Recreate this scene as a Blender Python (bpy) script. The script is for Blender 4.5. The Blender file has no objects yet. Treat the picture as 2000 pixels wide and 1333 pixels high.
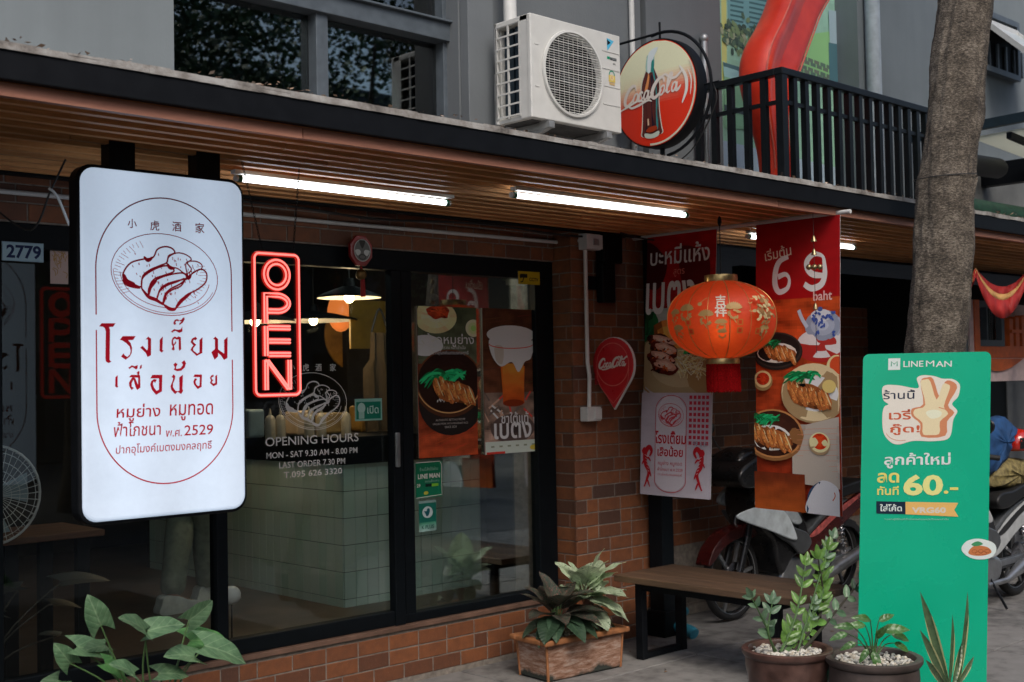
import bpy, bmesh, math, random
from mathutils import Vector, Matrix, noise
random.seed(7)
scene = bpy.context.scene
COL = scene.collection
# ---------------------------------------------------------------- camera
FPX = 2400.0; YAW, PIT, ROL = math.radians(43.4), math.radians(1.85), math.radians(-1.1)
_cy, _sy = math.cos(YAW), math.sin(YAW)
FW = Vector((_sy*math.cos(PIT), _cy*math.cos(PIT), math.sin(PIT)))
_r = Vector((_cy, -_sy, 0)); _u = _r.cross(FW)
RT = _r*math.cos(ROL)+_u*math.sin(ROL); UP = -_r*math.sin(ROL)+_u*math.cos(ROL)
CAM = Vector((0, 0, 1.6))
cd = bpy.data.cameras.new('camera'); cam = bpy.data.objects.new('camera', cd); COL.objects.link(cam)
cd.lens = FPX*36/2000; cd.sensor_width = 36; cd.clip_start = .05; cd.clip_end = 400
M = Matrix((RT, UP, -FW)).transposed().to_4x4(); M.translation = CAM; cam.matrix_world = M
cd.dof.use_dof = True; cd.dof.focus_distance = 5.9; cd.dof.aperture_fstop = 4.0
scene.camera = cam
# ---------------------------------------------------------------- light
EL, AZ = math.radians(48), math.radians(205)      # azimuth of the sun clockwise from +Y
w = bpy.data.worlds.new('World'); scene.world = w; w.use_nodes = True
nt = w.node_tree; bg = nt.nodes['Background']
sk = nt.nodes.new('ShaderNodeTexSky'); sk.sky_type = 'NISHITA'; sk.sun_disc = False
sk.sun_elevation = EL; sk.sun_rotation = AZ; sk.air_density = 1.0; sk.dust_density = 3.5; sk.ozone_density = 1.0
nt.links.new(sk.outputs[0], bg.inputs[0]); bg.inputs[1].default_value = 0.13
ld = bpy.data.lights.new('sun', 'SUN'); ld.energy = 1.0; ld.angle = math.radians(25); ld.color = (1, .96, .9)
lo = bpy.data.objects.new('sun', ld); COL.objects.link(lo)
lo.rotation_euler = Vector((math.sin(AZ)*math.cos(EL), math.cos(AZ)*math.cos(EL), math.sin(EL))).to_track_quat('Z', 'Y').to_euler()
lo.location = (0, -3, 12)
vs = scene.view_settings; vs.view_transform = 'Standard'; vs.look = 'None'; vs.gamma = 1; vs.use_curve_mapping = False
vs.exposure = 0.52
scene.render.engine = 'CYCLES'
cy = scene.cycles; cy.use_denoising = True; cy.max_bounces = 8; cy.transparent_max_bounces = 12; cy.caustics_reflective = False; cy.caustics_refractive = False
cy.use_adaptive_sampling = True; cy.adaptive_threshold = 0.01; cy.sample_clamp_indirect = 4

# ---------------------------------------------------------------- helpers
def A(px, py, x=None, y=None, z=None):
    """point of the real plane x=, y= or z= seen at a pixel of the photograph (calibrated camera)"""
    d = FW*FPX+RT*(px-1000)-UP*(py-666.5)
    t = x/d.x if x is not None else (y/d.y if y is not None else (z-CAM.z)/d.z)
    return CAM+d*t
def S(r, g, b, k=1.0):
    f = lambda c: (c/255/12.92 if c/255 <= .04045 else ((c/255+.055)/1.055)**2.4)*k
    return (f(r), f(g), f(b), 1)
ORG = {}
def thing(name, label, cat, loc=(0, 0, 0), group=None):
    o = bpy.data.objects.new(name, None); COL.objects.link(o); o.location = loc; o.empty_display_size = .1
    o['label'] = label; o['category'] = cat
    if group: o['group'] = group
    ORG[o.name] = Vector(loc); return o
def tag(o, label, cat, group=None):
    o['label'] = label; o['category'] = cat
    if group: o['group'] = group
    return o
def rotz(a, c=(0, 0, 0)):
    c = Vector(c); return Matrix.Translation(c) @ Matrix.Rotation(a, 4, 'Z') @ Matrix.Translation(-c)
class MB:
    def __init__(s): s.v = []; s.f = []; s.m = []
    def add(s, vs, fs, m=0):
        b = len(s.v); s.v += [Vector(v) for v in vs]; s.f += [tuple(b+i for i in f) for f in fs]; s.m += [m]*len(fs); return s
    def box(s, x0, x1, y0, y1, z0, z1, m=0):
        if x0 > x1: x0, x1 = x1, x0
        if y0 > y1: y0, y1 = y1, y0
        if z0 > z1: z0, z1 = z1, z0
        return s.add([(x0,y0,z0),(x1,y0,z0),(x1,y1,z0),(x0,y1,z0),(x0,y0,z1),(x1,y0,z1),(x1,y1,z1),(x0,y1,z1)],
              [(3,2,1,0),(4,5,6,7),(0,1,5,4),(1,2,6,5),(2,3,7,6),(3,0,4,7)], m)
    def bar(s, p, q, w, h, up=(0,0,1), m=0):
        p, q = Vector(p), Vector(q); d = (q-p).normalized(); u = Vector(up)
        if abs(d.dot(u)) > .98: u = Vector((1,0,0))
        r = d.cross(u).normalized()*w/2; u2 = r.cross(d).normalized()*h/2
        vs = [c+a*r+b*u2 for c in (p, q) for a, b in ((-1,-1),(1,-1),(1,1),(-1,1))]
        return s.add(vs, [(0,1,2,3),(7,6,5,4),(0,4,5,1),(1,5,6,2),(2,6,7,3),(3,7,4,0)], m)
    def tube(s, pts, r, n=8, m=0, caps=True):
        pts = [Vector(p) for p in pts]; k = len(pts); rs = r if isinstance(r, (list, tuple)) else [r]*k
        vs = []; pu = None
        for i, p in enumerate(pts):
            d = (pts[min(i+1,k-1)]-pts[max(i-1,0)]).normalized()
            if pu is None: pu = Vector((0,0,1)) if abs(d.z) < .9 else Vector((1,0,0))
            a = d.cross(pu); a = a.normalized() if a.length > 1e-6 else d.orthogonal().normalized(); b = a.cross(d); pu = b
            vs += [p+(a*math.cos(t)+b*math.sin(t))*rs[i] for t in (2*math.pi*j/n for j in range(n))]
        fs = [(i*n+j, i*n+(j+1)%n, (i+1)*n+(j+1)%n, (i+1)*n+j) for i in range(k-1) for j in range(n)]
        if caps: fs += [tuple(reversed(range(n))), tuple((k-1)*n+j for j in range(n))]
        return s.add(vs, [f[::-1] for f in fs], m)
    def lathe(s, prof, c=(0,0,0), n=24, m=0, axis='Z', sx=1, sy=1, caps=False):
        c = Vector(c); vs = []
        for r, h in prof:
            for j in range(n):
                a = 2*math.pi*j/n; x, y = r*math.cos(a)*sx, r*math.sin(a)*sy
                vs.append(c+Vector((x,y,h) if axis == 'Z' else ((h,x,y) if axis == 'X' else (y,h,x))))
        k = len(prof); fs = [(i*n+j, i*n+(j+1)%n, (i+1)*n+(j+1)%n, (i+1)*n+j) for i in range(k-1) for j in range(n)]
        if caps: fs += [tuple(reversed(range(n))), tuple((k-1)*n+j for j in range(n))]
        return s.add(vs, fs, m)
    def ball(s, c, r, n=8, m=0, q=(1,1,1)):
        c = Vector(c); vs = []; k = n//2+1
        for i in range(k+1):
            t = math.pi*i/k
            for j in range(n):
                a = 2*math.pi*j/n; vs.append(c+Vector((math.sin(t)*math.cos(a)*q[0], math.sin(t)*math.sin(a)*q[1], math.cos(t)*q[2]))*r)
        return s.add(vs, [(i*n+j, (i+1)*n+j, (i+1)*n+(j+1)%n, i*n+(j+1)%n) for i in range(k) for j in range(n)], m)
    def prism(s, poly, axis, d0, d1, m=0):
        """poly = 2D outline; axis Y: (x,z) extruded in y; axis X: (y,z) in x; axis Z: (x,y) in z"""
        f = {'Y': lambda p, d: (p[0], d, p[1]), 'X': lambda p, d: (d, p[0], p[1]), 'Z': lambda p, d: (p[0], p[1], d)}[axis]
        n = len(poly); vs = [f(p, d0) for p in poly]+[f(p, d1) for p in poly]
        return s.add(vs, [tuple(range(n)), tuple(reversed(range(n, 2*n)))]+[((i+1)%n, i, n+i, n+(i+1)%n) for i in range(n)], m)
    def xf(s, mat, start=0):
        s.v[start:] = [mat @ v for v in s.v[start:]]; return s
    def build(s, name, mats, parent=None, smooth=False, bevel=0, bseg=2, subd=0, label=None):
        if not isinstance(mats, (list, tuple)): mats = [mats]
        if parent is not None: org = ORG[parent.name]
        else:
            lo_ = [min(v[i] for v in s.v) for i in range(3)]; hi_ = [max(v[i] for v in s.v) for i in range(3)]
            org = Vector(((lo_[0]+hi_[0])/2, (lo_[1]+hi_[1])/2, lo_[2]))
        me = bpy.data.meshes.new(name); me.from_pydata([v-org for v in s.v], [], s.f)
        for k in mats: me.materials.append(k)
        me.polygons.foreach_set('material_index', s.m)
        bm = bmesh.new(); bm.from_mesh(me); bmesh.ops.recalc_face_normals(bm, faces=bm.faces); bm.to_mesh(me); bm.free()
        if smooth:
            me.polygons.foreach_set('use_smooth', [True]*len(me.polygons))
            me.set_sharp_from_angle(angle=math.radians(40))
        o = bpy.data.objects.new(name, me); COL.objects.link(o)
        if parent is None: o.location = org
        else: o.parent = parent
        ORG[o.name] = org
        if bevel:
            b = o.modifiers.new('bevel', 'BEVEL'); b.width = bevel; b.segments = bseg; b.limit_method = 'ANGLE'; b.angle_limit = math.radians(35)
        if subd: o.modifiers.new('sub', 'SUBSURF').levels = subd; o.modifiers['sub'].render_levels = subd
        if label: o['label'] = label
        return o
def struct(o): o['kind'] = 'structure'; return o
def stuff(o): o['kind'] = 'stuff'; return o
def inst(name, me, parent, loc, rot=None, scale=None):
    o = bpy.data.objects.new(name, me); COL.objects.link(o); o.parent = parent
    o.location = Vector(loc)-(ORG[parent.name] if parent else Vector())
    if rot is not None: o.rotation_euler = rot
    if scale is not None: o.scale = scale
    ORG[o.name] = Vector(loc); return o
def spline(pts, n=8, closed=False):
    pts = [Vector(p) for p in pts]; out = []; k = len(pts)
    for i in range(k if closed else k-1):
        g = lambda j: pts[j % k] if closed else pts[max(0, min(k-1, j))]
        p0, p1, p2, p3 = g(i-1), g(i), g(i+1), g(i+2)
        for j in range(n):
            t = j/n
            out.append(.5*((2*p1)+(p2-p0)*t+(2*p0-5*p1+4*p2-p3)*t*t+(3*p1-p0-3*p2+p3)*t**3))
    if not closed: out.append(pts[-1])
    return out

# ---------------------------------------------------------------- materials
class NM:
    def __init__(s, name):
        s.mat = bpy.data.materials.new(name); s.mat.use_nodes = True; s.t = s.mat.node_tree; s.n = s.t.nodes
        s.b = s.n['Principled BSDF']; s.out = s.n['Material Output']
    def node(s, t, **k):
        x = s.n.new('ShaderNode'+t)
        for a, b in k.items(): setattr(x, a, b)
        return x
    def link(s, a, b): s.t.links.new(a, b)
    def tc(s, kind='Object', scale=(1,1,1)):
        c = s.node('TexCoord'); m = s.node('Mapping'); m.inputs['Scale'].default_value = scale
        s.link(c.outputs[kind], m.inputs[0]); return m.outputs[0]
    def world(s, scale=(1,1,1)):
        g = s.node('NewGeometry'); m = s.node('Mapping'); m.inputs['Scale'].default_value = scale
        s.link(g.outputs['Position'], m.inputs[0]); return m.outputs[0]
    def noise(s, vec, scale, detail=4, rough=.55):
        x = s.node('TexNoise'); x.inputs['Scale'].default_value = scale; x.inputs['Detail'].default_value = detail; x.inputs['Roughness'].default_value = rough
        s.link(vec, x.inputs['Vector']); return x.outputs['Fac']
    def ramp(s, fac, stops):
        r = s.node('ValToRGB'); e = r.color_ramp.elements
        while len(e) < len(stops): e.new(.5)
        for i, (p, c) in enumerate(stops): e[i].position = p; e[i].color = c
        s.link(fac, r.inputs[0]); return r.outputs[0]
    def mix(s, fac, a, b, mode='MIX'):
        x = s.node('Mix'); x.data_type = 'RGBA'; x.blend_type = mode; x.clamp_factor = True
        for v, i in ((fac, 0), (a, 6), (b, 7)):
            if hasattr(v, 'links'): s.link(v, x.inputs[i])
            else: x.inputs[i].default_value = v
        return x.outputs[2]
    def math(s, op, a, b=0.0, c=0.0):
        x = s.node('Math'); x.operation = op
        for i, v in enumerate((a, b, c)):
            if hasattr(v, 'links'): s.link(v, x.inputs[i])
            else: x.inputs[i].default_value = v
        return x.outputs[0]
    def bump(s, h, strength=.3, dist=.01):
        x = s.node('Bump'); x.inputs['Strength'].default_value = strength; x.inputs['Distance'].default_value = dist
        s.link(h, x.inputs['Height']); s.link(x.outputs[0], s.b.inputs['Normal'])
    def set(s, **k):
        for a, v in k.items():
            i = s.b.inputs[a.replace('_', ' ')]
            if hasattr(v, 'links'): s.link(v, i)
            else: i.default_value = v
        return s
def plain(name, c, rough=.5, metal=0, var=.18, scale=14, bump=0, coat=0, spec=.5):
    m = NM(name); n = m.noise(m.world(), scale, 5)
    d = tuple(x*(1-var) for x in c[:3])+(1,); l = tuple(min(1, x*(1+var)) for x in c[:3])+(1,)
    m.set(Base_Color=m.ramp(n, [(.3, d), (.7, l)]), Metallic=metal)
    m.set(Roughness=m.math('ADD', m.math('MULTIPLY', n, .15), max(0, rough-.07)))
    m.b.inputs['Specular IOR Level'].default_value = spec
    if bump: m.bump(m.noise(m.world(), scale*6, 3), bump, .004)
    if coat: m.b.inputs['Coat Weight'].default_value = coat
    return m.mat
def emit(name, c, strength, base=(.8,.8,.8,1)):
    m = NM(name); m.set(Base_Color=base, Emission_Color=c, Emission_Strength=strength, Roughness=.3); return m.mat
MT = {}
MT['black'] = plain('black_paint', (.004,.005,.006,1), .55, spec=.12)
MT['frame'] = plain('frame_black', (.004,.006,.008,1), .5, spec=.14)
MT['steel'] = plain('dark_steel', (.006,.007,.009,1), .5, spec=.14)
MT['rail'] = plain('rail_paint', (.006,.008,.010,1), .4, spec=.3)
MT['white_pl'] = plain('white_plastic', (.62,.62,.60,1), .4, var=.06)
MT['galv'] = plain('galvanised', (.42,.43,.43,1), .35, .6)
MT['ac'] = plain('ac_white', (.60,.60,.57,1), .38, var=.05)
MT['rubber'] = plain('rubber', (.012,.012,.012,1), .7)
MT['chrome'] = plain('chrome', (.6,.6,.62,1), .18, 1.0)
MT['alu'] = plain('aluminium', (.35,.36,.37,1), .35, .8)
MT['cable'] = plain('cable', (.012,.012,.012,1), .6)
def wall_paint(name, c, streak=.16):
    m = NM(name); v = m.world(); n = m.noise(v, 1.1, 6); st = m.noise(m.world((9, 9, .5)), 1.0, 4)
    f = m.math('ADD', m.math('MULTIPLY', n, .74), m.math('MULTIPLY', st, .26))
    d = tuple(x*(1-streak) for x in c[:3])+(1,); l = tuple(x*(1+streak*.5) for x in c[:3])+(1,)
    m.set(Base_Color=m.ramp(f, [(.32, d), (.62, l)]), Roughness=.75); m.bump(m.noise(v, 60, 3), .25, .003); return m.mat
MT['wall'] = wall_paint('grey_wall_paint', (.135,.150,.160,1))
MT['wall_l'] = wall_paint('light_grey_wall_paint', (.185,.215,.228,1))
MT['winframe'] = plain('grey_window_frame', (.080,.098,.115,1), .45)
def brick_mat(name, tint=1.0, org=1.0):
    m = NM(name); oi = m.node('ObjectInfo'); v = m.world()
    c = m.ramp(oi.outputs['Random'], [(0, (.15,.056,.027,1)), (.25, (.26*org,.088,.031,1)), (.5, (.32*org,.108,.036,1)), (.78, (.23,.080,.031,1)), (.94, (.085,.044,.031,1)), (1, (.26*org,.098,.040,1))])
    n = m.noise(v, 22, 6); sp = m.noise(v, 160, 2)
    c2 = m.mix(m.math('MULTIPLY', n, .75), c, (.06,.028,.020,1)); c3 = m.mix(m.ramp(sp, [(.62,(0,0,0,1)),(.75,(.35,.35,.35,1))]), c2, (.34,.22,.16,1))
    if tint != 1: c3 = m.mix(1.0, c3, (tint,tint,tint,1), 'MULTIPLY')
    m.set(Base_Color=c3, Roughness=.62); m.bump(n, .35, .004); return m.mat
MT['brick'] = brick_mat('brick_orange')
MT['mortar'] = plain('mortar', (.22,.19,.16,1), .9, var=.3, scale=30, bump=.4)
def wood(name, c1, c2, axis=0, sc=1.0, rough=.5, obj_random=True):
    m = NM(name); s = [9*sc]*3; s[axis] = .8*sc
    oi = m.node('ObjectInfo'); g = m.node('NewGeometry'); mp = m.node('Mapping'); mp.inputs['Scale'].default_value = s
    m.link(g.outputs['Position'], mp.inputs[0]); cb = m.node('CombineXYZ')
    r = m.math('MULTIPLY', oi.outputs['Random'], 37.0)
    for i in range(3): m.link(r, cb.inputs[i])
    m.link(cb.outputs[0], mp.inputs['Location'])
    n = m.noise(mp.outputs[0], 3.2, 8, .65); n2 = m.noise(mp.outputs[0], 14, 3)
    f = m.math('ADD', m.math('MULTIPLY', n, .75), m.math('MULTIPLY', n2, .25))
    c = m.ramp(f, [(.33, c1), (.62, c2)])
    br = m.math('ADD', m.math('MULTIPLY', oi.outputs['Random'], .55), .72)
    cc = m.node('CombineColor'); 
    for i in range(3): m.link(br, cc.inputs[i])
    m.set(Base_Color=m.mix(1.0, c, cc.outputs[0], 'MULTIPLY'), Roughness=rough); m.bump(f, .25, .003); return m.mat
MT['slat'] = wood('slat_wood', (.42,.165,.050,1), (.80,.39,.145,1))
MT['board'] = wood('pink_brown_board', (.27,.115,.075,1), (.42,.19,.125,1))
MT['bench'] = wood('bench_wood', (.035,.024,.016,1), (.115,.068,.040,1), axis=1)
MT['table'] = wood('table_wood', (.08,.035,.018,1), (.22,.10,.05,1))
def glass(name, tint, refl=1.0, rough=0.0):
    m = NM(name); m.n.remove(m.b); t = m.node('BsdfTransparent'); t.inputs[0].default_value = tint
    g = m.node('BsdfGlossy'); g.inputs['Roughness'].default_value = rough; g.inputs[0].default_value = (.95,1,1,1)
    f = m.node('Fresnel'); f.inputs[0].default_value = 1.52
    bk = m.node('NewGeometry'); mx = m.node('MixShader'); m.link(m.math('MULTIPLY', f.outputs[0], refl), mx.inputs[0])
    m.link(t.outputs[0], mx.inputs[1]); m.link(g.outputs[0], mx.inputs[2]); m.link(mx.outputs[0], m.out.inputs[0]); return m.mat
MT['glass'] = glass('shop_glass', (.93,.96,.95,1), .55)
MT['glass_up'] = glass('upper_window_glass', (.45,.52,.52,1), 2.6, .014)
MT['acrylic'] = glass('acrylic_sheet', (.93,.90,.90,1), .6, .02)
def print_mat(name, rough=.45, emis=0):
    m = NM(name); a = m.node('VertexColor'); a.layer_name = 'Col'
    n = m.noise(m.world(), 220, 3); c = m.mix(m.math('MULTIPLY', n, .22), a.outputs[0], (.02,.02,.02,1))
    m.set(Base_Color=c, Roughness=rough); m.b.inputs['Specular IOR Level'].default_value = .2 if rough > .3 else .5
    if emis: m.set(Emission_Color=a.outputs[0], Emission_Strength=emis)
    return m.mat
MT['print'] = print_mat('printed_ink'); MT['print_gloss'] = print_mat('printed_gloss', .22)

# ---------------------------------------------------------------- flat prints
_tc = {}
def text2d(s, weight=0.0, font_shear=0.0):
    key = (s, weight, font_shear)
    if key in _tc: return _tc[key]
    cu = bpy.data.curves.new('t', 'FONT'); cu.body = s; cu.size = 1; cu.resolution_u = 3; cu.offset = weight; cu.shear = font_shear
    o = bpy.data.objects.new('t', cu); COL.objects.link(o); dg = bpy.context.evaluated_depsgraph_get(); dg.update()
    me = bpy.data.meshes.new_from_object(o.evaluated_get(dg))
    vs = [(v.co.x, v.co.y) for v in me.vertices]; fs = [tuple(p.vertices) for p in me.polygons]
    bpy.data.objects.remove(o); bpy.data.curves.remove(cu); bpy.data.meshes.remove(me)
    if vs:
        x0 = min(v[0] for v in vs); x1 = max(v[0] for v in vs); y0 = min(v[1] for v in vs); y1 = max(v[1] for v in vs)
    else: x0 = y0 = 0; x1 = y1 = 1
    _tc[key] = (vs, fs, x0, x1, y0, y1); return _tc[key]
class Print:
    """flat artwork in (u,v) metres, v up; fn(u,v,h) gives the 3D point h metres proud of the sheet"""
    def __init__(s, fn, h0=.0006, dh=.00012): s.fn = fn; s.v = []; s.f = []; s.c = []; s.h = h0; s.dh = dh*.6; s.clip = None; s.last = None; s.k = 0; s.gain = 1.0
    def _add(s, pts, fs, cols):
        same = isinstance(cols, tuple) and cols == s.last; s.last = cols if isinstance(cols, tuple) else None
        if not same: s.h += s.dh; s.k = 0
        s.k += 1; h_ = s.h+(s.k % 14)*.00002 if same else s.h; b = len(s.v)
        if same and s.k % 14 == 13: s.h += .00003
        if s.clip:
            u0, u1, v0, v1 = s.clip; pts = [(min(max(p[0], u0), u1), min(max(p[1], v0), v1)) for p in pts]
        s.v += [s.fn(p[0], p[1], h_) for p in pts]; s.f += [tuple(b+i for i in f) for f in fs]
        s.c += [cols]*len(fs) if isinstance(cols, tuple) else cols
    def poly(s, pts, col): s._add(pts, [tuple(range(len(pts)))], col)
    def rect(s, u0, v0, u1, v1, col, nu=1, nv=1, col2=None, nz=0):
        if nz: nu *= 3; nv *= 3
        pts = [(u0+(u1-u0)*i/nu, v0+(v1-v0)*j/nv) for j in range(nv+1) for i in range(nu+1)]
        fs = [(j*(nu+1)+i, j*(nu+1)+i+1, (j+1)*(nu+1)+i+1, (j+1)*(nu+1)+i) for j in range(nv) for i in range(nu)]
        cs = []
        for j in range(nv):
            for i in range(nu):
                t = (j+.5)/nv; c = [a+(b-a)*t for a, b in zip(col, col2 or col)]
                uu, vv = u0+(u1-u0)*(i+.5)/nu, v0+(v1-v0)*t; k = 1+nz*(noise.noise(Vector((uu*9, vv*22, 3.1)))*1.3+noise.noise(Vector((uu*30, vv*40, 1.1)))*.5)
                cs.append(tuple(max(0, x*k) for x in c[:3])+(1,))
        s._add(pts, fs, cs)
    def disc(s, cu, cv, ru, rv, col, col2=None, rot=0, n=28, rings=1, nz=0, wob=0, seed=0, a0=0, a1=2*math.pi):
        ca, sa = math.cos(rot), math.sin(rot); pts = [(cu, cv)]; fs = []; cs = []; full = abs(a1-a0-2*math.pi) < 1e-4
        m = n if full else n+1
        for k in range(1, rings+1):
            for j in range(m):
                a = a0+(a1-a0)*j/n; r = k/rings*(1+wob*noise.noise(Vector((math.cos(a)*1.7+seed, math.sin(a)*1.7, seed*.7))))
                x, y = math.cos(a)*ru*r, math.sin(a)*rv*r; pts.append((cu+x*ca-y*sa, cv+x*sa+y*ca))
        for k in range(rings):
            for j in range(n):
                j2 = (j+1) % m
                if k == 0: fs.append((0, 1+j, 1+j2))
                else: fs.append((1+(k-1)*m+j, 1+k*m+j, 1+k*m+j2, 1+(k-1)*m+j2))
                t = (k+.5)/rings; c = [a+(b-a)*t for a, b in zip(col, col2 or col)]
                q = 1+nz*noise.noise(Vector((k*.9+seed, j*.55, seed)))*1.8; cs.append(tuple(max(0, x*q) for x in c[:3])+(1,))
        s._add(pts, fs, cs)
    def line(s, pts, wd, col, closed=False, taper=False):
        pts = [Vector((p[0], p[1])) for p in pts]; k = len(pts); o = []
        for i in range(k):
            if closed: d = pts[(i+1) % k]-pts[i-1]
            else: d = pts[min(i+1, k-1)]-pts[max(i-1, 0)]
            if d.length < 1e-9: d = Vector((1, 0))
            d.normalize(); t = wd(i/(k-1)) if callable(wd) else wd*((math.sin(math.pi*i/(k-1))**.6*.9+.1) if taper else 1)
            nrm = Vector((-d.y, d.x))*t/2; o += [tuple(pts[i]+nrm), tuple(pts[i]-nrm)]
        e = k if closed else k-1
        s._add(o, [(2*i, 2*i+1, 2*((i+1) % k)+1, 2*((i+1) % k)) for i in range(e)], col)
    def curve(s, pts, wd, col, closed=False, n=7, taper=False):
        s.line([(p.x, p.y) for p in spline([(a, b, 0) for a, b in pts], n, closed)], wd, col, closed, taper)
    def blob(s, pts, col, n=6):
        s.poly([(p.x, p.y) for p in spline([(a, b, 0) for a, b in pts], n, True)], col)
    def ring(s, cu, cv, ru, rv, wd, col, rot=0, n=40, a0=0, a1=None):
        full = a1 is None; a1 = 2*math.pi if full else a1; ca, sa = math.cos(rot), math.sin(rot); p = []
        for j in range(n if full else n+1):
            a = a0+(a1-a0)*j/n; x, y = ru*math.cos(a), rv*math.sin(a); p.append((cu+x*ca-y*sa, cv+x*sa+y*ca))
        s.line(p, wd, col, full)
    def text(s, t, cu, cv, wid, col, h=None, weight=.0, shear=0.0, rot=0, jag=0):
        vs, fs, x0, x1, y0, y1 = text2d(t, weight, shear)
        if not vs: return
        if wid: k = wid/(x1-x0)
        kv = h/(y1-y0) if h else k
        if not wid: k = kv
        ca, sa = math.cos(rot), math.sin(rot); mx, my = (x0+x1)/2, (y0+y1)/2; p = []
        for x, y in vs:
            a, b = (x-mx)*k, (y-my)*kv; p.append((cu+a*ca-b*sa, cv+a*sa+b*ca))
        s._add(p, fs, col)
    def build(s, name, parent, mat=None, label=None):
        org = ORG[parent.name]; me = bpy.data.meshes.new(name); me.from_pydata([v-org for v in s.v], [], s.f); me.materials.append(mat or MT['print'])
        ca = me.color_attributes.new('Col', 'FLOAT_COLOR', 'CORNER'); d = []
        for p, c in zip(me.polygons, s.c): d += [min(.86, x*s.gain) for x in c[:3]]*0+([min(.86, c[0]*s.gain), min(.86, c[1]*s.gain), min(.86, c[2]*s.gain), 1.0])*len(p.vertices)
        ca.data.foreach_set('color', d)
        o = bpy.data.objects.new(name, me); COL.objects.link(o); o.parent = parent; ORG[o.name] = org
        if label: o['label'] = label
        return o
def plane_fn(o, eu, ev, en):
    o, eu, ev, en = Vector(o), Vector(eu).normalized(), Vector(ev).normalized(), Vector(en).normalized()
    return lambda u, v, h: o+eu*u+ev*v+en*h
def tray_logo(P, cu, cv, ru, col, lw=.0025, fillc=None):
    """line drawing of sliced roast pork on an oval plate"""
    rv = ru*.62; rot = -.10; ca, sa = math.cos(rot), math.sin(rot)
    def q(x, y): return (cu+(x-408)/190*ru, cv-(y-436)/190*ru)
    P.ring(cu, cv, ru, ru*.70, lw*.7, col, rot); P.ring(cu, cv-.01*ru, ru*.84, ru*.56, lw*.6, col, rot, a0=3.25, a1=6.2); P.ring(cu, cv, ru*.96, ru*.66, lw*.5, col, rot, a0=3.2, a1=6.0)
    for i in range(20):
        a = 2.1+i*.085; P.line([(cu+math.cos(a)*.95*ru, cv+math.sin(a)*.64*ru-rot*0), (cu+math.cos(a+.03)*(.78+.05*(i%3))*ru, cv+math.sin(a+.03)*(.52+.03*(i%3))*ru)], lw*.4, col)
    for i in range(16):
        a = 5.0+i*.11; P.line([(cu+math.cos(a)*.80*ru, cv+math.sin(a)*.52*ru), (cu+math.cos(a)*(.62+.04*(i%3))*ru, cv+math.sin(a)*(.42+.03*(i%2))*ru)], lw*.35, col)
    SL = [[(258,450),(266,425),(288,402),(325,390),(362,382),(378,355),(405,344),(430,348),(440,362),(418,374),(411,396),(385,408),(350,424),(326,445),(320,478),(300,474),(276,468)],
          [(322,480),(325,452),(350,430),(392,410),(424,408),(436,424),(402,438),(370,450),(352,470),(346,502),(330,495)],
          [(347,505),(350,476),(378,452),(420,436),(468,428),(482,444),(442,456),(408,468),(386,486),(374,516),(356,512)],
          [(376,518),(386,490),(410,472),(446,458),(476,446),(462,470),(432,484),(410,500),(398,528)],
          [(398,532),(404,502),(424,482),(462,462),(500,430),(535,412),(556,425),(552,455),(522,480),(482,500),(456,525),(440,548),(418,544)],
          [(412,400),(420,376),(450,362),(480,366),(500,380),(486,394),(500,414),(480,430),(450,414),(430,410)], [(480,396),(510,386),(536,394),(537,410),(506,424),(490,442)]]
    for i, o in enumerate(SL):
        P.curve([q(*a) for a in o], lw*(1.5 if i < 5 else 1.2), col, True)
        R = random.Random(i*9+1); xs = [a[0] for a in o]; ys = [a[1] for a in o]; mx, my = sum(xs)/len(xs), sum(ys)/len(ys)
        for k in range(11): a, b = mx+R.uniform(-.34,.34)*(max(xs)-min(xs)), my+R.uniform(-.30,.30)*(max(ys)-min(ys)); P.line([q(a, b), q(a+R.uniform(-2,4), b+R.uniform(5,10))], lw*.7, col)
    for o in ([(258,452),(268,470),(290,478),(318,484)], [(322,484),(345,510),(372,520),(398,536)], [(398,534),(420,548),(442,550)], [(262,440),(272,462),(300,470)], [(330,380),(345,392),(362,380)], [(412,398),(422,412),(440,414)], [(480,430),(488,444),(500,432)], [(440,548),(462,520),(500,492)], [(346,508),(352,480),(376,456)]): P.curve([q(*a) for a in o], lw*3.4, col, taper=True)
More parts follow.
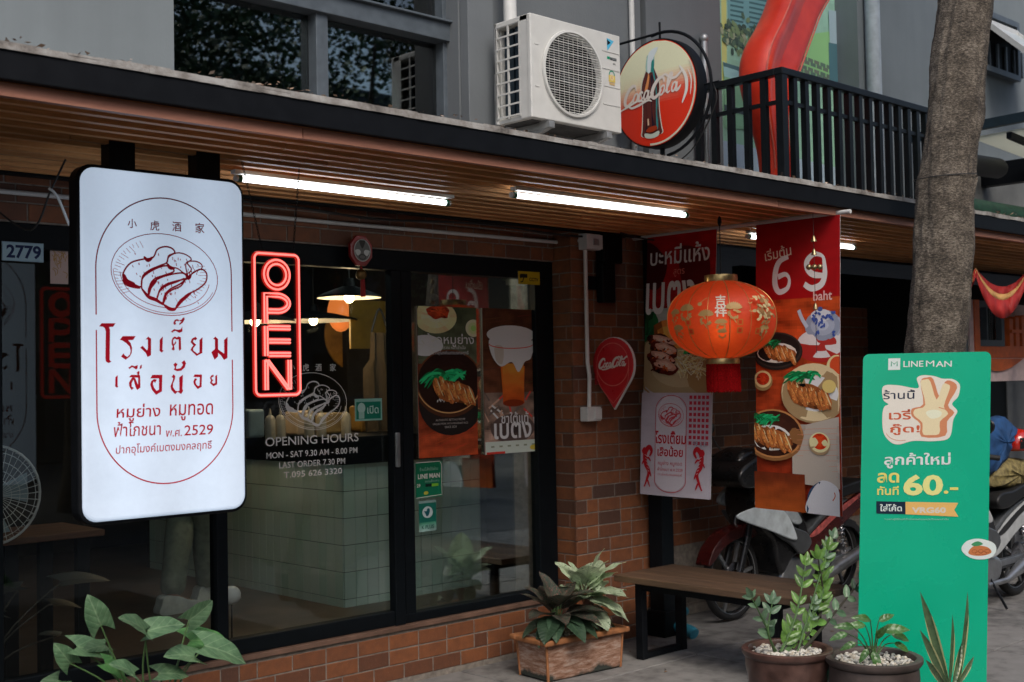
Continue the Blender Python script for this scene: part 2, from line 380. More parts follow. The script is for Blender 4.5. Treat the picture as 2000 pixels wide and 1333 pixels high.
def script_logo(P, cu, cv, wid, col, k=1.0, rot=0.0):
    """two flowing script words joined by a hyphen"""
    ca, sa = math.cos(rot), math.sin(rot); sc = wid/6.1
    def q(x, y): x = x+y*.28-3.05; y -= .5; return (cu+(x*ca-y*sa)*sc, cv+(x*sa+y*ca)*sc)
    def st(pts, w0=.17): P.curve([q(*p) for p in pts], (lambda t: sc*w0*k*(.35+.9*math.sin(math.pi*min(1, t*1.02))**.8)), col)
    for x in (0.0, 2.95):
        st([(x+1.15,.95),(x+1.0,1.32),(x+.62,1.38),(x+.22,1.0),(x+.04,.5),(x+.12,.08),(x+.42,-.08),(x+.82,.15),(x+1.0,.42)], .27)
    for x in (.98, 3.78):
        P.curve([q(x+.02,.3),q(x+.12,.62),q(x+.36,.68),q(x+.46,.42),q(x+.34,.08),q(x+.12,.02)], sc*.15*k, col, True)
    st([(1.98,.55),(1.86,.68),(1.66,.6),(1.56,.3),(1.66,.04),(1.9,.06),(2.1,.3)], .2)
    for x in (2.12, 4.98):
        P.curve([q(x+.02,.3),q(x+.12,.62),q(x+.34,.66),q(x+.42,.4),q(x+.30,.08),q(x+.12,.02)], sc*.15*k, col, True)
        st([(x+.5,.66),(x+.46,.3),(x+.5,.04),(x+.72,.1),(x+.9,.36)], .2)
    st([(4.32,.1),(4.6,.6),(4.82,1.25),(4.72,1.5),(4.52,1.2),(4.5,.4),(4.62,.02),(4.86,.14)], .19)
    P.line([q(2.78,.42), q(3.05,.46)], sc*.13*k, col)
    st([(.45,-.08),(.9,-.34),(1.7,-.30),(2.6,-.12),(3.1,-.3)], .16)
    st([(3.6,1.38),(4.1,1.52),(4.6,1.2),(5.2,1.05),(5.8,1.45),(5.9,1.2)], .18)

# ================================================================ SETTING
def ground_mat(name, c, sc=1.0, bump=.35):
    m = NM(name); v = m.world(); a = m.noise(v, .9*sc, 7, .6); b = m.noise(v, 11*sc, 6); oi = m.node('ObjectInfo')
    f = m.math('ADD', m.math('MULTIPLY', a, .6), m.math('MULTIPLY', b, .4)); f = m.math('ADD', f, m.math('MULTIPLY', m.math('SUBTRACT', oi.outputs['Random'], .5), .08))
    d = tuple(x*.40 for x in c)+(1,); l = tuple(x*1.25 for x in c)+(1,)
    m.set(Base_Color=m.ramp(f, [(.36, d), (.5, tuple(c)+(1,)), (.66, l)]), Roughness=.8); m.bump(m.noise(v, 90, 4), bump, .003); return m.mat
MT['conc'] = ground_mat('worn_concrete', (.205,.198,.190)); MT['asph'] = ground_mat('lane_concrete', (.12,.117,.112), 1.4)
g = MB(); g.box(-60, 90, -60, 60, -.12, -.03); struct(g.build('ground', MT['asph']))
pv = MB(); pv.box(-2, 16, 1.2, 5.6, -.04, -.012); pv = struct(pv.build('pavement', plain('joint_dirt', (.02,.018,.015,1), .95)))
SX, SY = 1.2, 1.2
slab = {}
for i in range(-3, 6):
    for j in range(-3, 1):
        x0 = 5.68+i*SX; y0 = 4.49+j*SY; y1 = y0+SY if j < 0 else 5.6
        if (x0 > 4 and y0 < 4.6) or j == 0 or i > -2:
            key = (j == 0)
            if key not in slab:
                b = MB(); b.box(.006, SX-.006, .006, (y1-y0)-.006, -.03, 0)
                me = bpy.data.meshes.new('paving_slab'); me.from_pydata(b.v, [], b.f); me.materials.append(MT['conc']); slab[key] = me
            o = inst('paving_slab', slab[key], pv, (x0, y0, random.uniform(-.002, .001)))
            bv = o.modifiers.new('b', 'BEVEL'); bv.width = .004; bv.segments = 1
# ---------------------------------------------------------------- brick walls
_bm = {}
def brick_mesh(wd, mt):
    k = (round(wd, 3), mt.name)
    if k not in _bm:
        b = MB(); h, t = .0366, .016; c = .003; w2 = wd/2
        b.add([(-w2,0,-h),(w2,0,-h),(w2,0,h),(-w2,0,h),(-w2,-t+c,-h),(w2,-t+c,-h),(w2,-t+c,h),(-w2,-t+c,h),(-w2+c,-t,-h+c),(w2-c,-t,-h+c),(w2-c,-t,h-c),(-w2+c,-t,h-c)],
              [(0,1,5,4),(1,2,6,5),(2,3,7,6),(3,0,4,7),(4,5,9,8),(5,6,10,9),(6,7,11,10),(7,4,8,11),(8,9,10,11)])
        me = bpy.data.meshes.new('brick'); me.from_pydata(b.v, [], b.f); me.materials.append(mt); _bm[k] = me
    return _bm[k]
def lay_bricks(parent, x0, y0, ux, uy, length, z0, z1, mt=None, cap=290, seed=1, name='brick'):
    """bricks on a wall face: origin (x0,y0), unit run (ux,uy); the face looks to the left of the run turned clockwise"""
    mt = mt or MT['brick']; R = random.Random(seed); ang = math.atan2(uy, ux); n = int((z1-z0+.002)/.08); cnt = 0; rest = MB()
    for k in range(n):
        z = z0+k*.08+.0395; s = -R.choice((0, .05, .1, .15)) if k % 2 else 0.0
        while s < length-.02:
            wd = R.choice((.19, .19, .19, .09)); a, b = max(0, s), min(length, s+wd)
            if b-a > .03:
                w_ = round((b-a)/.01)*.01+.0022
                c = Vector((x0+ux*(a+b)/2-uy*.0115, y0+uy*(a+b)/2+ux*.0115, z))
                if cnt < cap:
                    inst(name, brick_mesh(w_, mt), parent, c+Vector((0,0,R.uniform(-.001,.001))), (0, R.uniform(-.004,.004), ang)); cnt += 1
                else:
                    i0 = len(rest.v); w2, h = w_/2, .0355
                    rest.box(-w2, w2, -.016, 0, -h, h); rest.xf(Matrix.Translation(c) @ Matrix.Rotation(ang, 4, 'Z'), i0)
            s += wd+.0095
    if rest.v: stuff(rest.build('brick_courses', mt, parent))
def wall_thing(name, label, x0, x1, y0, y1, z0, z1, core=None):
    t = thing(name, label, 'wall', ((x0+x1)/2, (y0+y1)/2, z0)); b = MB(); b.box(x0, x1, y0, y1, z0, z1); b.build('mortar_core', core or MT['mortar'], t); return t
XP = 5.28
t = wall_thing('brick_base_wall', 'low orange brick base wall under the dark shop windows', 1.0, XP, 5.205, 5.33, -.02, .285)
lay_bricks(t, 1.0, 5.205, 1, 0, XP-1.0, .03, .285, seed=3)
b = MB(); b.box(1.0, XP, 5.185, 5.34, .287, .312); b.build('sill', plain('sill_stone', (.15,.085,.058,1), .6, var=.35, scale=9, bump=.3), t, bevel=.003)
t = wall_thing('brick_lintel_wall', 'narrow strip of red brick wall above the shop windows behind the white conduit', 1.0, XP, 5.205, 5.33, 2.312, 2.62)
lay_bricks(t, 1.0, 5.205, 1, 0, XP-1.0, 2.316, 2.62, seed=5)
t = wall_thing('brick_pier', 'dark orange brick pier right of the shopfront with the red drop-shaped sign', XP+.012, 6.1, 5.062, 5.6, -.02, 2.62)
lay_bricks(t, XP, 5.062, 1, 0, .82, 0, 2.56, cap=230, seed=8)
lay_bricks(t, XP+.012, 5.262, 0, -1, .195, 0, 2.56, cap=60, seed=9)
t = wall_thing('brick_side_wall', 'brown brick wall behind the parked motorcycle and hanging banners', 6.102, 9.06, 5.33, 5.6, -.02, 2.14)
lay_bricks(t, 6.10, 5.33, 1, 0, 2.96, .46, 2.14, seed=11, cap=295)
b = MB(); b.box(6.1, 9.06, 5.27, 5.33, 0, .06); b.build('skirting', MT['mortar'], t)
b = MB(); b.box(9.061, 10.3, 5.6, 5.9, 0, 1.78); tag(b.build('low_grey_wall', wall_paint('dirty_rendered_wall', (.16,.13,.12,1))), 'low dirty rendered wall right of the brown brick wall, behind the tree', 'wall')

# ---------------------------------------------------------------- upper storey
WY = 5.1; GY = 5.27
xl = A(340, 100, y=WY).x; xr = A(893, 100, y=WY+.01).x; xm = A(1408, 100, y=WY).x; xn = A(1676, 100, y=WY).x
up = thing('grey_upper_storey', 'grey painted upper storey of the shophouse above the canopy', 'building', (5, WY, 2.6))
b = MB(); b.box(-3, xl, WY, 5.5, 2.6, 6.2); b.build('wall', MT['wall_l'], up)
b = MB(); b.box(xr, A(1252,100,y=WY).x, WY, 5.5, 2.6, 6.2); b.box(A(1253,100,y=WY).x+.05, xm, WY, 5.5, 2.6, 6.2); b.box(A(1253,100,y=WY).x-.05, A(1253,100,y=WY).x+.1, WY+.09, 5.48, 2.6, 6.2)
b.build('wall', MT['wall'], up)
b = MB(); b.box(xn, 22, WY, 5.5, 2.6, 6.2); b.build('wall', MT['wall_l'], up)
b = MB(); b.box(xr+.012, A(962,100,y=WY-.06).x, WY-.07, WY-.002, 2.6, 6.2); b.build('pilaster', MT['wall'], up, bevel=.004)
b = MB(); b.box(-3, 22, 5.5, 9, 2.75, 2.8); b.box(-3, 22, 8.8, 9, 2.8, 6.2); b.box(-3, 22, 5.2, 9, 6.2, 6.3); b.build('dark_rooms', MT['black'], up)
def window(parent, x0, x1, z0, z1, y, fw=.05, cols=(), rows=(), fm='winframe', gm='glass_up'):
    f = MB(); f.box(x0, x1, y-.07, y+.02, z0, z0+fw); f.box(x0, x1, y-.07, y+.02, z1-fw, z1)
    f.box(x0, x0+fw, y-.07, y+.02, z0+fw, z1-fw); f.box(x1-fw, x1, y-.07, y+.02, z0+fw, z1-fw)
    for (a, c) in cols: f.box(a, c, y-.075, y+.02, z0+fw, z1-fw)
    wnd = f.build('window', MT[fm], parent, bevel=.003)
    xs = [x0+fw]+[v for c in cols for v in c]+[x1-fw]
    for i in range(0, len(xs), 2):
        zs = [z0+fw]+[v for r in rows for v in r]+[z1-fw]
        for j in range(0, len(zs), 2):
            p = MB(); p.box(xs[i], xs[i+1], y-.004, y+.002, zs[j], zs[j+1]); p.build('pane', MT[gm], wnd)
    for (a, c) in rows:
        r = MB(); r.box(x0+.002, x1-.002, y-.10, y+.02, a, c); r.build('transom', MT[fm], wnd, bevel=.004)
        r = MB(); r.box(x0, x1, y-.125, y-.08, c, c+.012); r.build('drip_ledge', MT[fm], wnd, bevel=.002)
    return wnd
mx0 = A(617, 100, y=GY-.07).x; mx1 = A(640, 100, y=GY-.07).x
za = A(760, 54, y=GY-.1).z; zb = A(760, 32, y=GY-.1).z+.04
window(up, xl-.02, xr+.03, 2.7, 5.2, GY, .055, [(mx0, mx1)], [(za, zb)])
# printed picture window behind the balcony
wx0, wx1 = xm, A(1640, 100, y=GY+.03).x
f = MB(); f.box(wx0-.01, xn+.02, GY+.02, GY+.08, 2.6, 2.72); f.box(wx1, wx1+.05, GY-.04, GY+.08, 2.72, 5.2); f.box(wx1+.05, xn+.04, WY+.05, GY+.1, 2.7, 5.2)
wp = f.build('picture_window', MT['winframe'], up)
p = MB(); p.box(wx0, wx1, GY+.03, GY+.034, 2.72, 5.2)
P = Print(plane_fn((0, GY+.03, 0), (1,0,0), (0,0,1), (0,-1,0)))
Q = lambda px, py: (lambda a: (a.x, a.z))(A(px, py, y=GY+.03))
c0 = S(150,200,150); P.rect(wx0, 2.7, wx1, 5.2, S(150,195,160), 16, 16, S(160,205,190), .12)
def qp(pts, col): P.poly([Q(*a) for a in pts], col)
qp([(1408,-60),(1418,-60),(1420,170),(1410,160)], S(205,210,130)); qp([(1418,-60),(1500,-60),(1505,60),(1422,60)], S(120,170,175))
for k in range(9): qp([(1426,-20+k*9.5),(1452,-15+k*9.5),(1452,-11+k*9.5),(1426,-16+k*9.5)], S(75,115,120)); qp([(1463,-16+k*9.5),(1500,-8+k*9.5),(1500,-4+k*9.5),(1463,-12+k*9.5)], S(75,115,120))
R_ = random.Random(4)
for k in range(110):
    u_, v_ = Q(R_.gauss(1445,17), R_.gauss(75,15)); P.disc(u_, v_, .03, .02, S(*R_.choice([(90,115,95),(125,150,110),(70,90,80),(160,170,140)])), rot=R_.random()*3, n=6)
qp([(1410,120),(1455,150),(1530,165),(1530,185),(1412,150)], S(160,205,205)); qp([(1410,122),(1475,142),(1475,150),(1411,130)], S(85,120,125))
qp([(1412,150),(1530,185),(1530,260),(1414,250)], S(140,190,150))
qp([(1560,70),(1640,60),(1640,150),(1560,150)], S(150,205,140))
for i in range(7):
    for j in range(5): qp([(1552+i*12+(j%2)*5,104+i*4.6+j*9),(1562+i*12+(j%2)*5,108+i*4.6+j*9),(1562+i*12+(j%2)*5,115+i*4.6+j*9),(1552+i*12+(j%2)*5,111+i*4.6+j*9)], S(95+(i*7+j*13)%25,125,110))
qp([(1616,20),(1638,24),(1638,90),(1618,84)], S(170,195,205)); qp([(1616,84),(1636,88),(1640,180),(1618,170)], S(85,125,135))
qp([(1410,275),(1640,330),(1640,420),(1410,420)], S(175,195,205)); qp([(1412,205),(1480,222),(1480,232),(1412,216)], S(70,85,88))
P.gain = 1.35; P.build('printed_scene', wp)
# small open window far right
sx0, sx1 = A(1912, 100, y=WY).x, A(1974, 100, y=WY).x; sz0, sz1 = A(1945, 140, y=WY).z, A(1945, 46, y=WY).z
f = MB(); f.box(sx0, sx1, WY-.03, WY+.0, sz0, sz1); f.build('small_window_black_panel', MT['black'], up)  # flat black panel painted for the unlit opening behind the sash
f = MB(); e = .05
for q in ((sx0-e, sx1+e, sz0-e, sz0), (sx0-e, sx1+e, sz1, sz1+e), (sx0-e, sx0, sz0, sz1), (sx1, sx1+e, sz0, sz1)): f.box(q[0], q[1], WY-.07, WY-.001, q[2], q[3])
for k in range(5): f.box(sx0+.1+k*.17, sx0+.13+k*.17, WY-.05, WY-.03, sz0, sz0+.24)
f.build('window', MT['winframe'], up)
pts = [A(1924, 62, y=WY-.06), A(1982, 122, y=WY-.42), A(1921, 112, y=WY-.42)]
hz = sz1-.06; s_ = MB()
for (p0, p1) in (((sx0,WY-.06,hz),(sx0,WY-.50,hz-.42)), ((sx1,WY-.06,hz),(sx1,WY-.50,hz-.42)), ((sx0,WY-.50,hz-.42),(sx1,WY-.50,hz-.42)), ((sx0,WY-.06,hz),(sx1,WY-.06,hz))): s_.bar(p0, p1, .045, .045)
sash = s_.build('open_sash', MT['white_pl'], up)
s_ = MB(); s_.add([(sx0,WY-.06,hz),(sx1,WY-.06,hz),(sx1,WY-.50,hz-.42),(sx0,WY-.50,hz-.42)], [(0,1,2,3)]); s_.build('frosted_pane', plain('frosted', (.5,.55,.56,1), .3), sash)

# ---------------------------------------------------------------- canopy
cn = thing('shop_canopy', 'long black-edged canopy with a brown timber slat soffit over the shopfront', 'canopy', (6, 4.3, 2.45))
FY = 3.6
b = MB(); b.box(-3, 16, FY-.03, FY, 2.503, 2.600); b.build('fascia', MT['steel'], cn, bevel=.003)
m = NM('weathered_edge'); v = m.world(); n = m.noise(v, 7, 8, .7)
m.set(Base_Color=m.ramp(n, [(.3,(.035,.03,.025,1)),(.45,(.24,.22,.20,1)),(.62,(.42,.41,.39,1))]), Roughness=.9); m.bump(n, .8, .01); MT['edge'] = m.mat
b = MB(); R_ = random.Random(2); x = -3
while x < 16:
    L = R_.uniform(.05, .16); z = 2.612+.006*noise.noise(Vector((x*3, 0, 0)))
    b.box(x, x+L, FY-.034-R_.random()*.004, FY-.0305, 2.590+.004*noise.noise(Vector((x*5, 3, 0))), 2.603); b.box(x, x+L, FY-.034-R_.random()*.002, FY+.10, 2.6035, z+R_.uniform(0,.004)); x += L
b.build('roof_edge', MT['edge'], cn)
b = MB(); b.box(-3, 16, FY+.1, 5.09, 2.602, 2.615); b.build('roof_sheet', MT['edge'], cn)
b = MB(); b.box(-3, 16, FY+.002, 5.2, 2.566, 2.60); b.build('ceiling_panel', plain('soffit_backing', (.32,.14,.055,1), .8), cn)
b = MB(); b.box(-3, 16, 4.99, 5.05, 2.48, 2.558); b.build('rear_beam', MT['black'], cn)
def board_row(name, y0, y1, z0, z1, mt, xs, gap=.004):
    for a, c in zip(xs[:-1], xs[1:]):
        L = round(c-a-gap, 3); k = (name, L, round(y1-y0,3))
        if k not in _bm:
            q = MB(); q.box(0, L, 0, y1-y0, 0, z1-z0); me = bpy.data.meshes.new(name); me.from_pydata(q.v, [], q.f); me.materials.append(mt); _bm[k] = me
        inst(name, _bm[k], cn, (a, y0, z0+random.uniform(-.0015, .0015)))
board_row('edge_board', FY+.003, FY+.03, 2.462, 2.501, MT['board'], [-3, -.4, 2.42, 5.3, 8.2, 11.1, 14, 16])
for k in range(13):
    y = 3.69+k*.105; off = (k*1.37) % 2.4
    board_row('slat', y, y+.030, 2.487, 2.563, MT['slat'], [-3]+[-2.6+off+j*2.4 for j in range(7)]+[15.5])
# debris along the roof edge
db = MB(); R_ = random.Random(12)
for k in range(6000):
    x = R_.uniform(.5, 9); cl = noise.noise(Vector((x*2.3, 4, 0)))+noise.noise(Vector((x*9, 1, 0)))*.5
    if cl < R_.uniform(-.6, .8): continue
    y = FY+R_.uniform(-.03, .25); z = 2.614+min(.022, abs(R_.gauss(0, .009)))*(1+max(0, cl)*.8); s0 = R_.uniform(.003, .015)
    a = R_.random()*6.3; d1 = Vector((math.cos(a), math.sin(a), R_.uniform(-.4,.5)))*s0; d2 = Vector((-math.sin(a), math.cos(a), R_.uniform(-.3,.9)))*s0*.55
    c = Vector((x, y, z)); db.add([c-d1, c-d2, c+d1, c+d2], [(0,1,2,3)], R_.choice((0,0,1,2)))
stuff(tag(db.build('leaf_litter', [plain('dead_leaf_tan', (.30,.20,.13,1), .8), plain('dead_leaf_brown', (.12,.07,.045,1), .8), plain('dead_leaf_pale', (.42,.33,.26,1), .8)]), 'dry leaves and grit lying along the canopy edge', 'debris'))

# ---------------------------------------------------------------- shopfront frames and glass
sf = thing('glass_shopfront', 'black framed full height glass shopfront with sliding doors', 'shopfront', (3.2, 5.22, .31))
ft = 5.215; fb = 5.285
def fr(x0, x1, z0, z1, y0=ft, y1=fb, nm='frame_member', bev=.004):
    q = MB(); q.box(x0, x1, y0, y1, z0, z1); return q.build(nm, MT['frame'], sf, bevel=bev)
fr(1.0, XP-.002, 2.205, 2.311, nm='head_rail')
fr(1.0, 4.115, .313, .388, nm='bottom_rail'); fr(4.115, XP-.002, .313, .36, nm='bottom_rail')
fr(1.93, 1.988, .388, 2.205, nm='mullion'); fr(2.985, 3.045, .388, 2.205, nm='mullion'); fr(4.04, 4.105, .30, 2.205, 5.205, 5.26, nm='door_stile'); fr(4.12, 4.19, .31, 2.205, 5.22, 5.29, nm='door_stile')
fr(5.13, XP-.002, .36, 2.205, nm='jamb')
for x0, x1, yy in ((1.0, 1.93, 5.25), (1.988, 2.985, 5.25), (3.045, 4.04, 5.25), (4.19, 5.13, 5.26)):
    q = MB(); q.box(x0, x1, yy-.003, yy+.003, .36 if x0 > 4.1 else .388, 2.205); q.build('pane', MT['glass'], sf)
hA, hB = A(776, 845, y=5.2), A(776, 913, y=5.2); q = MB(); q.box(4.045, 4.072, 5.185, 5.204, hB.z, hA.z); q.build('door_handle', MT['alu'], sf, bevel=.006)
GP = 5.2455
def onglass(y): return (lambda px, py: (lambda a: (a.x, a.z))(A(px, py, y=y)))
# vinyl lettering on the middle pane
P = Print(plane_fn((0, GP, 0), (1,0,0), (0,0,1), (0,-1,0))); G = onglass(GP); WH = (.86,.86,.84,1)
def gtext(P, G, t, x0, x1, yc, col, h=None, weight=0, shear=0):
    """text between two photo columns at row yc (row of its middle)"""
    a, b_ = G(x0, yc), G(x1, yc); c = G((x0+x1)/2, yc); P.text(t, (a[0]+b_[0])/2, c[1], b_[0]-a[0], col, h, weight, shear)
for ch, px in zip('小虎酒家', (570, 597, 622, 650)): gtext(P, G, ch, px-6, px+6, 718, WH, weight=.01)
c = G(612, 784); e = G(675, 784); tray_logo(P, c[0], c[1], (e[0]-c[0])*1.03, WH, .0045)
gtext(P, G, 'OPENING HOURS', 518, 700, 859, WH, h=.044, weight=.006); gtext(P, G, 'MON - SAT 9.30 AM - 8.00 PM', 520, 698, 885, WH, h=.031, weight=.01)
gtext(P, G, 'LAST ORDER 7.30 PM', 545, 674, 905, WH, h=.031, weight=.01); gtext(P, G, 'T.095 626 3320', 554, 668, 924, WH, h=.031, weight=.01)
P.build('vinyl_lettering', sf)

# ================================================================ SIGNS ON AND ROUND THE SHOPFRONT
def sheet(name, label, cat, corners, y, th=.003, normal=-1, col=(.3,.3,.3,1), matn='print', group=None):
    """thin upright sheet at depth y from photo corners (left, top, right, bottom); returns thing, Print, mapping"""
    x0 = A(corners[0], (corners[1]+corners[3])/2, y=y).x; x1 = A(corners[2], (corners[1]+corners[3])/2, y=y).x
    xc = (corners[0]+corners[2])/2; z1 = A(xc, corners[1], y=y).z; z0 = A(xc, corners[3], y=y).z
    t = thing(name, label, cat, ((x0+x1)/2, y, z0), group); q = MB(); q.box(x0, x1, y, y+th, z0, z1); q.build('sheet', plain(name+'_back', col, .6), t)
    P = Print(plane_fn((x0, y, z0), (1,0,0), (0,0,1), (0,-1,0))); P.clip = (0, x1-x0, 0, z1-z0)
    return t, P, x1-x0, z1-z0
WT = S(225,225,215); DK = (.01,.01,.01,1)
def noodles_leafy(P, cu, cv, w, seed=1, greens=True):
    R = random.Random(seed)
    for k in range(26):
        a = R.uniform(-.2, 1.0); P.curve([(cu-w*.9+w*a*1.2, cv+w*(.0+R.random()*.35)), (cu-w*.4+w*a, cv+w*(.35+R.random()*.25)), (cu+w*a*.9, cv+w*(.25+R.random()*.35))], w*.09, S(*R.choice([(20,150,90),(10,110,60),(40,175,110),(10,85,45)])), taper=True)
def pork(P, cu, cv, w, seed=2, n=7, rice=True):
    R = random.Random(seed)
    if rice:
        for k in range(60): P.disc(cu+R.gauss(0,w*.5), cv-w*.1+R.gauss(0,w*.16), w*.06, w*.03, S(*R.choice([(225,225,215),(190,190,180),(210,205,190)])), rot=R.random()*3, n=6)
    P.disc(cu, cv, w*.92, w*.40, S(165,95,45), S(110,60,28), rot=-.2, n=20, rings=4, nz=.8, wob=.25, seed=seed)
    for k in range(n):
        t = k/(n-1)-.5; x = cu+t*w*1.5; y = cv-t*w*.30+w*.08*math.sin(k*2.1)
        P.disc(x, y, w*.18, w*.42, S(200,125,65), S(140,75,35), rot=.45, n=14, rings=3, nz=.7, wob=.25, seed=seed+k)
        P.disc(x+w*.08, y+w*.02, w*.028, w*.34, S(225,185,140), rot=.45, n=10, nz=.3, wob=.2, seed=k)
        for q in range(5): P.disc(x+R.uniform(-.1,.1)*w, y+R.uniform(-.3,.3)*w, w*.03, w*.02, S(*R.choice([(205,140,70),(90,40,18),(225,170,100)])), n=5)
def bowl(P, cu, cv, w, h, rim, inner, wd=.08):
    P.disc(cu, cv-h*.10, w*1.03, h*1.02, tuple(x*.35 for x in rim[:3])+(1,), rot=0); P.disc(cu, cv, w, h, rim, tuple(x*.6 for x in rim[:3])+(1,), rings=3, nz=.15); P.disc(cu, cv, w*(1-wd), h*(1-wd), inner, tuple(x*.5 for x in inner[:3])+(1,), rings=4, nz=.2)
def planks(P, w, h, c1, c2, n=9, ang=.0):
    P.rect(0, 0, w, h, c1, 10, 24, c2, .5); R = random.Random(5)
    for k in range(60): y = R.random()*h; x = R.random()*w; P.line([(x, y), (x+w*.3, y+ang*w*.3)], h*.0025, tuple(v*R.uniform(.5,1.5) for v in c1[:3])+(1,))
# poster 1: rice bowl
t, P, w_, h_ = sheet('food_poster', 'tall poster of a rice bowl with greens and sliced pork on the right-hand glass', 'poster', (816, 600, 931, 892), 5.252)
planks(P, w_, h_, S(150,60,30), S(50,35,28), ang=.3); P.rect(0, h_*.62, w_, h_, S(80,85,65), 8, 8, S(55,65,45), .5)
P.disc(w_*.30, h_*.93, w_*.36, h_*.11, S(215,195,155), S(190,165,120), rings=3, nz=.2); P.disc(w_*.36, h_*.97, w_*.20, h_*.05, S(190,70,30), S(120,35,15), rings=3, nz=.8, wob=.3)
P.disc(w_*.95, h_*.86, w_*.14, h_*.06, S(120,170,80), S(205,215,160), rings=3); P.disc(w_*.12, h_*.74, w_*.3, h_*.07, S(190,190,180), rings=2, nz=.2)
P.disc(w_*.55, h_*.36, w_*.55, h_*.22, (.012,.009,.008,1)); bowl(P, w_*.52, h_*.50, w_*.56, h_*.215, S(110,65,40), S(45,25,18), .05)
P.ring(w_*.52, h_*.495, w_*.55, h_*.205, .006, S(200,140,90), a0=3.3, a1=6.1)
for k in range(90):
    R = random.Random(k); P.disc(w_*(.3+.5*R.random()), h_*(.36+.1*R.random()), .008, .005, S(220,215,200), rot=R.random()*3, n=6)
noodles_leafy(P, w_*.42, h_*.45, w_*.42, 3); pork(P, w_*.58, h_*.43, w_*.36, 4, 7, False)
P.text('ข้าวหมูย่าง', w_*.52, h_*.775, w_*.82, WT, h=.075, weight=.008); P.text('สูตรโบราณ หมักเข้าเนื้อ', w_*.52, h_*.725, w_*.52, S(210,210,200)); P.text('ปากอุโมงค์เบตงมงคลฤทธิ์', w_*.52, h_*.69, w_*.62, S(200,200,190))
P.text('AUTHENTIC BETONG RECIPE', w_*.5, h_*.245, w_*.5, S(150,145,140)); P.text('GRILLED PORK WITH FRAGRANT RICE', w_*.5, h_*.22, w_*.6, S(150,145,140)); P.text('SINCE 2529', w_*.5, h_*.197, w_*.2, S(150,145,140))
P.gain = 1.9; P.build('print', t)
# poster 2: iced tea jar
t, P, w_, h_ = sheet('drink_poster', 'tall poster of orange tea under a white paper cap on the right-hand glass', 'poster', (944, 604, 1051, 885), 5.252)
planks(P, w_, h_, S(95,55,35), S(70,40,25), ang=.1); P.rect(0, 0, w_, h_*.42, S(150,120,105), 10, 10, S(95,80,70), .8)
for k in range(26):
    R = random.Random(k+50); u_, v_ = R.random()*w_, h_*(.10+R.random()*.28); P.line([(u_, v_), (u_+w_*R.uniform(-.2,.2), v_+h_*.06)], .012, S(*R.choice([(190,60,50),(200,195,190),(90,80,75),(170,140,120)])))
P.poly([(w_*.30,h_*.60),(w_*.74,h_*.60),(w_*.70,h_*.34),(w_*.34,h_*.34)], S(190,85,25)); P.rect(w_*.33, h_*.34, w_*.72, h_*.62, S(150,55,15), 6, 8, S(215,120,45), .25); P.disc(w_*.52, h_*.345, w_*.19, h_*.025, S(110,38,12))
P.disc(w_*.5, h_*.82, w_*.44, h_*.065, S(225,222,220), S(190,190,188), rings=3, nz=.06)
P.blob([(w_*.12,h_*.79),(w_*.5,h_*.755),(w_*.9,h_*.78),(w_*.86,h_*.66),(w_*.74,h_*.63),(w_*.62,h_*.56),(w_*.5,h_*.63),(w_*.3,h_*.60),(w_*.14,h_*.68)], S(195,190,182))
P.blob([(w_*.2,h_*.74),(w_*.35,h_*.73),(w_*.33,h_*.62),(w_*.22,h_*.64)], S(165,158,148)); P.blob([(w_*.56,h_*.74),(w_*.7,h_*.73),(w_*.64,h_*.6),(w_*.58,h_*.62)], S(215,212,205)); P.ring(w_*.5, h_*.755, w_*.40, h_*.03, .005, S(180,60,45), a0=3.14, a1=6.28)
P.disc(w_*.5, h_*.17, w_*.4, h_*.10, S(35,30,28), S(80,65,60), rings=3); P.text('ชาใต้แท้', w_*.54, h_*.245, w_*.5, WT, weight=.012); P.text('เบตง', w_*.5, h_*.155, w_*.68, WT, weight=.02)
P.rect(0, 0, w_, h_*.085, S(170,185,170), 6, 2); P.text('- - - - - -', w_*.5, h_*.05, w_*.8, S(120,130,110)); P.rect(w_*.02, 0, w_*.35, h_*.015, S(190,50,40)); P.disc(w_*.9, h_*.03, w_*.1, h_*.02, S(190,160,60), n=8)
P.gain = 1.9; P.build('print', t)
# stickers
t, P, w_, h_ = sheet('camera_notice', 'small yellow CCTV camera notice at the top of the right-hand pane', 'sticker', (1012, 531, 1054, 556), 5.212, .001)
P.rect(0, 0, w_, h_, S(200,170,30)); P.text('CCTV', w_*.72, h_*.4, w_*.42, DK, weight=.03); P.rect(w_*.12, h_*.5, w_*.42, h_*.8, DK); P.disc(w_*.12, h_*.62, w_*.05, h_*.18, DK); P.line([(w_*.25, h_*.5), (w_*.2, h_*.2), (w_*.1, h_*.15)], .008, DK); P.build('print', t)
t, P, w_, h_ = sheet('delivery_sticker', 'rounded green LINE MAN sticker low on the right pane beside the door stile', 'sticker', (812, 902, 863, 972), 5.2495, .001, col=(.02,.12,.07,1))
gr = S(20,125,90); P.rect(0, 0, w_, h_, gr, 3, 3, S(15,110,75)); P.line([(0,h_*.99),(w_*.93,h_*.99),(w_*.99,h_*.9),(w_*.99,h_*.05),(0,h_*.01)], .004, WT)
P.text('LINE MAN', w_*.5, h_*.60, w_*.84, WT, weight=.03); P.text('ร้านนี้สั่งได้ผ่าน', w_*.5, h_*.80, w_*.7, S(160,200,180)); P.text('สแกนสั่งอาหาร', w_*.62, h_*.46, w_*.55, S(160,200,180)); P.rect(w_*.36, h_*.30, w_*.60, h_*.38, S(15,40,35)); P.rect(w_*.60, h_*.30, w_*.86, h_*.38, S(130,200,60)); P.disc(w_*.38, h_*.13, w_*.09, h_*.05, S(190,190,70)); P.text('29', w_*.1, h_*.35, w_*.13, WT, weight=.03); P.build('print', t)
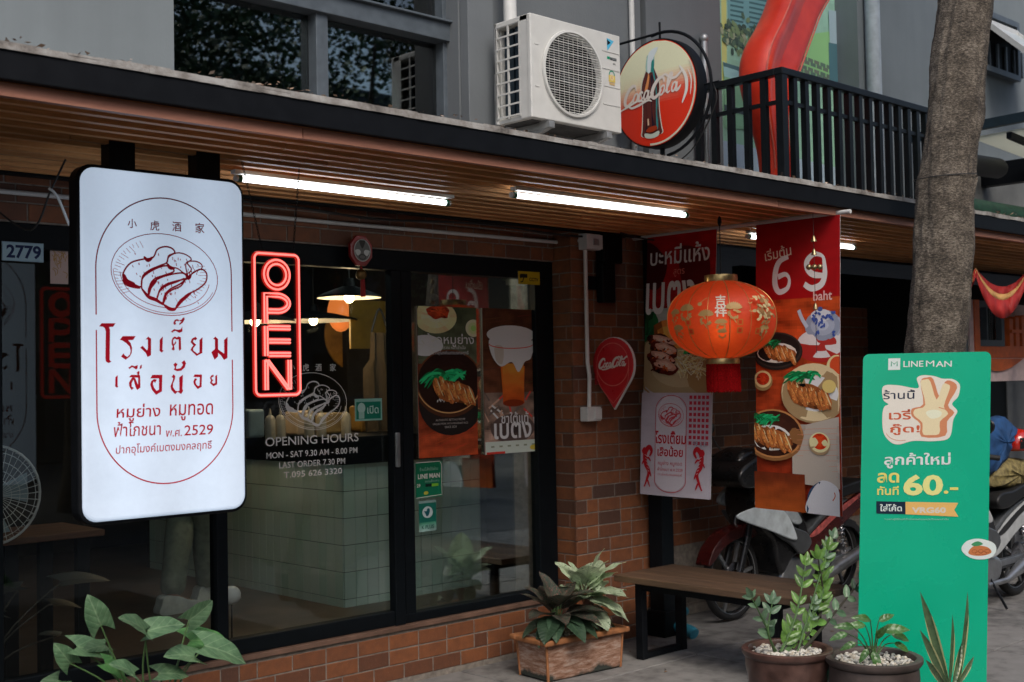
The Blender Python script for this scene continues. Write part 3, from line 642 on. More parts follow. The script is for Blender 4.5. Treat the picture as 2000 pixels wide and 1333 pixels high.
t, P, w_, h_ = sheet('bank_sticker', 'small green sticker with a white bird badge below the rounded green sticker', 'sticker', (818, 978, 852, 1038), 5.2495, .001)
P.rect(0, h_*.3, w_, h_*.92, S(25,110,95)); P.rect(0, h_*.92, w_, h_, S(140,170,165)); P.rect(0, 0, w_, h_*.3, S(150,180,175), 6, 3, S(60,140,110), .8); P.disc(w_*.5, h_*.62, w_*.3, h_*.19, S(200,215,215)); P.blob([(w_*.42,h_*.5),(w_*.36,h_*.6),(w_*.3,h_*.66),(w_*.44,h_*.66),(w_*.5,h_*.74),(w_*.62,h_*.72),(w_*.6,h_*.58),(w_*.52,h_*.5)], S(20,90,100)); P.text('K PLUS', w_*.5, h_*.14, w_*.7, S(30,90,80), weight=.02); P.build('print', t)
t, P, w_, h_ = sheet('open_notice', 'small green and white notice reading open in Thai on the door glass', 'sticker', (693, 779, 746, 822), 5.2475, .001)
P.rect(0, 0, w_, h_, S(150,205,190)); P.rect(w_*.05, h_*.08, w_*.95, h_*.86, S(25,130,105)); P.disc(w_*.24, h_*.58, w_*.14, h_*.24, S(190,225,215)); P.rect(w_*.14, h_*.1, w_*.34, h_*.4, S(170,215,200)); P.text('เปิด', w_*.66, h_*.5, w_*.42, S(200,235,225), weight=.015); P.build('print', t)
t, P, w_, h_ = sheet('house_number_plate', 'pale blue house number plate reading 2779 at the top left', 'sign', (4, 474, 85, 511), 5.205, .006, col=(.4,.5,.55,1))
P.rect(0, 0, w_, h_, S(160,190,205)); P.rect(w_*.02, h_*.05, w_*.98, h_*.95, S(175,205,215)); P.text('2779', w_*.52, h_*.5, w_*.84, S(25,40,85), weight=.03); P.build('print', t)
t, P, w_, h_ = sheet('gold_talisman', 'small cream paper talisman with gold drawing beside the house number plate', 'paper', (98, 485, 133, 555), 5.246, .001)
P.rect(0, 0, w_, h_, S(210,185,175))
for k in range(22):
    R = random.Random(k); x, y = w_*R.uniform(.1,.9), h_*R.uniform(.15,.85); P.curve([(x, y), (x+.012*R.uniform(-1,1), y+.02), (x+.02*R.uniform(-1,1), y+.03)], .0025, S(185,140,60))
P.build('print', t)

# ---------------------------------------------------------------- lightbox sign
LY = 4.2; x0, x1 = 1.880, 2.535; z0, z1 = 1.125, 2.395
t = thing('lightbox_sign', 'white illuminated lightbox sign with red Thai lettering and a plate of pork', 'sign', ((x0+x1)/2, LY+.07, z0))
def rrect(x0, x1, z0, z1, r, n=6):
    o = []
    for cx, cz, a in ((x1-r, z1-r, 0), (x0+r, z1-r, 90), (x0+r, z0+r, 180), (x1-r, z0+r, 270)): o += [(cx+r*math.cos(math.radians(a+90*k/n)), cz+r*math.sin(math.radians(a+90*k/n))) for k in range(n+1)]
    return o
q = MB(); q.prism(rrect(x0-.012, x1+.012, z0-.012, z1+.012, .062), 'Y', LY+.012, LY+.082); q.build('casing', MT['steel'], t, bevel=.008)
q = MB(); q.prism(rrect(x0, x1, z0, z1, .055), 'Y', LY, LY+.03); q.prism(rrect(x0, x1, z0, z1, .055), 'Y', LY+.066, LY+.094)
lbm = NM('lightbox_face'); gx = lbm.node('SeparateXYZ'); gg_ = lbm.node('NewGeometry'); lbm.link(gg_.outputs['Position'], gx.inputs[0])
bw = lbm.math('ADD', .36, lbm.math('MULTIPLY', lbm.math('COSINE', lbm.math('MULTIPLY', lbm.math('SUBTRACT', gx.outputs[0], (x0+x1)/2), 19.0)), -.035)); bw = lbm.math('ADD', bw, lbm.math('MULTIPLY', lbm.noise(lbm.world(), 2.0, 2), .10))
lbm.set(Base_Color=lbm.ramp(lbm.noise(lbm.world(), 5, 6, .7), [(.3,(.36,.39,.43,1)),(.6,(.44,.48,.53,1))]), Emission_Color=(.66,.80,1,1), Emission_Strength=bw, Roughness=.25); q.build('diffuser', lbm.mat, t, bevel=.016, bseg=3)
def bx_art(P, w, h):
    r_ = S(200,10,42); cu = w*.535
    G2 = lambda px, py: (lambda a: (a.x-x0, a.z-z0))(A(px, py, y=LY))
    L, Rr = G2(188, 660)[0], G2(453, 660)[0]; c = (L+Rr)/2; ra = (Rr-L)/2; T = G2(325, 388)[1]; B = G2(322, 945)[1]; bt = T-ra; bb = B+ra
    P.ring(c, bt, ra, ra, .0048, r_, a0=0, a1=math.pi); P.ring(c, bb, ra, ra, .0048, r_, a0=math.pi, a1=2*math.pi)
    P.line([(L, bt), (L, G2(188,615)[1])], .0048, r_); P.line([(Rr, bt), (Rr, G2(450,648)[1])], .0048, r_); P.line([(L, bb), (L, G2(188,645)[1])], .0048, r_); P.line([(Rr, bb), (Rr, G2(450,703)[1])], .0048, r_)
    for ch, px, py in zip('小虎酒家', (258, 302, 345, 390), (437, 441, 443, 446)): a = G2(px, py); P.text(ch, a[0], a[1], G2(px+9, py)[0]-G2(px-9, py)[0], r_, weight=.012)
    a = G2(324, 537); tray_logo(P, a[0], a[1], (G2(428,537)[0]-G2(220,537)[0])/2, r_, .0042)
    def row(items, py, wt):
        for s_, xa, xb, ya, yb in items:
            p0, p1, q0, q1 = G2(xa, (ya+yb)/2)[0], G2(xb, (ya+yb)/2)[0], G2((xa+xb)/2, ya)[1], G2((xa+xb)/2, yb)[1]
            P.text(s_, (p0+p1)/2, (q0+q1)/2, p1-p0, r_, h=q0-q1, weight=wt, shear=.06)
    def brush(oy, polys):
        for o in polys: P.poly([G2(180+x/7.143, oy+y/7.143) for x, y in o], r_)
    brush(610, [[(95,200),(130,155),(325,155),(292,205),(235,208),(248,250),(243,665),(250,680),(270,688),(228,712),(190,690),(182,640),(188,270),(175,225),(150,205)],
        [(385,385),(425,335),(605,335),(570,390),(500,392),(535,430),(556,500),(550,570),(525,620),(465,665),(400,620),(435,575),(455,605),(490,625),(525,590),(535,540),(520,480),(470,430),(420,398)],
        [(740,385),(780,342),(820,370),(820,600),(772,628),(745,570),(668,495),(702,470),(765,535),(775,500),(775,385),(755,378)], [(940,385),(985,340),(978,530),(998,538),(968,565),(938,540)],
        [(1105,400),(1120,360),(1150,340),(1180,355),(1200,340),(1235,350),(1240,520),(1215,540),(1205,510),(1205,380),(1175,385),(1150,368),(1130,390),(1128,430),(1138,450),(1165,400),(1172,430),(1140,470),(1150,525),(1130,535),(1105,520),(1122,480),(1105,445)],
        [(1095,275),(1140,238),(1200,248),(1235,240),(1255,200),(1258,270),(1215,290),(1160,262),(1125,275),(1130,290)], [(1130,150),(1150,108),(1185,98),(1212,112),(1205,130),(1175,122),(1158,140),(1170,165),(1150,180),(1135,168)], [(1212,112),(1240,110),(1262,80),(1282,72),(1290,100),(1262,150),(1215,182),(1212,160),(1245,130),(1225,130)],
        [(1370,420),(1390,370),(1440,345),(1465,370),(1440,395),(1415,385),(1405,415),(1450,455),(1408,505),(1408,535),(1465,580),(1495,560),(1495,390),(1538,350),(1535,570),(1455,612),(1370,530),(1385,495),(1410,465)],
        [(1685,375),(1715,342),(1755,375),(1755,520),(1840,580),(1838,390),(1888,345),(1885,640),(1838,668),(1790,600),(1755,570),(1755,620),(1705,665),(1660,560),(1710,515),(1710,385)]])
    brush(700, [[(322,265),(355,238),(352,388),(365,395),(345,412),(318,395)], [(510,265),(545,232),(668,235),(672,410),(625,445),(603,400),(575,300),(552,345),(548,395),(582,415),(548,445),(515,390),(512,340),(545,285),(560,268),(595,272),(638,370),(640,272),(560,268)], [(620,200),(650,175),(662,195),(650,236),(633,236)],
        [(502,135),(550,98),(590,112),(635,95),(632,140),(610,158),(560,125),(530,140),(525,155)], [(660,145),(668,105),(692,88),(690,135),(665,152)],
        [(810,282),(838,232),(978,232),(972,462),(890,512),(830,440),(808,370),(822,320),(862,290),(900,300),(878,345),(855,325),(845,360),(862,410),(895,455),(930,440),(930,282)],
        [(1105,262),(1135,225),(1160,250),(1150,300),(1128,350),(1125,400),(1160,455),(1185,460),(1215,455),(1212,270),(1265,230),(1258,430),(1268,455),(1240,500),(1190,470),(1155,502),(1100,440),(1090,390),(1115,330),(1130,280)],
        [(1130,90),(1160,60),(1190,85),(1168,120),(1172,150),(1230,140),(1265,95),(1245,60),(1285,28),(1308,70),(1290,130),(1240,175),(1180,182),(1135,160),(1152,130)],
        [(1408,262),(1428,228),(1530,228),(1525,400),(1470,432),(1420,370),(1408,330),(1430,280),(1465,290),(1450,310),(1440,330),(1450,365),(1475,390),(1495,380),(1500,265)],
        [(1640,275),(1660,240),(1690,230),(1695,255),(1665,270),(1668,295),(1690,305),(1665,335),(1690,355),(1715,345),(1715,250),(1742,230),(1742,365),(1690,392),(1640,345),(1655,310)]])
    row([('หมูย่าง',227,313,789,823),('หมูทอด',331,416,789,821)], 0, .008); row([('ฟ้าโภชนา',222,314,823,852),('พ.ศ.',324,355,840,853),('2529',359,416,830,850)], 0, .006); row([('ปากอุโมงค์เบตงมงคลฤทธิ์',226,414,864,887)], 0, .004)
P = Print(plane_fn((x0, LY, z0), (1,0,0), (0,0,1), (0,-1,0))); bx_art(P, x1-x0, z1-z0); P.build('lettering', t)
P = Print(plane_fn((x1, LY+.094, z0), (-1,0,0), (0,0,1), (0,1,0))); bx_art(P, x1-x0, z1-z0); P.build('lettering', t)
for px in (225, 392):
    xx = A(px, 315, y=LY+.08).x; q = MB(); q.box(xx-.055, xx+.045, LY+.012, LY+.080, z1+.008, 2.50); q.build('bracket', MT['steel'], t)
# ---------------------------------------------------------------- neon open sign
NY = 4.22; a, b_ = A(493, 634, y=NY), A(588, 640, y=NY); nx0, nx1 = a.x, b_.x; nz1, nz0 = A(537, 492, y=NY).z, A(540, 777, y=NY).z
t = thing('neon_open_sign', 'vertical red neon OPEN sign hanging on two chains', 'sign', ((nx0+nx1)/2, NY, nz0))
q = MB(); q.prism(rrect(nx0, nx1, nz0, nz1, .028), 'Y', NY+.006, NY+.010); q.build('acrylic_panel', MT['acrylic'], t)
neon = emit('neon_red', (1, .20, .17, 1), 1.25, (.5,.05,.05,1)); dimr = emit('neon_red_edge', (1,.03,.015,1), .30, (.30,.012,.016,1))
def tubes2(name, paths, r=.0046):
    q = MB(); k = MB()
    for p in paths:
        q.tube([(x, NY-.002, z) for x, z in p], r, 8); k.tube([(x, NY+.003, z) for x, z in p], r*1.75, 8)
    o = q.build(name, neon, t, smooth=True); k.build('tube_edge', dimr, o, smooth=True)
fr_ = rrect(nx0+.010, nx1-.010, nz0+.010, nz1-.010, .022); fr_.append(fr_[0]); tubes2('border_tube', [fr_], .0052)
W = nx1-nx0; H = nz1-nz0; cx = (nx0+nx1)/2
def el(cz, rx, rz, a0=0, a1=360, n=26, ox=0): return [(cx+ox+rx*math.cos(math.radians(a0+(a1-a0)*i/n)), cz+rz*math.sin(math.radians(a0+(a1-a0)*i/n))) for i in range(n+1)]
zc = [nz0+H*v for v in (.842, .610, .386, .155)]; lw = W*.265; lh = H*.102
tubes2('letter_o', [el(zc[0], lw, H*.102), el(zc[0], lw-.017, H*.102-.017)])
L = cx-lw
tubes2('letter_p', [[(L, zc[1]-lh)]+[(L, zc[1]+lh)]+[(cx, zc[1]+lh)]+el(zc[1]+lh*.35, lw, lh*.65, 80, -80, 12)+[(L+.013, zc[1]-lh*.3)], [(L+.013, zc[1]-lh), (L+.013, zc[1]+lh-.013), (cx, zc[1]+lh-.013)]+el(zc[1]+lh*.35, lw-.013, lh*.65-.013, 80, -80, 10)+[(L+.02, zc[1]-lh*.3+.013)]])
tubes2('letter_e', [[(L, zc[2]-lh), (L, zc[2]+lh)], [(L+.013, zc[2]-lh), (L+.013, zc[2]+lh)]]+[[(L+.02, zc[2]+v+d), (L+2*lw, zc[2]+v+d)] for v in (-lh+.006, 0, lh-.006) for d in (-.006, .006)])
tubes2('letter_n', [[(L+d, zc[3]-lh), (L+d, zc[3]+lh)] for d in (0, .012)]+[[(L+2*lw-d, zc[3]-lh), (L+2*lw-d, zc[3]+lh)] for d in (0, .012)]+[[(L+.004+d, zc[3]+lh), (L+2*lw-.016+d, zc[3]-lh)] for d in (0, .012)])
def chain(p0, p1, parent=None, nm='chain', r=.0014, step=.013, mt='steel'):
    p0, p1 = Vector(p0), Vector(p1); n = max(2, int((p1-p0).length/step)); q = MB(); d = (p1-p0)/n; a = d.cross(Vector((0,1,0))).normalized(); b = d.cross(a).normalized()
    for i in range(n):
        c = p0+d*(i+.5); s_ = a if i % 2 else b; l = [c+d*.62*math.cos(k*math.pi/3)+s_*.0042*math.sin(k*math.pi/3) for k in range(7)]; q.tube(l, r, 4, caps=False)
    return q.build(nm, MT[mt], parent)
for px, tx in ((513, 478), (572, 590)):
    pa = A(px, 494, y=NY+.008); pb = A(tx, 345, y=NY+.0); s_ = 2.487; pb = Vector((pb.x, NY+.02, s_)); chain((pa.x, NY+.008, nz1-.004), pb, t)
    q = MB(); q.tube([pb, pb+Vector((.004,0,.012)), pb+Vector((.02,0,.006)), pb+Vector((.03,0,.02))], .0022, 5); q.build('hook', MT['steel'], t)
# ---------------------------------------------------------------- fluorescent tubes
tubm = emit('fluorescent', (.93,.97,1,1), 4.5); grn = plain('green_cap', (.01,.13,.06,1), .3)
for lab, xa, ya, xb, yb in (('left fluorescent tube under the canopy, partly behind the lightbox', 2.62, 4.40, 3.80, 4.43), ('middle fluorescent tube in front of the brick lintel, green cap at its left', 3.85, 4.06, 5.10, 4.03), ('right fluorescent tube behind the red food banners', 6.16, 4.42, 7.36, 4.40)):
    t = thing('fluorescent_light', lab, 'light', ((xa+xb)/2, (ya+yb)/2, 2.43), 'fluorescent tubes under the canopy'); zt = 2.450
    q = MB(); q.bar((xa+.03, ya, zt), (xb-.03, yb, zt), .001, .001); q = MB(); q.tube([(xa+.03, ya, zt), (xb-.03, yb, zt)], .0125, 14); q.build('tube', tubm, t, smooth=True)
    for s_, (x, y) in ((1, (xa, ya)), (-1, (xb, yb))):
        q = MB(); q.tube([(x, y, zt), (x+s_*.012, y, zt)], .0135, 12); q.tube([(x+s_*.012, y, zt), (x+s_*.030, y, zt)], .0155, 12, 1); q.build('end_cap', [MT['white_pl'], grn], t, smooth=True)
    q = MB(); q.box(xa+.0, xb-.0, (ya+yb)/2-.018, (ya+yb)/2+.018, 2.470, 2.486); q.build('batten', MT['white_pl'], t)
# ---------------------------------------------------------------- conduit, boxes, cables
q = MB(); q.tube([(1.0, 5.18, 2.432), (2.2, 5.182, 2.434), (3.6, 5.180, 2.426), (5.30, 5.182, 2.43), (5.36, 5.03, 2.43)], .011, 10); q.build('conduit', MT['white_pl'], smooth=True)
tag(bpy.data.objects['conduit'], 'horizontal white conduit running along the brick lintel', 'conduit')
jx = A(1150, 481, y=5.03).x
t = thing('junction_box', 'white junction box where the two conduits meet under the canopy', 'junction box', (jx, 5.02, 2.38))
q = MB(); q.box(jx-.07, jx+.06, 4.985, 5.05, 2.375, 2.47); q.build('box', MT['white_pl'], t, bevel=.004); q = MB(); q.box(jx-.075, jx+.065, 4.975, 4.984, 2.38, 2.465); q.box(jx-.02, jx+.03, 4.970, 4.975, 2.40, 2.44, 1); q.build('cover', [MT['white_pl'], MT['galv']], t, bevel=.003)
pt = A(1143, 500, y=5.03); pb = A(1153, 795, y=5.03); px_ = pt.x
q = MB(); q.tube([(px_, 5.03, 2.375), (px_, 5.03, 1.70), (px_+.012, 5.028, 1.62), (px_+.006, 5.03, pb.z)], .0125, 10); tag(q.build('conduit', MT['white_pl'], smooth=True), 'vertical white conduit dropping down the brick pier', 'conduit')
bxz = pb.z; t = thing('socket_box', 'cream socket box at the foot of the vertical conduit', 'socket', (px_, 5.02, bxz-.09)); q = MB(); q.box(px_-.055, px_+.065, 4.985, 5.048, bxz-.085, bxz); q.build('box', MT['white_pl'], t, bevel=.005); q = MB(); q.box(px_+.0, px_+.06, 4.975, 4.984, bxz-.075, bxz-.01); q.build('face_plate', MT['white_pl'], t, bevel=.003)
# black wall speaker on the pier
a = A(1160, 560, y=4.93); b_ = A(1215, 560, y=4.8)
sA = A(1178,540,y=4.97).x; sB = A(1203,540,y=4.97).x
t = thing('wall_speaker', 'black box speaker fixed high on the brick pier under the canopy', 'speaker', ((sA+sB)/2, 4.95, 2.1))
q = MB(); q.box(sA, sB, 4.97, 5.03, 2.06, 2.30); q.box(sA+.01, sB+.07, 4.97, 5.04, 2.301, 2.478); q.build('cabinet', MT['black'], t, bevel=.010); q = MB(); q.box(sA-.06, sB-.01, 5.03, 5.045, 2.14, 2.22); q.build('bracket', MT['steel'], t)
# round drink button: drop-shaped sign
X = 5.455; t = thing('drop_shaped_sign', 'red drop-shaped Coca-Cola sign sticking out from the brick pier', 'sign', (X, 4.9, 1.42))
hy = (A(1236, 710, x=X).y+A(1158, 710, x=X).y)/2-.0; rad = (A(1158,710,x=X).y-A(1236,710,x=X).y)/2; zt = A(1195, 660, x=X).z; zb_ = A(1197, 798, x=X).z; zc_ = zt-rad*1.0
def drop(r, zbot, cz, n=22):
    d = cz-zbot; al = math.asin(min(.95, r/d)); o = [(hy, zbot)]
    for i in range(n+1):
        a = -al+(math.pi+2*al)*i/n; o.append((hy-r*math.cos(a), cz+r*math.sin(a)))
    return o
q = MB(); q.prism(drop(rad, zb_, zc_), 'X', X, X+.03); q.build('panel', plain('sign_red', (.48,.012,.018,1), .3, var=.06), t, bevel=.003)
q = MB(); q.prism(drop(rad+.004, zb_-.008, zc_), 'X', X+.008, X+.024); q.build('rim', MT['white_pl'], t)
q = MB(); q.box(X-.005, X+.035, hy+rad-.02, 5.045, zc_-.12, zc_+.06); q.build('bracket', plain('sign_red2', (.28,.008,.012,1), .35), t, bevel=.004)
P = Print(plane_fn((X, 0, 0), (0,-1,0), (0,0,1), (-1,0,0))); pk = S(215,110,100)
P.ring(-hy, zc_, rad*.80, rad*.80, .005, pk); P.curve([(-hy-rad*.80, zc_-.01), (-hy-rad*.68, zc_-rad*.75), (-hy, zb_+.03)], .004, pk); P.curve([(-hy+rad*.80, zc_-.01), (-hy+rad*.68, zc_-rad*.75), (-hy, zb_+.03)], .004, pk)
script_logo(P, -hy, zc_+.005, rad*1.40, S(220,205,195), 1.3, 0.05); P.build('print', t)
# bagua mirror; its light and dark reflections are painted on the glass
c = A(705, 490, y=5.14); t = thing('eight_sided_mirror', 'small red eight-sided bagua mirror above the door', 'mirror', (c.x, 5.14, c.z-.08))
oc = lambda r: [(c.x+r*math.cos(math.radians(22.5+45*k)), c.z+r*1.12*math.sin(math.radians(22.5+45*k))) for k in range(8)]
q = MB(); q.prism(oc(.076), 'Y', 5.135, 5.155); q.build('frame', plain('red_lacquer', (.30,.01,.01,1), .3), t, bevel=.004)
q = MB(); q.prism(oc(.052), 'Y', 5.130, 5.136); q.build('glass', MT['chrome'], t)
P = Print(plane_fn((0, 5.129, 0), (1,0,0), (0,0,1), (0,-1,0))); P.ring(c.x, c.z, .05, .055, .006, S(200,200,195))
P.disc(c.x, c.z, .048, .053, S(120,122,118)); P.blob([(c.x-.046,c.z-.002),(c.x-.02,c.z+.004),(c.x-.01,c.z-.012),(c.x-.03,c.z-.028)], S(225,228,225)); P.blob([(c.x+.046,c.z-.002),(c.x+.02,c.z+.004),(c.x+.01,c.z-.012),(c.x+.03,c.z-.028)], S(225,228,225)); P.blob([(c.x-.02,c.z+.048),(c.x,c.z+.01),(c.x+.02,c.z+.048),(c.x,c.z+.053)], S(60,60,55)); P.ring(c.x, c.z-.034, .020, .012, .004, S(60,62,60))
P.build('painted_reflections', t)
q = MB(); q.ball((c.x-.005, 5.135, c.z-.125), .030, 10); q.build('gold_coin', plain('brass', (.20,.12,.04,1), .4, .7), t, smooth=True)
q = MB(); q.tube([(c.x, 5.14, c.z-.08), (c.x, 5.13, c.z-.13), (c.x+.002, 5.13, c.z-.24)], [.004,.011,.014], 8); q.build('red_tassel', plain('tassel_red', (.35,.012,.012,1), .7), t)
# post beside the pier
t = thing('black_post', 'black steel post standing by the brick pier behind the first banner', 'post', (5.955, 4.98, 0)); q = MB(); q.box(5.90, 6.01, 4.92, 5.03, 0, 2.49); q.build('post', MT['frame'], t, bevel=.004); q = MB(); q.box(5.88, 6.03, 4.90, 5.05, 0, .16); q.build('base', MT['black'], t, bevel=.008)
# cables
def cable(lab, pts, r=.004, mt='cable', nm='cable'):
    q = MB(); q.tube(spline(pts, 6), r, 6); return tag(q.build(nm, MT[mt], smooth=True), lab, 'cable')
cable('thin black cable sagging across the top left corner', [A(-20,400,y=4.6), A(60,450,y=4.5), A(100,370,y=4.4), A(128,312,y=4.4)])
cable('pale cable looping beside the lightbox', [A(95,368,y=4.4), A(112,385,y=4.4), A(135,440,y=4.45)], .005, 'white_pl')
cable('black cable bundle tacked along the rear of the slat soffit', [(2.2,5.03,2.46),(3.2,5.0,2.46),(3.8,5.02,2.44),(4.5,5.0,2.465),(5.2,5.02,2.45),(5.7,5.0,2.47)], .007)
cable('dark cable looping under the soffit near the second tube', [(5.55,4.9,2.478),(5.7,4.88,2.455),(5.9,4.88,2.45),(6.05,4.9,2.478)], .005)
# wall pipes
x = A(976, 30, y=WY-.03).x; q = MB(); q.tube([(x, WY-.045-.07, 2.62), (x, WY-.045-.07, 6.2)], .038, 14); tag(q.build('downpipe', MT['white_pl'], smooth=True), 'fat white downpipe behind the air conditioner', 'pipe')
x = A(1233, 60, y=WY-.02).x; q = MB(); q.tube([(x, WY-.025, 2.62), (x, WY-.025, 6.2)], .018, 10); tag(q.build('downpipe', MT['white_pl'], smooth=True), 'slim white pipe between the air conditioner and the round sign', 'pipe')
x = A(1376, 110, y=WY-.03).x; zt = A(1374, 75, y=WY-.03).z; q = MB(); q.tube([(x, WY-.03, 2.62), (x, WY-.03, zt)], .022, 10); q.ball((x, WY-.03, zt), .032, 10); tag(q.build('vent_pipe', MT['galv'], smooth=True), 'short grey capped pipe right of the round sign', 'pipe')
x = A(1702, 60, y=WY-.05).x; q = MB(); q.tube([(x, WY-.06, 2.62), (x, WY-.06, 6.2)], .06, 12); tag(q.build('downpipe', plain('pale_pipe', (.40,.46,.50,1), .5), smooth=True), 'pale downpipe right of the printed window', 'pipe')

# ================================================================ THINGS ABOVE THE CANOPY
# air conditioner
AX0, AX1, AY0, AY1, AZ0, AZ1 = 4.585, 5.310, 4.66, 4.945, 3.010, 3.575
t = thing('air_conditioner', 'white outdoor air conditioner unit on brackets above the canopy', 'air conditioner', ((AX0+AX1)/2, 4.8, AZ0))
q = MB(); q.box(AX0+.012, AX1, AY0+.02, AY1, AZ0, AZ0+.03); q.box(AX0+.0, AX1, AY0+.02, AY1, AZ1-.035, AZ1); 
q.box(AX1-.02, AX1, AY0+.02, AY1, AZ0, AZ1); q.box(AX0+.03, AX1, AY1-.02, AY1, AZ0, AZ1); q.box(AX0, AX0+.02, AY1-.02, AY1, AZ0, AZ1); q.box(AX0+.0, AX0+.022, AY0+.02, AY0+.085, AZ0, AZ1)
q.build('casing', MT['ac'], t, bevel=.006)
FX, FZ, FR_ = 4.585+.325, (AZ0+AZ1)/2-.002, .226
# front panel with a round hole
q = MB(); N = 48; o = []
for i in range(N):
    a = 2*math.pi*i/N; c_, s_ = math.cos(a), math.sin(a); k = 1/max(abs(c_), abs(s_))
    ox, oz = c_*k, s_*k; o.append(((FX+(AX1-FX)*ox) if ox > 0 else (FX+(FX-AX0)*ox), (FZ+(AZ1-FZ)*oz) if oz > 0 else (FZ+(FZ-AZ0)*oz)))
vs_ = [(x, AY0, z) for x, z in o]+[(FX+FR_*math.cos(2*math.pi*i/N), AY0, FZ+FR_*math.sin(2*math.pi*i/N)) for i in range(N)]+[(x, AY0+.028, z) for x, z in o]+[(FX+FR_*.97*math.cos(2*math.pi*i/N), AY0+.028, FZ+FR_*.97*math.sin(2*math.pi*i/N)) for i in range(N)]
q.add(vs_, [(i, (i+1)%N, N+(i+1)%N, N+i) for i in range(N)]+[((i+1)%N, i, 2*N+i, 2*N+(i+1)%N) for i in range(N)]+[(N+i, N+(i+1)%N, 3*N+(i+1)%N, 3*N+i) for i in range(N)]); q.build('front_panel', MT['ac'], t, bevel=.007, bseg=3)
q = MB()
for zz in (.455, .355, .255, .15): q.box(AX1-.155, AX1-.012, AY0-.003, AY0+.001, AZ0+zz, AZ0+zz+.006)
for zz in (.40, .17): q.box(AX0+.03, AX0+.06, AY0-.003, AY0+.001, AZ0+zz, AZ0+zz+.005)
q.build('panel_seam', MT['ac'], t)
q = MB(); q.lathe([(FR_+.016, -.002), (FR_+.014, -.014), (FR_+.002, -.016), (FR_-.004, -.004), (FR_-.004, .02)], (FX, AY0, FZ), 48, axis='Y'); q.build('fan_ring', MT['ac'], t, smooth=True)
q = MB()
for k in range(-16, 17):
    z = FZ+k*.0136; hw = math.sqrt(max(0, (FR_-.003)**2-(k*.0136)**2)); y = AY0-.010
    if hw > .01: q.bar((FX-hw, y, z), (FX+hw, y, z), .002, .0022 if k % 4 else .0045)
for k in range(-5, 6):
    x = k*.038; hw = math.sqrt(max(0, (FR_-.003)**2-x*x)); q.bar((FX+x, AY0-.006, FZ-hw), (FX+x, AY0-.006, FZ+hw), .0018, .0018, up=(0,1,0))
q.build('fan_guard', MT['ac'], t)
q = MB(); q.lathe([(.035,0),(.035,.05)], (FX, AY0+.06, FZ), 16, axis='Y', caps=True)
for k in range(3):
    a = k*2.094+.3; i0 = len(q.v); q.add([(.02,0,-.03),(.20,-.03,-.09),(.215,.0,.02),(.20,.03,.08),(.03,.02,.03)], [(0,1,2,3,4)]); q.xf(Matrix.Translation((FX, AY0+.075, FZ)) @ Matrix.Rotation(a, 4, 'Y'), i0)
q.build('fan_blade', plain('fan_grey', (.02,.022,.024,1), .6), t); q = MB(); q.box(AX0+.04, AX1-.03, AY0+.13, AY0+.14, AZ0+.03, AZ1-.04); q.build('dark_backing', MT['black'], t)  # black sheet added behind the fan to darken the inside
q = MB(); q.box(AX0+.05, AX1-.03, AY1-.10, AY1-.03, AZ0+.03, AZ1-.04); q.box(AX0+.035, AX0+.06, AY0+.12, AY1-.13, AZ0+.03, AZ1-.04); q.build('condenser_coil', plain('coil', (.03,.05,.07,1), .35, .5), t)
q = MB(); gx = AX0-.001
for k in range(9): z = AZ0+.028+k*.0635; q.box(gx, gx+.006, AY0+.085, AY1-.012, z, z+.009)
for y in (AY0+.082, AY0+.172, AY1-.02): q.box(gx+.001, gx+.008, y, y+.012, AZ0+.02, AZ1-.03)
q.build('side_grille', MT['ac'], t)
q = MB(); q.box(AX0+.04, AX1-.03, AY0+.04, AY1-.03, AZ0-.004, AZ0+.002); q.build('base_plate', plain('grimy_base', (.06,.06,.06,1), .7, var=.6), t)
P = Print(plane_fn((AX0, AY0, AZ0), (1,0,0), (0,0,1), (0,-1,0)), .001); L_ = AX1-AX0
P.poly([(L_-.115,.535),(L_-.055,.525),(L_-.11,.462),(L_-.113,.475)], S(90,185,220)); P.poly([(L_-.112,.528),(L_-.082,.512),(L_-.112,.492)], S(10,15,20))
P.rect(L_-.115, .415, L_-.092, .430, S(0,150,110)); P.rect(L_-.090, .413, L_-.035, .428, S(25,30,35)); P.text('INVERTER', L_-.062, .4205, .045, S(200,205,205)); P.text('R32', L_-.055, .393, .02, DK, weight=.02)
P.rect(L_-.105, .285, L_-.05, .325, S(215,190,100)); P.ring(L_-.078, .325, .022, .025, .007, S(60,150,120), a0=0, a1=3.14); P.disc(L_-.078, .312, .016, .018, S(225,205,150)); P.text('5', L_-.078, .312, .009, S(190,60,40)); P.rect(L_-.10, .268, L_-.055, .282, S(200,170,120)); P.build('badges', t)
for x in (AX0+.14, AX1-.12):
    q = MB(); q.box(x-.02, x+.02, AY0-.015, WY-.01, AZ0-.042, AZ0-.006); q.prism([(AY0+.0, AZ0-.042), (WY-.01, AZ0-.042), (WY-.01, AZ0-.16)], 'X', x-.016, x+.016); q.box(x-.03, x+.03, AY0+.01, AY0+.06, AZ0-.006, AZ0+.0, 0); q.build('bracket', MT['galv'], t, bevel=.002)
x = A(966, 200, y=WY-.1).x; t = thing('slotted_rail', 'perforated steel rail standing beside the air conditioner', 'bracket', (x, WY-.12, 2.62)); q = MB(); q.box(x-.018, x+.018, WY-.125, WY-.119, 2.62, A(966,146,y=WY-.12).z); q.build('angle', MT['galv'], t)
q = MB()
for k in range(6): q.lathe([(.004,0),(.004,.001)], (x, WY-.127, 2.76+k*.055), 8, axis='Y', caps=True)
q.build('slot_hole', MT['black'], t)
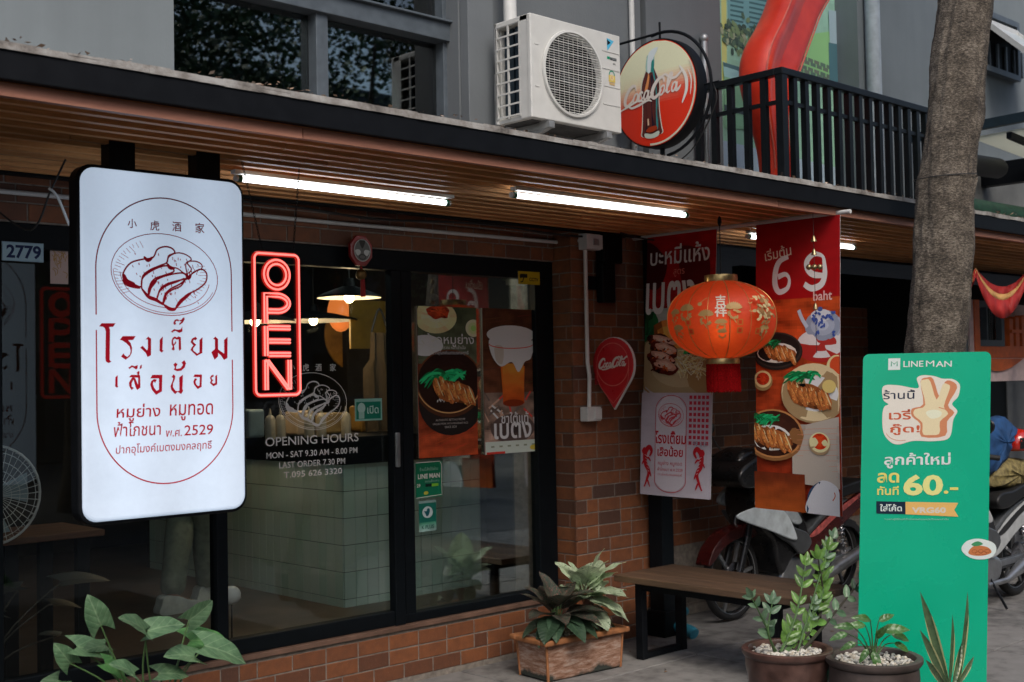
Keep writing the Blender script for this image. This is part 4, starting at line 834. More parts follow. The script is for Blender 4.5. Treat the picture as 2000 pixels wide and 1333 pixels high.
# round advertising sign, perpendicular to the wall
CX, CY = 5.745, 4.745; CZ = A(1285, 184, x=CX).z; CR = .324
t = thing('round_sign', 'round red and cream Coca-Cola sign with a bottle, on a curved bracket', 'sign', (CX, CY, CZ-CR))
q = MB(); q.lathe([(.001,0),(CR*.5,-.012),(CR*.85,-.007),(CR*.985,.0)], (CX-.03, CY, CZ), 56, axis='X')
def coke_art():
    P = Print(lambda u, v, h: Vector((CX-.0305-h-.013*max(0, 1-((u*u+v*v)/(CR*CR))**1.0), CY-u, CZ+v)), .0004, .0004)
    P.disc(0, 0, CR*.985, CR*.985, S(225,60,30), rings=1, n=56)
    n = 40; hb = P.h+.0008
    for k in range(n):
        v0 = -CR*.975+2*CR*.975*k/n; v1 = v0+2*CR*.975/n; f = lambda v: math.sqrt(max(0, (CR*.97)**2-v*v)); tt = (v0+v1)/2/CR
        s2 = min(1, max(0, (tt+.22)/.42)); c1, c2 = S(232,55,30), S(245,238,200); md = tuple(a+(b-a)*s2 for a, b in zip(c1, c2)); s3 = min(1, max(0, (tt-.02)/.38)); md2 = tuple(a+(b-a)*s3 for a, b in zip(c1, c2))
        m_ = 10
        for j in range(m_):
            e0, e1 = -1+2*j/m_, -1+2*(j+1)/m_; w_ = (j+.5)/m_; cc = tuple(a*(1-w_)+b*w_ for a, b in zip(md, md2)); P.h = hb; P.last = None
            P.poly([(f(v0)*e0, v0), (f(v0)*e1, v0), (f(v1)*e1, v1), (f(v1)*e0, v1)], cc)
    P.h = hb+.0008
    B = -.022
    def bl(k, col, dx=0): 
        pr_ = [(-.255,.058),(-.21,.062),(-.16,.057),(-.06,.052),(.02,.060),(.08,.052),(.15,.026),(.20,.020),(.235,.021)]
        P.blob([(B+dx+r*k, z) for z, r in pr_]+[(B+dx-r*k, z) for z, r in reversed(pr_)], col, 4)
    bl(1.30, S(225,222,205)); bl(1.18, S(95,45,40)); 
    P.blob([(B-.052,-.22),(B-.042,.0),(B-.03,.08),(B-.02,.08),(B-.03,0),(B-.035,-.2)], S(45,25,35)); P.blob([(B+.005,-.2),(B+.008,.02),(B+.005,.1),(B+.02,.1),(B+.03,0),(B+.03,-.2)], S(40,25,40)); P.blob([(B+.038,-.2),(B+.042,.02),(B+.02,.12),(B+.03,.14),(B+.052,0),(B+.052,-.2)], S(60,140,140))
    P.blob([(B-.045,.02),(B-.02,.10),(B-.015,.13),(B-.005,.1),(B-.02,.03)], S(235,150,90)); P.rect(B-.03, -.19, B-.018, -.15, S(225,190,160)); P.blob([(B-.03,.14),(B-.022,.235),(B+.03,.235),(B+.028,.14)], S(170,205,195)); P.blob([(B-.02,.14),(B-.01,.25),(B+.06,.27),(B+.02,.2),(B+.0,.13)], S(225,235,235)); P.blob([(B+.01,.13),(B+.012,.19),(B+.03,.2),(B+.03,.14)], S(40,140,130))
    P.blob([(B-.05,-.262),(B-.055,-.235),(B,-.245),(B+.055,-.235),(B+.05,-.262),(B,-.272)], S(205,215,200)); P.blob([(B-.045,-.225),(B,-.235),(B+.045,-.22),(B+.03,-.2),(B-.02,-.205)], S(170,60,30))
    script_logo(P, -.01, .01, .46, S(235,225,215), 1.0, 0.06)
    P.curve([(-.31,-.075),(-.2,-.05),(-.12,-.03),(-.05,-.045)], .012, S(240,235,225), taper=True)
    P.curve([(.20,.13),(.245,.06),(.25,-.02),(.215,-.10)], .022, S(240,235,225), taper=True); P.curve([(.26,.10),(.285,.03),(.275,-.06)], .008, S(240,235,225), taper=True)
    P.ring(0, 0, CR*.955, CR*.955, .012, S(225,215,190), n=56, a0=-1.7, a1=.5)
    P.build('sign_face', t, MT['print_gloss'])
coke_art()
q = MB(); q.lathe([(.001,.003),(CR*.985,.003),(CR+.002,0),(CR+.006,.008),(CR+.006,.085),(CR*.98,.09),(.001,.09)], (CX-.03, CY, CZ), 56, axis='X'); q.build('housing', MT['steel'], t, smooth=True)
q = MB(); q.tube([(CX+.03, CY-(CR+.055)*math.cos(a), CZ+(CR+.055)*math.sin(a)) for a in [math.radians(100-k*8) for k in range(24)]], .010, 8); q.build('bracket_ring', MT['steel'], t, smooth=True)
for pa_, pb_2, r_2 in (((0, CR), (0, CR+.12), .007), ((-CR, 0), (-CR-.11, 0), .006), ((0, -CR), (0, 2.63-CZ), .015), ((0, CR+.055), (WY-CY, CR+.055), .008)): q = MB(); q.tube([(CX+.03, CY+pa_[0], CZ+pa_[1]), (CX+.03, CY+pb_2[0], CZ+pb_2[1])], r_2, 8); q.build('bracket_arm', MT['steel'], t)
q = MB(); q.tube(spline([(CX+.04, CY-.37, CZ+.02), (CX+.04, CY-.40, CZ-.12), (CX+.05, CY-.2, CZ-.37), (CX+.06, CY+.1, CZ-.48)], 8), .004, 6); q.build('cable', MT['cable'], t)
# balcony railing
RX0, RY0, RZ = 6.52, 4.40, A(1525, 133, y=4.40).z
RX0 = A(1525, 133, y=4.40).x; RX1 = A(1828, 400, y=4.4).x
t = thing('balcony_railing', 'black metal balcony railing above the canopy', 'railing', ((RX0+RX1)/2, 4.7, 2.62))
q = MB(); q.box(RX0-.03, RX1, RY0-.03, RY0+.03, RZ-.045, RZ); q.box(RX0-.03, RX0+.03, RY0+.031, WY-.005, RZ-.045, RZ); q.build('top_rail', MT['rail'], t, bevel=.005)
q = MB(); q.box(RX0, RX1, RY0-.012, RY0+.012, RZ-.225, RZ-.20); q.box(RX0-.012, RX0+.012, RY0+.013, WY-.005, RZ-.225, RZ-.20); q.build('mid_rail', MT['rail'], t)
q = MB(); q.box(RX0-.028, RX0+.028, RY0-.028, RY0+.028, 2.62, RZ-.046); q.build('corner_post', MT['rail'], t, bevel=.003)
bm_ = None
def bal(x, y, w_=.02, d_=.02):
    global bm_
    if bm_ is None:
        k = MB(); k.box(-.02, .02, -.02, .02, 0, RZ-.047-2.62); bm_ = bpy.data.meshes.new('baluster'); bm_.from_pydata(k.v, [], k.f); bm_.materials.append(MT['rail'])
    inst('baluster', bm_, t, (x, y, 2.62))
for k in range(1, int((RX1-RX0)/.13)+1): bal(RX0+k*.13, RY0)
for k in range(1, 6): bal(RX0, RY0+k*.13)
q = MB(); q.box(RX0, RX1, RY0, WY, 2.616, 2.66); q.build('balcony_floor', MT['conc'], t)
# red fibreglass sculpture
red = NM('glossy_red'); v = red.world(); n = red.noise(v, 5, 4); red.set(Base_Color=red.ramp(n, [(.3,(.66,.030,.012,1)),(.7,(.85,.062,.024,1))]), Roughness=.32); red.b.inputs['Coat Weight'].default_value = .0; MT['red'] = red.mat
sy = 4.78
ctr = [(1516, 360, 30, 40), (1512, 300, 32, 42), (1505, 250, 37, 44), (1499, 205, 44, 48), (1498, 160, 53, 54), (1506, 120, 56, 56), (1524, 80, 52, 54), (1540, 42, 50, 52), (1556, 0, 50, 50), (1584, -45, 50, 50), (1630, -90, 50, 46)]
q = MB(); vs_ = []; sec = 20; sp = spline([(a, b, 0) for a, b, c, d in ctr], 4); wd_ = spline([(c, d, 0) for a, b, c, d in ctr], 4)
for i, (p, wv) in enumerate(zip(sp, wd_)):
    c = A(p.x, p.y, y=sy); pm = 1/ (A(p.x+1, p.y, y=sy)-A(p.x, p.y, y=sy)).length; rr = wv.x/pm*.55
    d = sp[min(i+1, len(sp)-1)]-sp[max(0, i-1)]; tilt = math.atan2(d.x, -d.y)
    for j in range(sec):
        a = 2*math.pi*j/sec; ca, sa = math.cos(a), math.sin(a); x_ = abs(ca)**.8*(1 if ca > 0 else -1)*rr*1.12; y_ = abs(sa)**.8*(1 if sa > 0 else -1)*rr*.95
        if sa < 0: y_ += rr*.55*max(0, 1-abs(ca)*1.35)      # hollow along the street side
        vs_.append(c+Vector((x_*math.cos(tilt), y_, -x_*math.sin(tilt)*.9)))
k_ = len(sp); q.add(vs_, [(i*sec+j, i*sec+(j+1)%sec, (i+1)*sec+(j+1)%sec, (i+1)*sec+j) for i in range(k_-1) for j in range(sec)]+[tuple(range(sec)), tuple((k_-1)*sec+j for j in reversed(range(sec)))])
tag(q.build('fibreglass_sculpture', MT['red'], smooth=True, subd=1), 'tall bent glossy red fibreglass sculpture on the balcony', 'sculpture')
fs_ = bpy.data.objects['fibreglass_sculpture']
for jx in (12, 18):
    q = MB(); q.tube([vs_[i*sec+jx]+Vector((0,-.004,0)) for i in range(2, k_-2)], .006, 5); q.build('seam', plain('seam_red', (.75,.16,.11,1), .3), fs_, smooth=True)

# ================================================================ HANGING THINGS
BXP = 5.85
q = MB(); q.tube([(BXP, 5.06, 2.475), (BXP, 3.52, 2.475)], .012, 10); tag(q.build('banner_rod', MT['white_pl'], smooth=True), 'white rod carrying the two food banners under the soffit', 'rod')
def banner(name, label, ya, yb, ztop, za_, zb_, seed):
    t = thing(name, label, 'banner', (BXP, (ya+yb)/2, min(za_, zb_))); w_ = ya-yb
    def fn(u, v, h):
        s_ = u/w_; vt = 1-v/1.52; zb2 = za_+(zb_-za_)*s_
        bend = .0055*math.sin(s_*5.5+seed)*(vt**.7)+.018*math.sin(vt*2.6+seed)*vt
        return Vector((BXP-.012-h-bend, ya-u+.04*vt*(1 if seed == 1 else 2.2), ztop-vt*(ztop-zb2)))
    q = MB(); nu, nv = 14, 30; q.add([fn(w_*i/nu, 1.52*j/nv, 0) for j in range(nv+1) for i in range(nu+1)], [(j*(nu+1)+i, j*(nu+1)+i+1, (j+1)*(nu+1)+i+1, (j+1)*(nu+1)+i) for j in range(nv) for i in range(nu)])
    o = q.build('cloth', plain('banner_vinyl', (.45,.45,.45,1), .5), t, smooth=True); sm = o.modifiers.new('s', 'SOLIDIFY'); sm.thickness = .0012; sm.offset = 1 if seed else -1
    P = Print(fn, .0030, .00016); P.clip = (0, w_, 0, 1.52); return t, P, w_, 1.52
t, P, w_, h_ = banner('food_banner', 'left hanging banner, red above a pork noodle plate with two tigers below', 4.93, 4.40, 2.468, .885, .878, 0)
P.rect(0, 0, w_, h_, S(120,12,18), 12, 26, S(150,18,22), .3); P.rect(0, h_*.40, w_, h_*.72, S(165,165,165), 10, 10, S(160,165,160), .15); P.rect(0, 0, w_, h_*.40, S(170,165,175), 8, 8, S(175,168,172), .06)
P.blob([(0,h_*.98),(w_*.3,h_*.9),(w_*.2,h_*.8),(0,h_*.82)], S(60,6,12)); P.blob([(w_*.5,h_*.95),(w,h_*.9) if 0 else (w_*.9,h_*.9),(w_*.85,h_*.76),(w_*.55,h_*.8)], S(80,10,14))
P.disc(w_*.05, h_*.62, w_*.14, h_*.09, S(15,60,40), S(30,90,50), n=12, rings=3, nz=.8, wob=.6, seed=2)
P.disc(w_*.55, h_*.50, w_*.70, h_*.145, S(150,120,80)); P.disc(w_*.55, h_*.505, w_*.68, h_*.135, S(185,170,140), S(150,130,95), rings=3)
for k in range(70):
    R = random.Random(k); a = w_*(.55+.4*R.random()); b = h_*(.44+.09*R.random()); P.curve([(a, b), (a+w_*.1*R.uniform(-1,1), b+h_*.03), (a+w_*.2*R.uniform(-1,1), b+h_*.02)], .005, S(*R.choice([(215,200,150),(190,165,110),(225,215,180)])))
for k in range(30):
    R = random.Random(k+9); P.disc(w_*(.62+.3*R.random()), h_*(.54+.08*R.random()), .022, .012, S(*R.choice([(20,110,60),(30,150,80),(12,70,40)])), rot=R.random()*3, n=6)
P.disc(w_*.32, h_*.60, w_*.28, h_*.07, S(220,150,70), S(170,90,40), n=14, rings=3, nz=.8, wob=.5, seed=5)
for k in range(4):
    cu_, cv_ = w_*(.26+.05*(k%2)), h_*(.595-.032*k); P.disc(cu_, cv_-.006, w_*.21, h_*.028, S(110,35,18), S(60,18,10), rot=-.25, n=18, rings=4, nz=.9, wob=.3, seed=k); P.disc(cu_+.012, cv_+.006, w_*.17, h_*.017, S(215,180,165), S(190,140,120), rot=-.25, n=16, rings=3, nz=.35, wob=.35, seed=k+9)
    for e in range(10): R = random.Random(k*10+e); P.disc(cu_+R.uniform(-.17,.17)*w_, cv_-.012+R.uniform(-.3,.3)*.05, .012, .006, S(*R.choice([(150,60,25),(70,20,10),(190,100,50)])), rot=R.random()*3, n=6)
gc = S(225,215,205); P.text('บะหมี่แห้ง', w_*.5, h_*.925, w_*.86, gc, h=.115, weight=.012); P.text('สูตร', w_*.5, h_*.852, w_*.16, S(200,110,100)); P.text('เบตง', w_*.38, h_*.76, w_*.72, S(215,205,210), h=.19, weight=.02)
P.rect(0, 0, w_, h_*.395, S(178,172,182), 8, 8, S(170,160,170), .05)
for i in range(5):
    for j in range(9): P.rect(w_*(.70+i*.06), h_*(.20+j*.0215), w_*(.74+i*.06), h_*(.213+j*.0215), S(170,40,60))
P.poly([(w_*.24,h_*.05),(w_*.24,h_*.34),(w_*.36,h_*.385),(w_*.54,h_*.385),(w_*.66,h_*.34),(w_*.66,h_*.05),(w_*.54,.03),(w_*.36,.03)], S(188,182,190)); pk = S(185,70,80)
P.ring(w_*.45, h_*.33, w_*.22, h_*.055, .004, pk, a0=0, a1=math.pi); P.ring(w_*.45, h_*.06, w_*.22, h_*.045, .004, pk, a0=math.pi, a1=2*math.pi); P.line([(w_*.23,h_*.06),(w_*.23,h_*.33)], .004, pk); P.line([(w_*.67,h_*.06),(w_*.67,h_*.33)], .004, pk)
tray_logo(P, w_*.45, h_*.31, w_*.18, pk, .004); P.text('โรงเตี๊ยม', w_*.45, h_*.225, w_*.44, S(175,30,45), h=.075, weight=.02); P.text('เสือน้อย', w_*.45, h_*.172, w_*.36, S(175,30,45), h=.06, weight=.02); P.text('หมูย่าง หมูทอด', w_*.45, h_*.125, w_*.34, pk); P.text('ฟ้าโภชนา พ.ศ.2529', w_*.45, h_*.103, w_*.36, pk); P.text('ปากอุโมงค์เบตงมงคลฤทธิ์', w_*.45, h_*.082, w_*.34, pk)
for s_, cx_ in ((1, .12), (-1, .85)):
    rd = S(165,25,35); q2 = lambda a, b: (w_*(cx_+a*s_), h_*b)
    P.curve([q2(.03,.15),q2(.06,.17),q2(.02,.185),q2(-.04,.16),q2(-.03,.12),q2(.02,.09),q2(-.02,.05),q2(-.05,.03)], lambda u_: .010+.022*math.sin(math.pi*min(1,u_*1.1)), rd); P.disc(*q2(-.05,.17), .022, .020, rd, n=10, wob=.3)
    for a_, b_2 in (((-.03,.13),(-.09,.115)),((.0,.10),(.06,.07)),((-.02,.06),(.04,.03)),((-.02,.14),(.05,.13))): P.curve([q2(*a_), q2((a_[0]+b_2[0])/2, (a_[1]+b_2[1])/2+.008), q2(*b_2)], .012, rd, taper=True)
    for k in range(6): P.line([q2(-.045+k*.01,.155-k*.012), q2(-.01+k*.008,.15-k*.012)], .003, S(190,175,180))
P.text('99 บาท', w_*.87, h_*.205, w_*.2, S(120,125,140), weight=.01); P.gain = 1.45; P.build('print', t)
t, P, w_, h_ = banner('price_banner', 'right hanging banner reading 69 baht over bowls and a teapot', 4.12, 3.575, 2.462, .852, .836, 1)
P.rect(0, 0, w_, h_*.80, S(125,35,15), 12, 26, S(170,65,25), .55); P.rect(0, h_*.73, w_, h_, S(150,10,16), 12, 14, S(140,10,16), .12)
P.text('เริ่มต้น', w_*.27, h_*.895, w_*.32, S(215,195,175), weight=.006, rot=.12); 
def bq(x, y):
    p = A(1230+x/2.222, 420+y/2.222, x=BXP-.02); return (4.12-p.y, 1.52*(1-(2.462-p.z)/(2.462-.844)))
nw = S(222,222,228)
P.curve([bq(*k) for k in ((690,182),(655,200),(638,240),(636,300),(655,335),(690,318),(697,280),(680,258),(648,270))], lambda t_: .030*(.55+.6*abs(math.sin(3.6*t_+.4))), nw, n=6)
P.curve([bq(*k) for k in ((842,262),(800,258),(776,235),(772,200),(800,170),(838,178),(848,215),(850,262),(835,302),(795,318),(762,300))], lambda t_: .030*(.55+.6*abs(math.sin(5.0*t_+.6))), nw, n=6)
P.text('baht', w_*.80, h_*.735, w_*.22, S(215,170,165), weight=.012)
P.disc(w_*.78, h_*.565, w_*.30, h_*.055, S(160,40,35)); P.disc(w_*.78, h_*.575, w_*.28, h_*.05, S(200,195,195)); P.disc(w_*.78, h_*.578, w_*.18, h_*.03, S(160,45,40))
P.disc(w_*.80, h_*.635, w_*.21, h_*.052, S(175,185,200), S(120,130,150), rings=3, n=20); P.disc(w_*.78, h_*.668, w_*.12, h_*.022, S(190,195,205), n=16); P.disc(w_*.77, h_*.69, w_*.03, h_*.008, S(60,80,140)); P.curve([(w_*.62,h_*.63),(w_*.56,h_*.66),(w_*.52,h_*.69)], .022, S(170,180,195)); P.curve([(w_*.98,h_*.66),(w_*1.02,h_*.63),(w_*.97,h_*.60)], .012, S(150,160,180))
for k in range(26): R = random.Random(k); P.disc(w_*(.66+.28*R.random()), h_*(.60+.08*R.random()), .012, .007, S(55,80,150), rot=R.random()*3, n=7, wob=.5, seed=k)
bowl(P, w_*.26, h_*.555, w_*.30, h_*.062, S(60,50,45), S(35,30,28)); P.disc(w_*.26, h_*.545, w_*.24, h_*.035, S(205,200,190), n=16, nz=.2); pork(P, w_*.30, h_*.545, w_*.20, 3, 6, False); noodles_leafy(P, w_*.18, h_*.555, w_*.16, 5)
P.disc(w_*.97, h_*.49, w_*.12, h_*.045, S(225,190,140)); P.disc(w_*.98, h_*.50, w_*.09, h_*.03, S(190,70,35))
P.disc(w_*.10, h_*.448, w_*.12, h_*.035, S(140,110,70)); P.disc(w_*.10, h_*.454, w_*.105, h_*.03, S(215,175,125)); P.disc(w_*.10, h_*.455, w_*.08, h_*.022, S(195,60,25), S(150,35,15), rings=2, nz=.5)
P.disc(w_*.70, h_*.405, w_*.38, h_*.100, S(150,125,90)); P.disc(w_*.70, h_*.41, w_*.37, h_*.098, S(220,200,165), S(205,180,140), rings=3); P.disc(w_*.72, h_*.405, w_*.27, h_*.06, S(225,220,210), n=20, nz=.1); noodles_leafy(P, w_*.58, h_*.43, w_*.24, 8); pork(P, w_*.66, h_*.395, w_*.26, 6, 8, False); P.disc(w_*.89, h_*.43, w_*.08, h_*.022, S(225,180,110))
P.poly([(w_*.42,h_*.10),(w_,h_*.09),(w_,h_*.33),(w_*.62,h_*.30)], S(165,155,145)); P.rect(w_*.45, h_*.10, w_, h_*.30, S(170,160,150), 6, 6, S(160,150,140), .25)
for k in range(10): P.line([(w_*.5, h_*(.12+k*.018)), (w_*.98, h_*(.13+k*.018))], .0015, S(190,120,100))
bowl(P, w_*.23, h_*.265, w_*.35, h_*.085, S(205,140,85), S(70,35,22), .07); P.disc(w_*.20, h_*.25, w_*.24, h_*.045, S(215,210,200), n=16, nz=.2); noodles_leafy(P, w_*.12, h_*.285, w_*.22, 11); pork(P, w_*.20, h_*.25, w_*.26, 9, 7, False)
P.disc(w_*.78, h_*.235, w_*.125, h_*.036, S(150,125,95)); P.disc(w_*.78, h_*.242, w_*.12, h_*.034, S(225,195,150)); P.disc(w_*.78, h_*.245, w_*.095, h_*.027, S(215,70,25), S(180,45,15), rings=3, nz=.4)
P.rect(0, 0, w_*.60, h_*.13, S(150,70,25), 6, 6, S(95,35,15), .3); P.blob([(w_*.62,-.0),(w_*.66,h_*.07),(w_*.80,h_*.115),(w_*.99,h_*.09),(w_,0)], S(190,190,195)); P.curve([(w_*.62,0),(w_*.66,h_*.07),(w_*.78,h_*.11)], .02, S(30,60,90), taper=True); P.curve([(w_*.9,h_*.1),(w_*.95,h_*.07),(w_*.92,h_*.05)], .006, S(170,90,60)); P.gain = 1.45; P.build('print', t)
# lantern
LX, LYY = 5.50, 4.12; c_ = A(1410, 625, x=LX); LYY = c_.y; LZ = c_.z; LR, LH = .300, .226
t = thing('paper_lantern', 'lit round red Chinese lantern with gold print and red tassel', 'lantern', (LX, LYY, LZ-.38))
lm = NM('lantern_silk'); n = lm.noise(lm.world(), 40, 3); lm.set(Base_Color=lm.ramp(n, [(.3,(.36,.026,.010,1)),(.7,(.46,.042,.014,1))]), Roughness=.6); lm.b.inputs['Emission Color'].default_value = (1,.10,.012,1); lm.b.inputs['Emission Strength'].default_value = .05
lm.b.inputs['Transmission Weight'].default_value = 0
sb = lm.node('BsdfTranslucent'); sb.inputs[0].default_value = (.9,.16,.04,1); ms = lm.node('MixShader'); ms.inputs[0].default_value = .34; lm.link(lm.b.outputs[0], ms.inputs[1]); lm.link(sb.outputs[0], ms.inputs[2]); lm.link(ms.outputs[0], lm.out.inputs[0])
gold = plain('gold_print', (.50,.30,.10,1), .35, .6); goldm = plain('gold_band', (.55,.40,.18,1), .3, .8)
def ls(a, e, off=0):      # a azimuth, e latitude -1..1
    zz = e*LH; r = math.sqrt(max(0, 1-abs(e)**2.3))*(LR-.012*abs(math.sin(a*8))**.5*.35); r = max(r, .088); return Vector((LX+(r+off)*math.cos(a), LYY+(r+off)*math.sin(a), LZ+zz*.96))
q = MB(); na, ne = 96, 24; q.add([ls(2*math.pi*i/na, -.97+1.94*j/ne) for j in range(ne+1) for i in range(na)], [(j*na+i, j*na+(i+1)%na, (j+1)*na+(i+1)%na, (j+1)*na+i) for j in range(ne) for i in range(na)]); q.build('silk_shade', lm.mat, t, smooth=True)
q = MB()
for k in range(16): a = math.pi*k/8; q.tube([ls(a, -.97+1.94*j/20, .001) for j in range(21)], .0016 if k % 2 else .0026, 5)
q.build('rib', gold, t)
va = math.atan2(-LYY, -LX)
def lfn(u, v, h): return ls(va+u/LR, max(-.96, min(.96, v/LH)), h)
P = Print(lfn, .003, .0003); gd = S(185,150,95); gd2 = S(225,220,205)
P.text('吉', -.005, .095, .058, gd2, weight=.02); P.text('祥', -.005, .035, .066, gd2, weight=.02)
def lotus(cu, cv, k, col, seed=0):
    R = random.Random(seed)
    for i in range(11): a = math.radians(-75+15*i)+math.pi/2; P.disc(cu+math.cos(a)*.020*k*1.4, cv+math.sin(a)*.020*k, .020*k, .0065*k, col, rot=a, n=8)
    for i in range(9): a = R.uniform(0, 6.3); P.disc(cu+math.cos(a)*.028*k, cv-.028*k+math.sin(a)*.02*k, .012*k, .006*k, col, rot=R.random()*3, n=7, wob=.4, seed=i)
    P.curve([(cu-.02*k, cv-.03*k), (cu, cv-.06*k), (cu+.01*k, cv-.075*k)], .006*k, col, taper=True)
for i, (cu, cv, k) in enumerate(((-.085,.01,1.2),(.065,.045,1.3),(-.20,.045,1.3),(-.28,.03,1.0),(-.005,-.035,.9),(.0,-.085,.7),(-.245,-.06,1.0),(.23,-.07,.9))): lotus(cu, cv, k*.8, gd, i)
for k in range(60): R = random.Random(k+77); P.disc(.225+R.gauss(0,.03), .03+R.gauss(0,.05), .014, .008, S(*R.choice([(185,160,115),(205,185,140),(150,110,70)])), rot=R.random()*3, n=7, wob=.5, seed=k)
for cu, cv in ((-.165,-.025),(-.155,-.075),(.085,-.03),(.085,-.075),(.18,-.08)): P.rect(cu-.014, cv-.016, cu+.014, cv+.016, S(190,110,50)); P.rect(cu-.008, cv-.010, cu+.008, cv+.010, S(205,60,25))
for cu, cv in ((.14,.075),(.155,.10),(.14,.03)): P.curve([(cu-.012,cv+.003),(cu,cv-.002),(cu+.012,cv+.006)], .004, gd, taper=True)
P.disc(-.105, .075, .011, .011, gd); P.curve([(-.10,.085),(-.085,.1),(-.07,.108)], .003, gd); P.build('gold_print', t, MT['print'])
for z0_, z1_, nm in ((LH*.93, LH*.93+.036, 'upper'), (-LH*.93-.034, -LH*.93-.004, 'lower')):
    q = MB(); q.lathe([(.078, z0_), (.090, z0_), (.093, (z0_+z1_)/2), (.090, z1_), (.078, z1_)], (LX, LYY, LZ), 32); q.build('gold_band', goldm, t, smooth=True)
q = MB(); R_ = random.Random(3)
for k in range(260): a = 2*math.pi*k/260; r = .088+R_.uniform(-.008,.004); zz = LZ-LH*.93-.033; q.tube([(LX+r*math.cos(a), LYY+r*math.sin(a), zz), (LX+r*1.03*math.cos(a), LYY+r*1.03*math.sin(a), zz-.07), (LX+r*math.cos(a)*1.02+R_.uniform(-.003,.003), LYY+r*math.sin(a)*1.02, zz-.145-R_.uniform(0,.014))], .0022, 3)
stuff(q.build('tassel', plain('tassel_silk', (.20,.003,.004,1), .9, spec=.05, var=.5, scale=120), t))
q = MB(); q.tube([(LX, LYY, LZ+LH+.0), (LX, LYY, 2.487)], .003, 6); q.build('cord', MT['cable'], t); q = MB(); q.ball((LX, LYY, 2.46), .012, 8, q=(1,1,2.4)); q.build('hook', MT['steel'], t)
q = MB(); q.ball(Vector((LX, LYY, LZ-.05))+Vector((-LX, -LYY, 0)).normalized()*.225, .024, 10); l = bpy.data.lights.new('lantern_light', 'POINT'); l.energy = 0.55; l.color = (1,.62,.3); l.shadow_soft_size = .03; lo_ = bpy.data.objects.new('lantern_light', l); COL.objects.link(lo_); lo_.location = (LX, LYY, LZ-.03)
q.build('bulb', emit('lantern_bulb', (1,.62,.25,1), 9), t, smooth=True)
# wind chime
cx_ = A(1590, 500, y=3.66).x; cyy = 3.66
t = thing('bell_wind_chime', 'string of small brass bells hanging in front of the 69 baht banner', 'wind chime', (cx_, cyy, 1.9))
zf = lambda py: A(1590, py, y=3.66).z
q = MB(); q.tube([(cx_, cyy, 2.487), (cx_, cyy, zf(690))], .0015, 5); q.build('string', MT['cable'], t)
br = plain('aged_brass', (.30,.24,.13,1), .3, .85)
for py, r in ((468, .018), (494, .016), (600, .014)): q = MB(); q.lathe([(.002,.022),(.006,.018),(.010,.006),(r,-.012),(r*.9,-.012)], (cx_, cyy, zf(py)), 12); q.build('bell', br, t, smooth=True)
for dx in (-.028, 0, .028): q = MB(); q.ball((cx_+dx*.8, cyy-dx*.7, zf(522)), .016, 10); q.build('bell', br, t, smooth=True)

# ================================================================ ON THE PAVEMENT
t = thing('wooden_bench', 'wooden plank bench with black square steel legs', 'bench', (5.57, 4.15, 0))
for k in range(3):
    q = MB(); q.box(5.30+k*.178, 5.30+k*.178+.175, 3.56, 4.79, .435, .472); q.build('seat_plank', MT['bench'], t, bevel=.004)
for y in (4.62, 3.70):
    for x in (5.345, 5.70): q = MB(); q.box(x-.0, x+.045, y, y+.05, 0, .434); q.build('leg', MT['steel'], t, bevel=.002)
    q = MB(); q.box(5.391, 5.699, y+.004, y+.046, 0.002, .034); q.build('foot_bar', MT['steel'], t); q = MB(); q.box(5.391, 5.699, y+.004, y+.046, .39, .432); q.build('top_bar', MT['steel'], t)
for x in (5.35, 5.705): q = MB(); q.box(x, x+.035, 3.751, 4.619, .392, .430); q.build('side_rail', MT['steel'], t)
# blue drain pipe
q = MB(); bl = plain('blue_pvc', (.03,.22,.32,1), .35, var=.12); q.tube(spline([(6.45,5.2,.05),(6.10,5.08,.045),(5.99,5.02,.045),(5.95,4.93,.05)], 5), .030, 12); q.tube(spline([(6.03,5.03,.045),(6.00,4.90,.055),(5.99,4.80,.045),(5.985,4.755,.03)], 6), .036, 12); tag(q.build('drain_pipe', bl, smooth=True), 'blue PVC drain pipe with an elbow lying at the foot of the post', 'pipe')
# green roll-up stand
c0, c1 = A(1683, 700, z=1.59), A(1932, 700, z=1.59)
p0, p1 = Vector((5.500, 3.350, 0)), Vector((5.853, 2.860, 0)); eu = (p1-p0).normalized(); W_ = .615; en = Vector((-eu.y*-1, 0, 0)); en = Vector((eu.y, -eu.x, 0)); 
if en.dot(Vector((0,0,0))-p0) < 0: en = -en
HH = 1.70; ev = Vector((0,0,1))-en*.020
t = thing('promotion_stand', 'tall green LINE MAN promotion stand-up board with rounded top corners', 'display stand', ((p0.x+p1.x)/2, (p0.y+p1.y)/2, 0))
fn = lambda u, v, h: p0+eu*u+ev*v+en*h+eu*(.047*v)
q = MB(); o = [(0,.03)]+[(W_,.03)]+[(W_-.03+.03*math.cos(a), HH-.03+.03*math.sin(a)) for a in [math.radians(15*k) for k in range(7)]]+[(.03+.03*math.cos(a), HH-.03+.03*math.sin(a)) for a in [math.radians(90+15*k) for k in range(7)]]
n_ = len(o); q.add([fn(u, v, 0) for u, v in o]+[fn(u, v, -.006) for u, v in o], [tuple(range(n_)), tuple(reversed(range(n_, 2*n_)))]+[((i+1)%n_, i, n_+i, n_+(i+1)%n_) for i in range(n_)])
q.build('board', plain('promo_green', S(0,172,132), .26, var=.05, scale=3), t)
q = MB(); q.add([fn(u, v, h) for h in (.03, -.08) for u, v in ((0,0),(W_,0),(W_,.03),(0,.03))], [(0,1,2,3),(7,6,5,4),(0,4,5,1),(1,5,6,2),(2,6,7,3),(3,7,4,0)]); q.build('foot', MT['alu'], t)
q = MB(); q.tube([fn(W_/2, .03, -.03), fn(W_/2, HH-.05, -.012)], .008, 8); q.build('support_pole', MT['alu'], t)
P = Print(fn, .001, .0001)
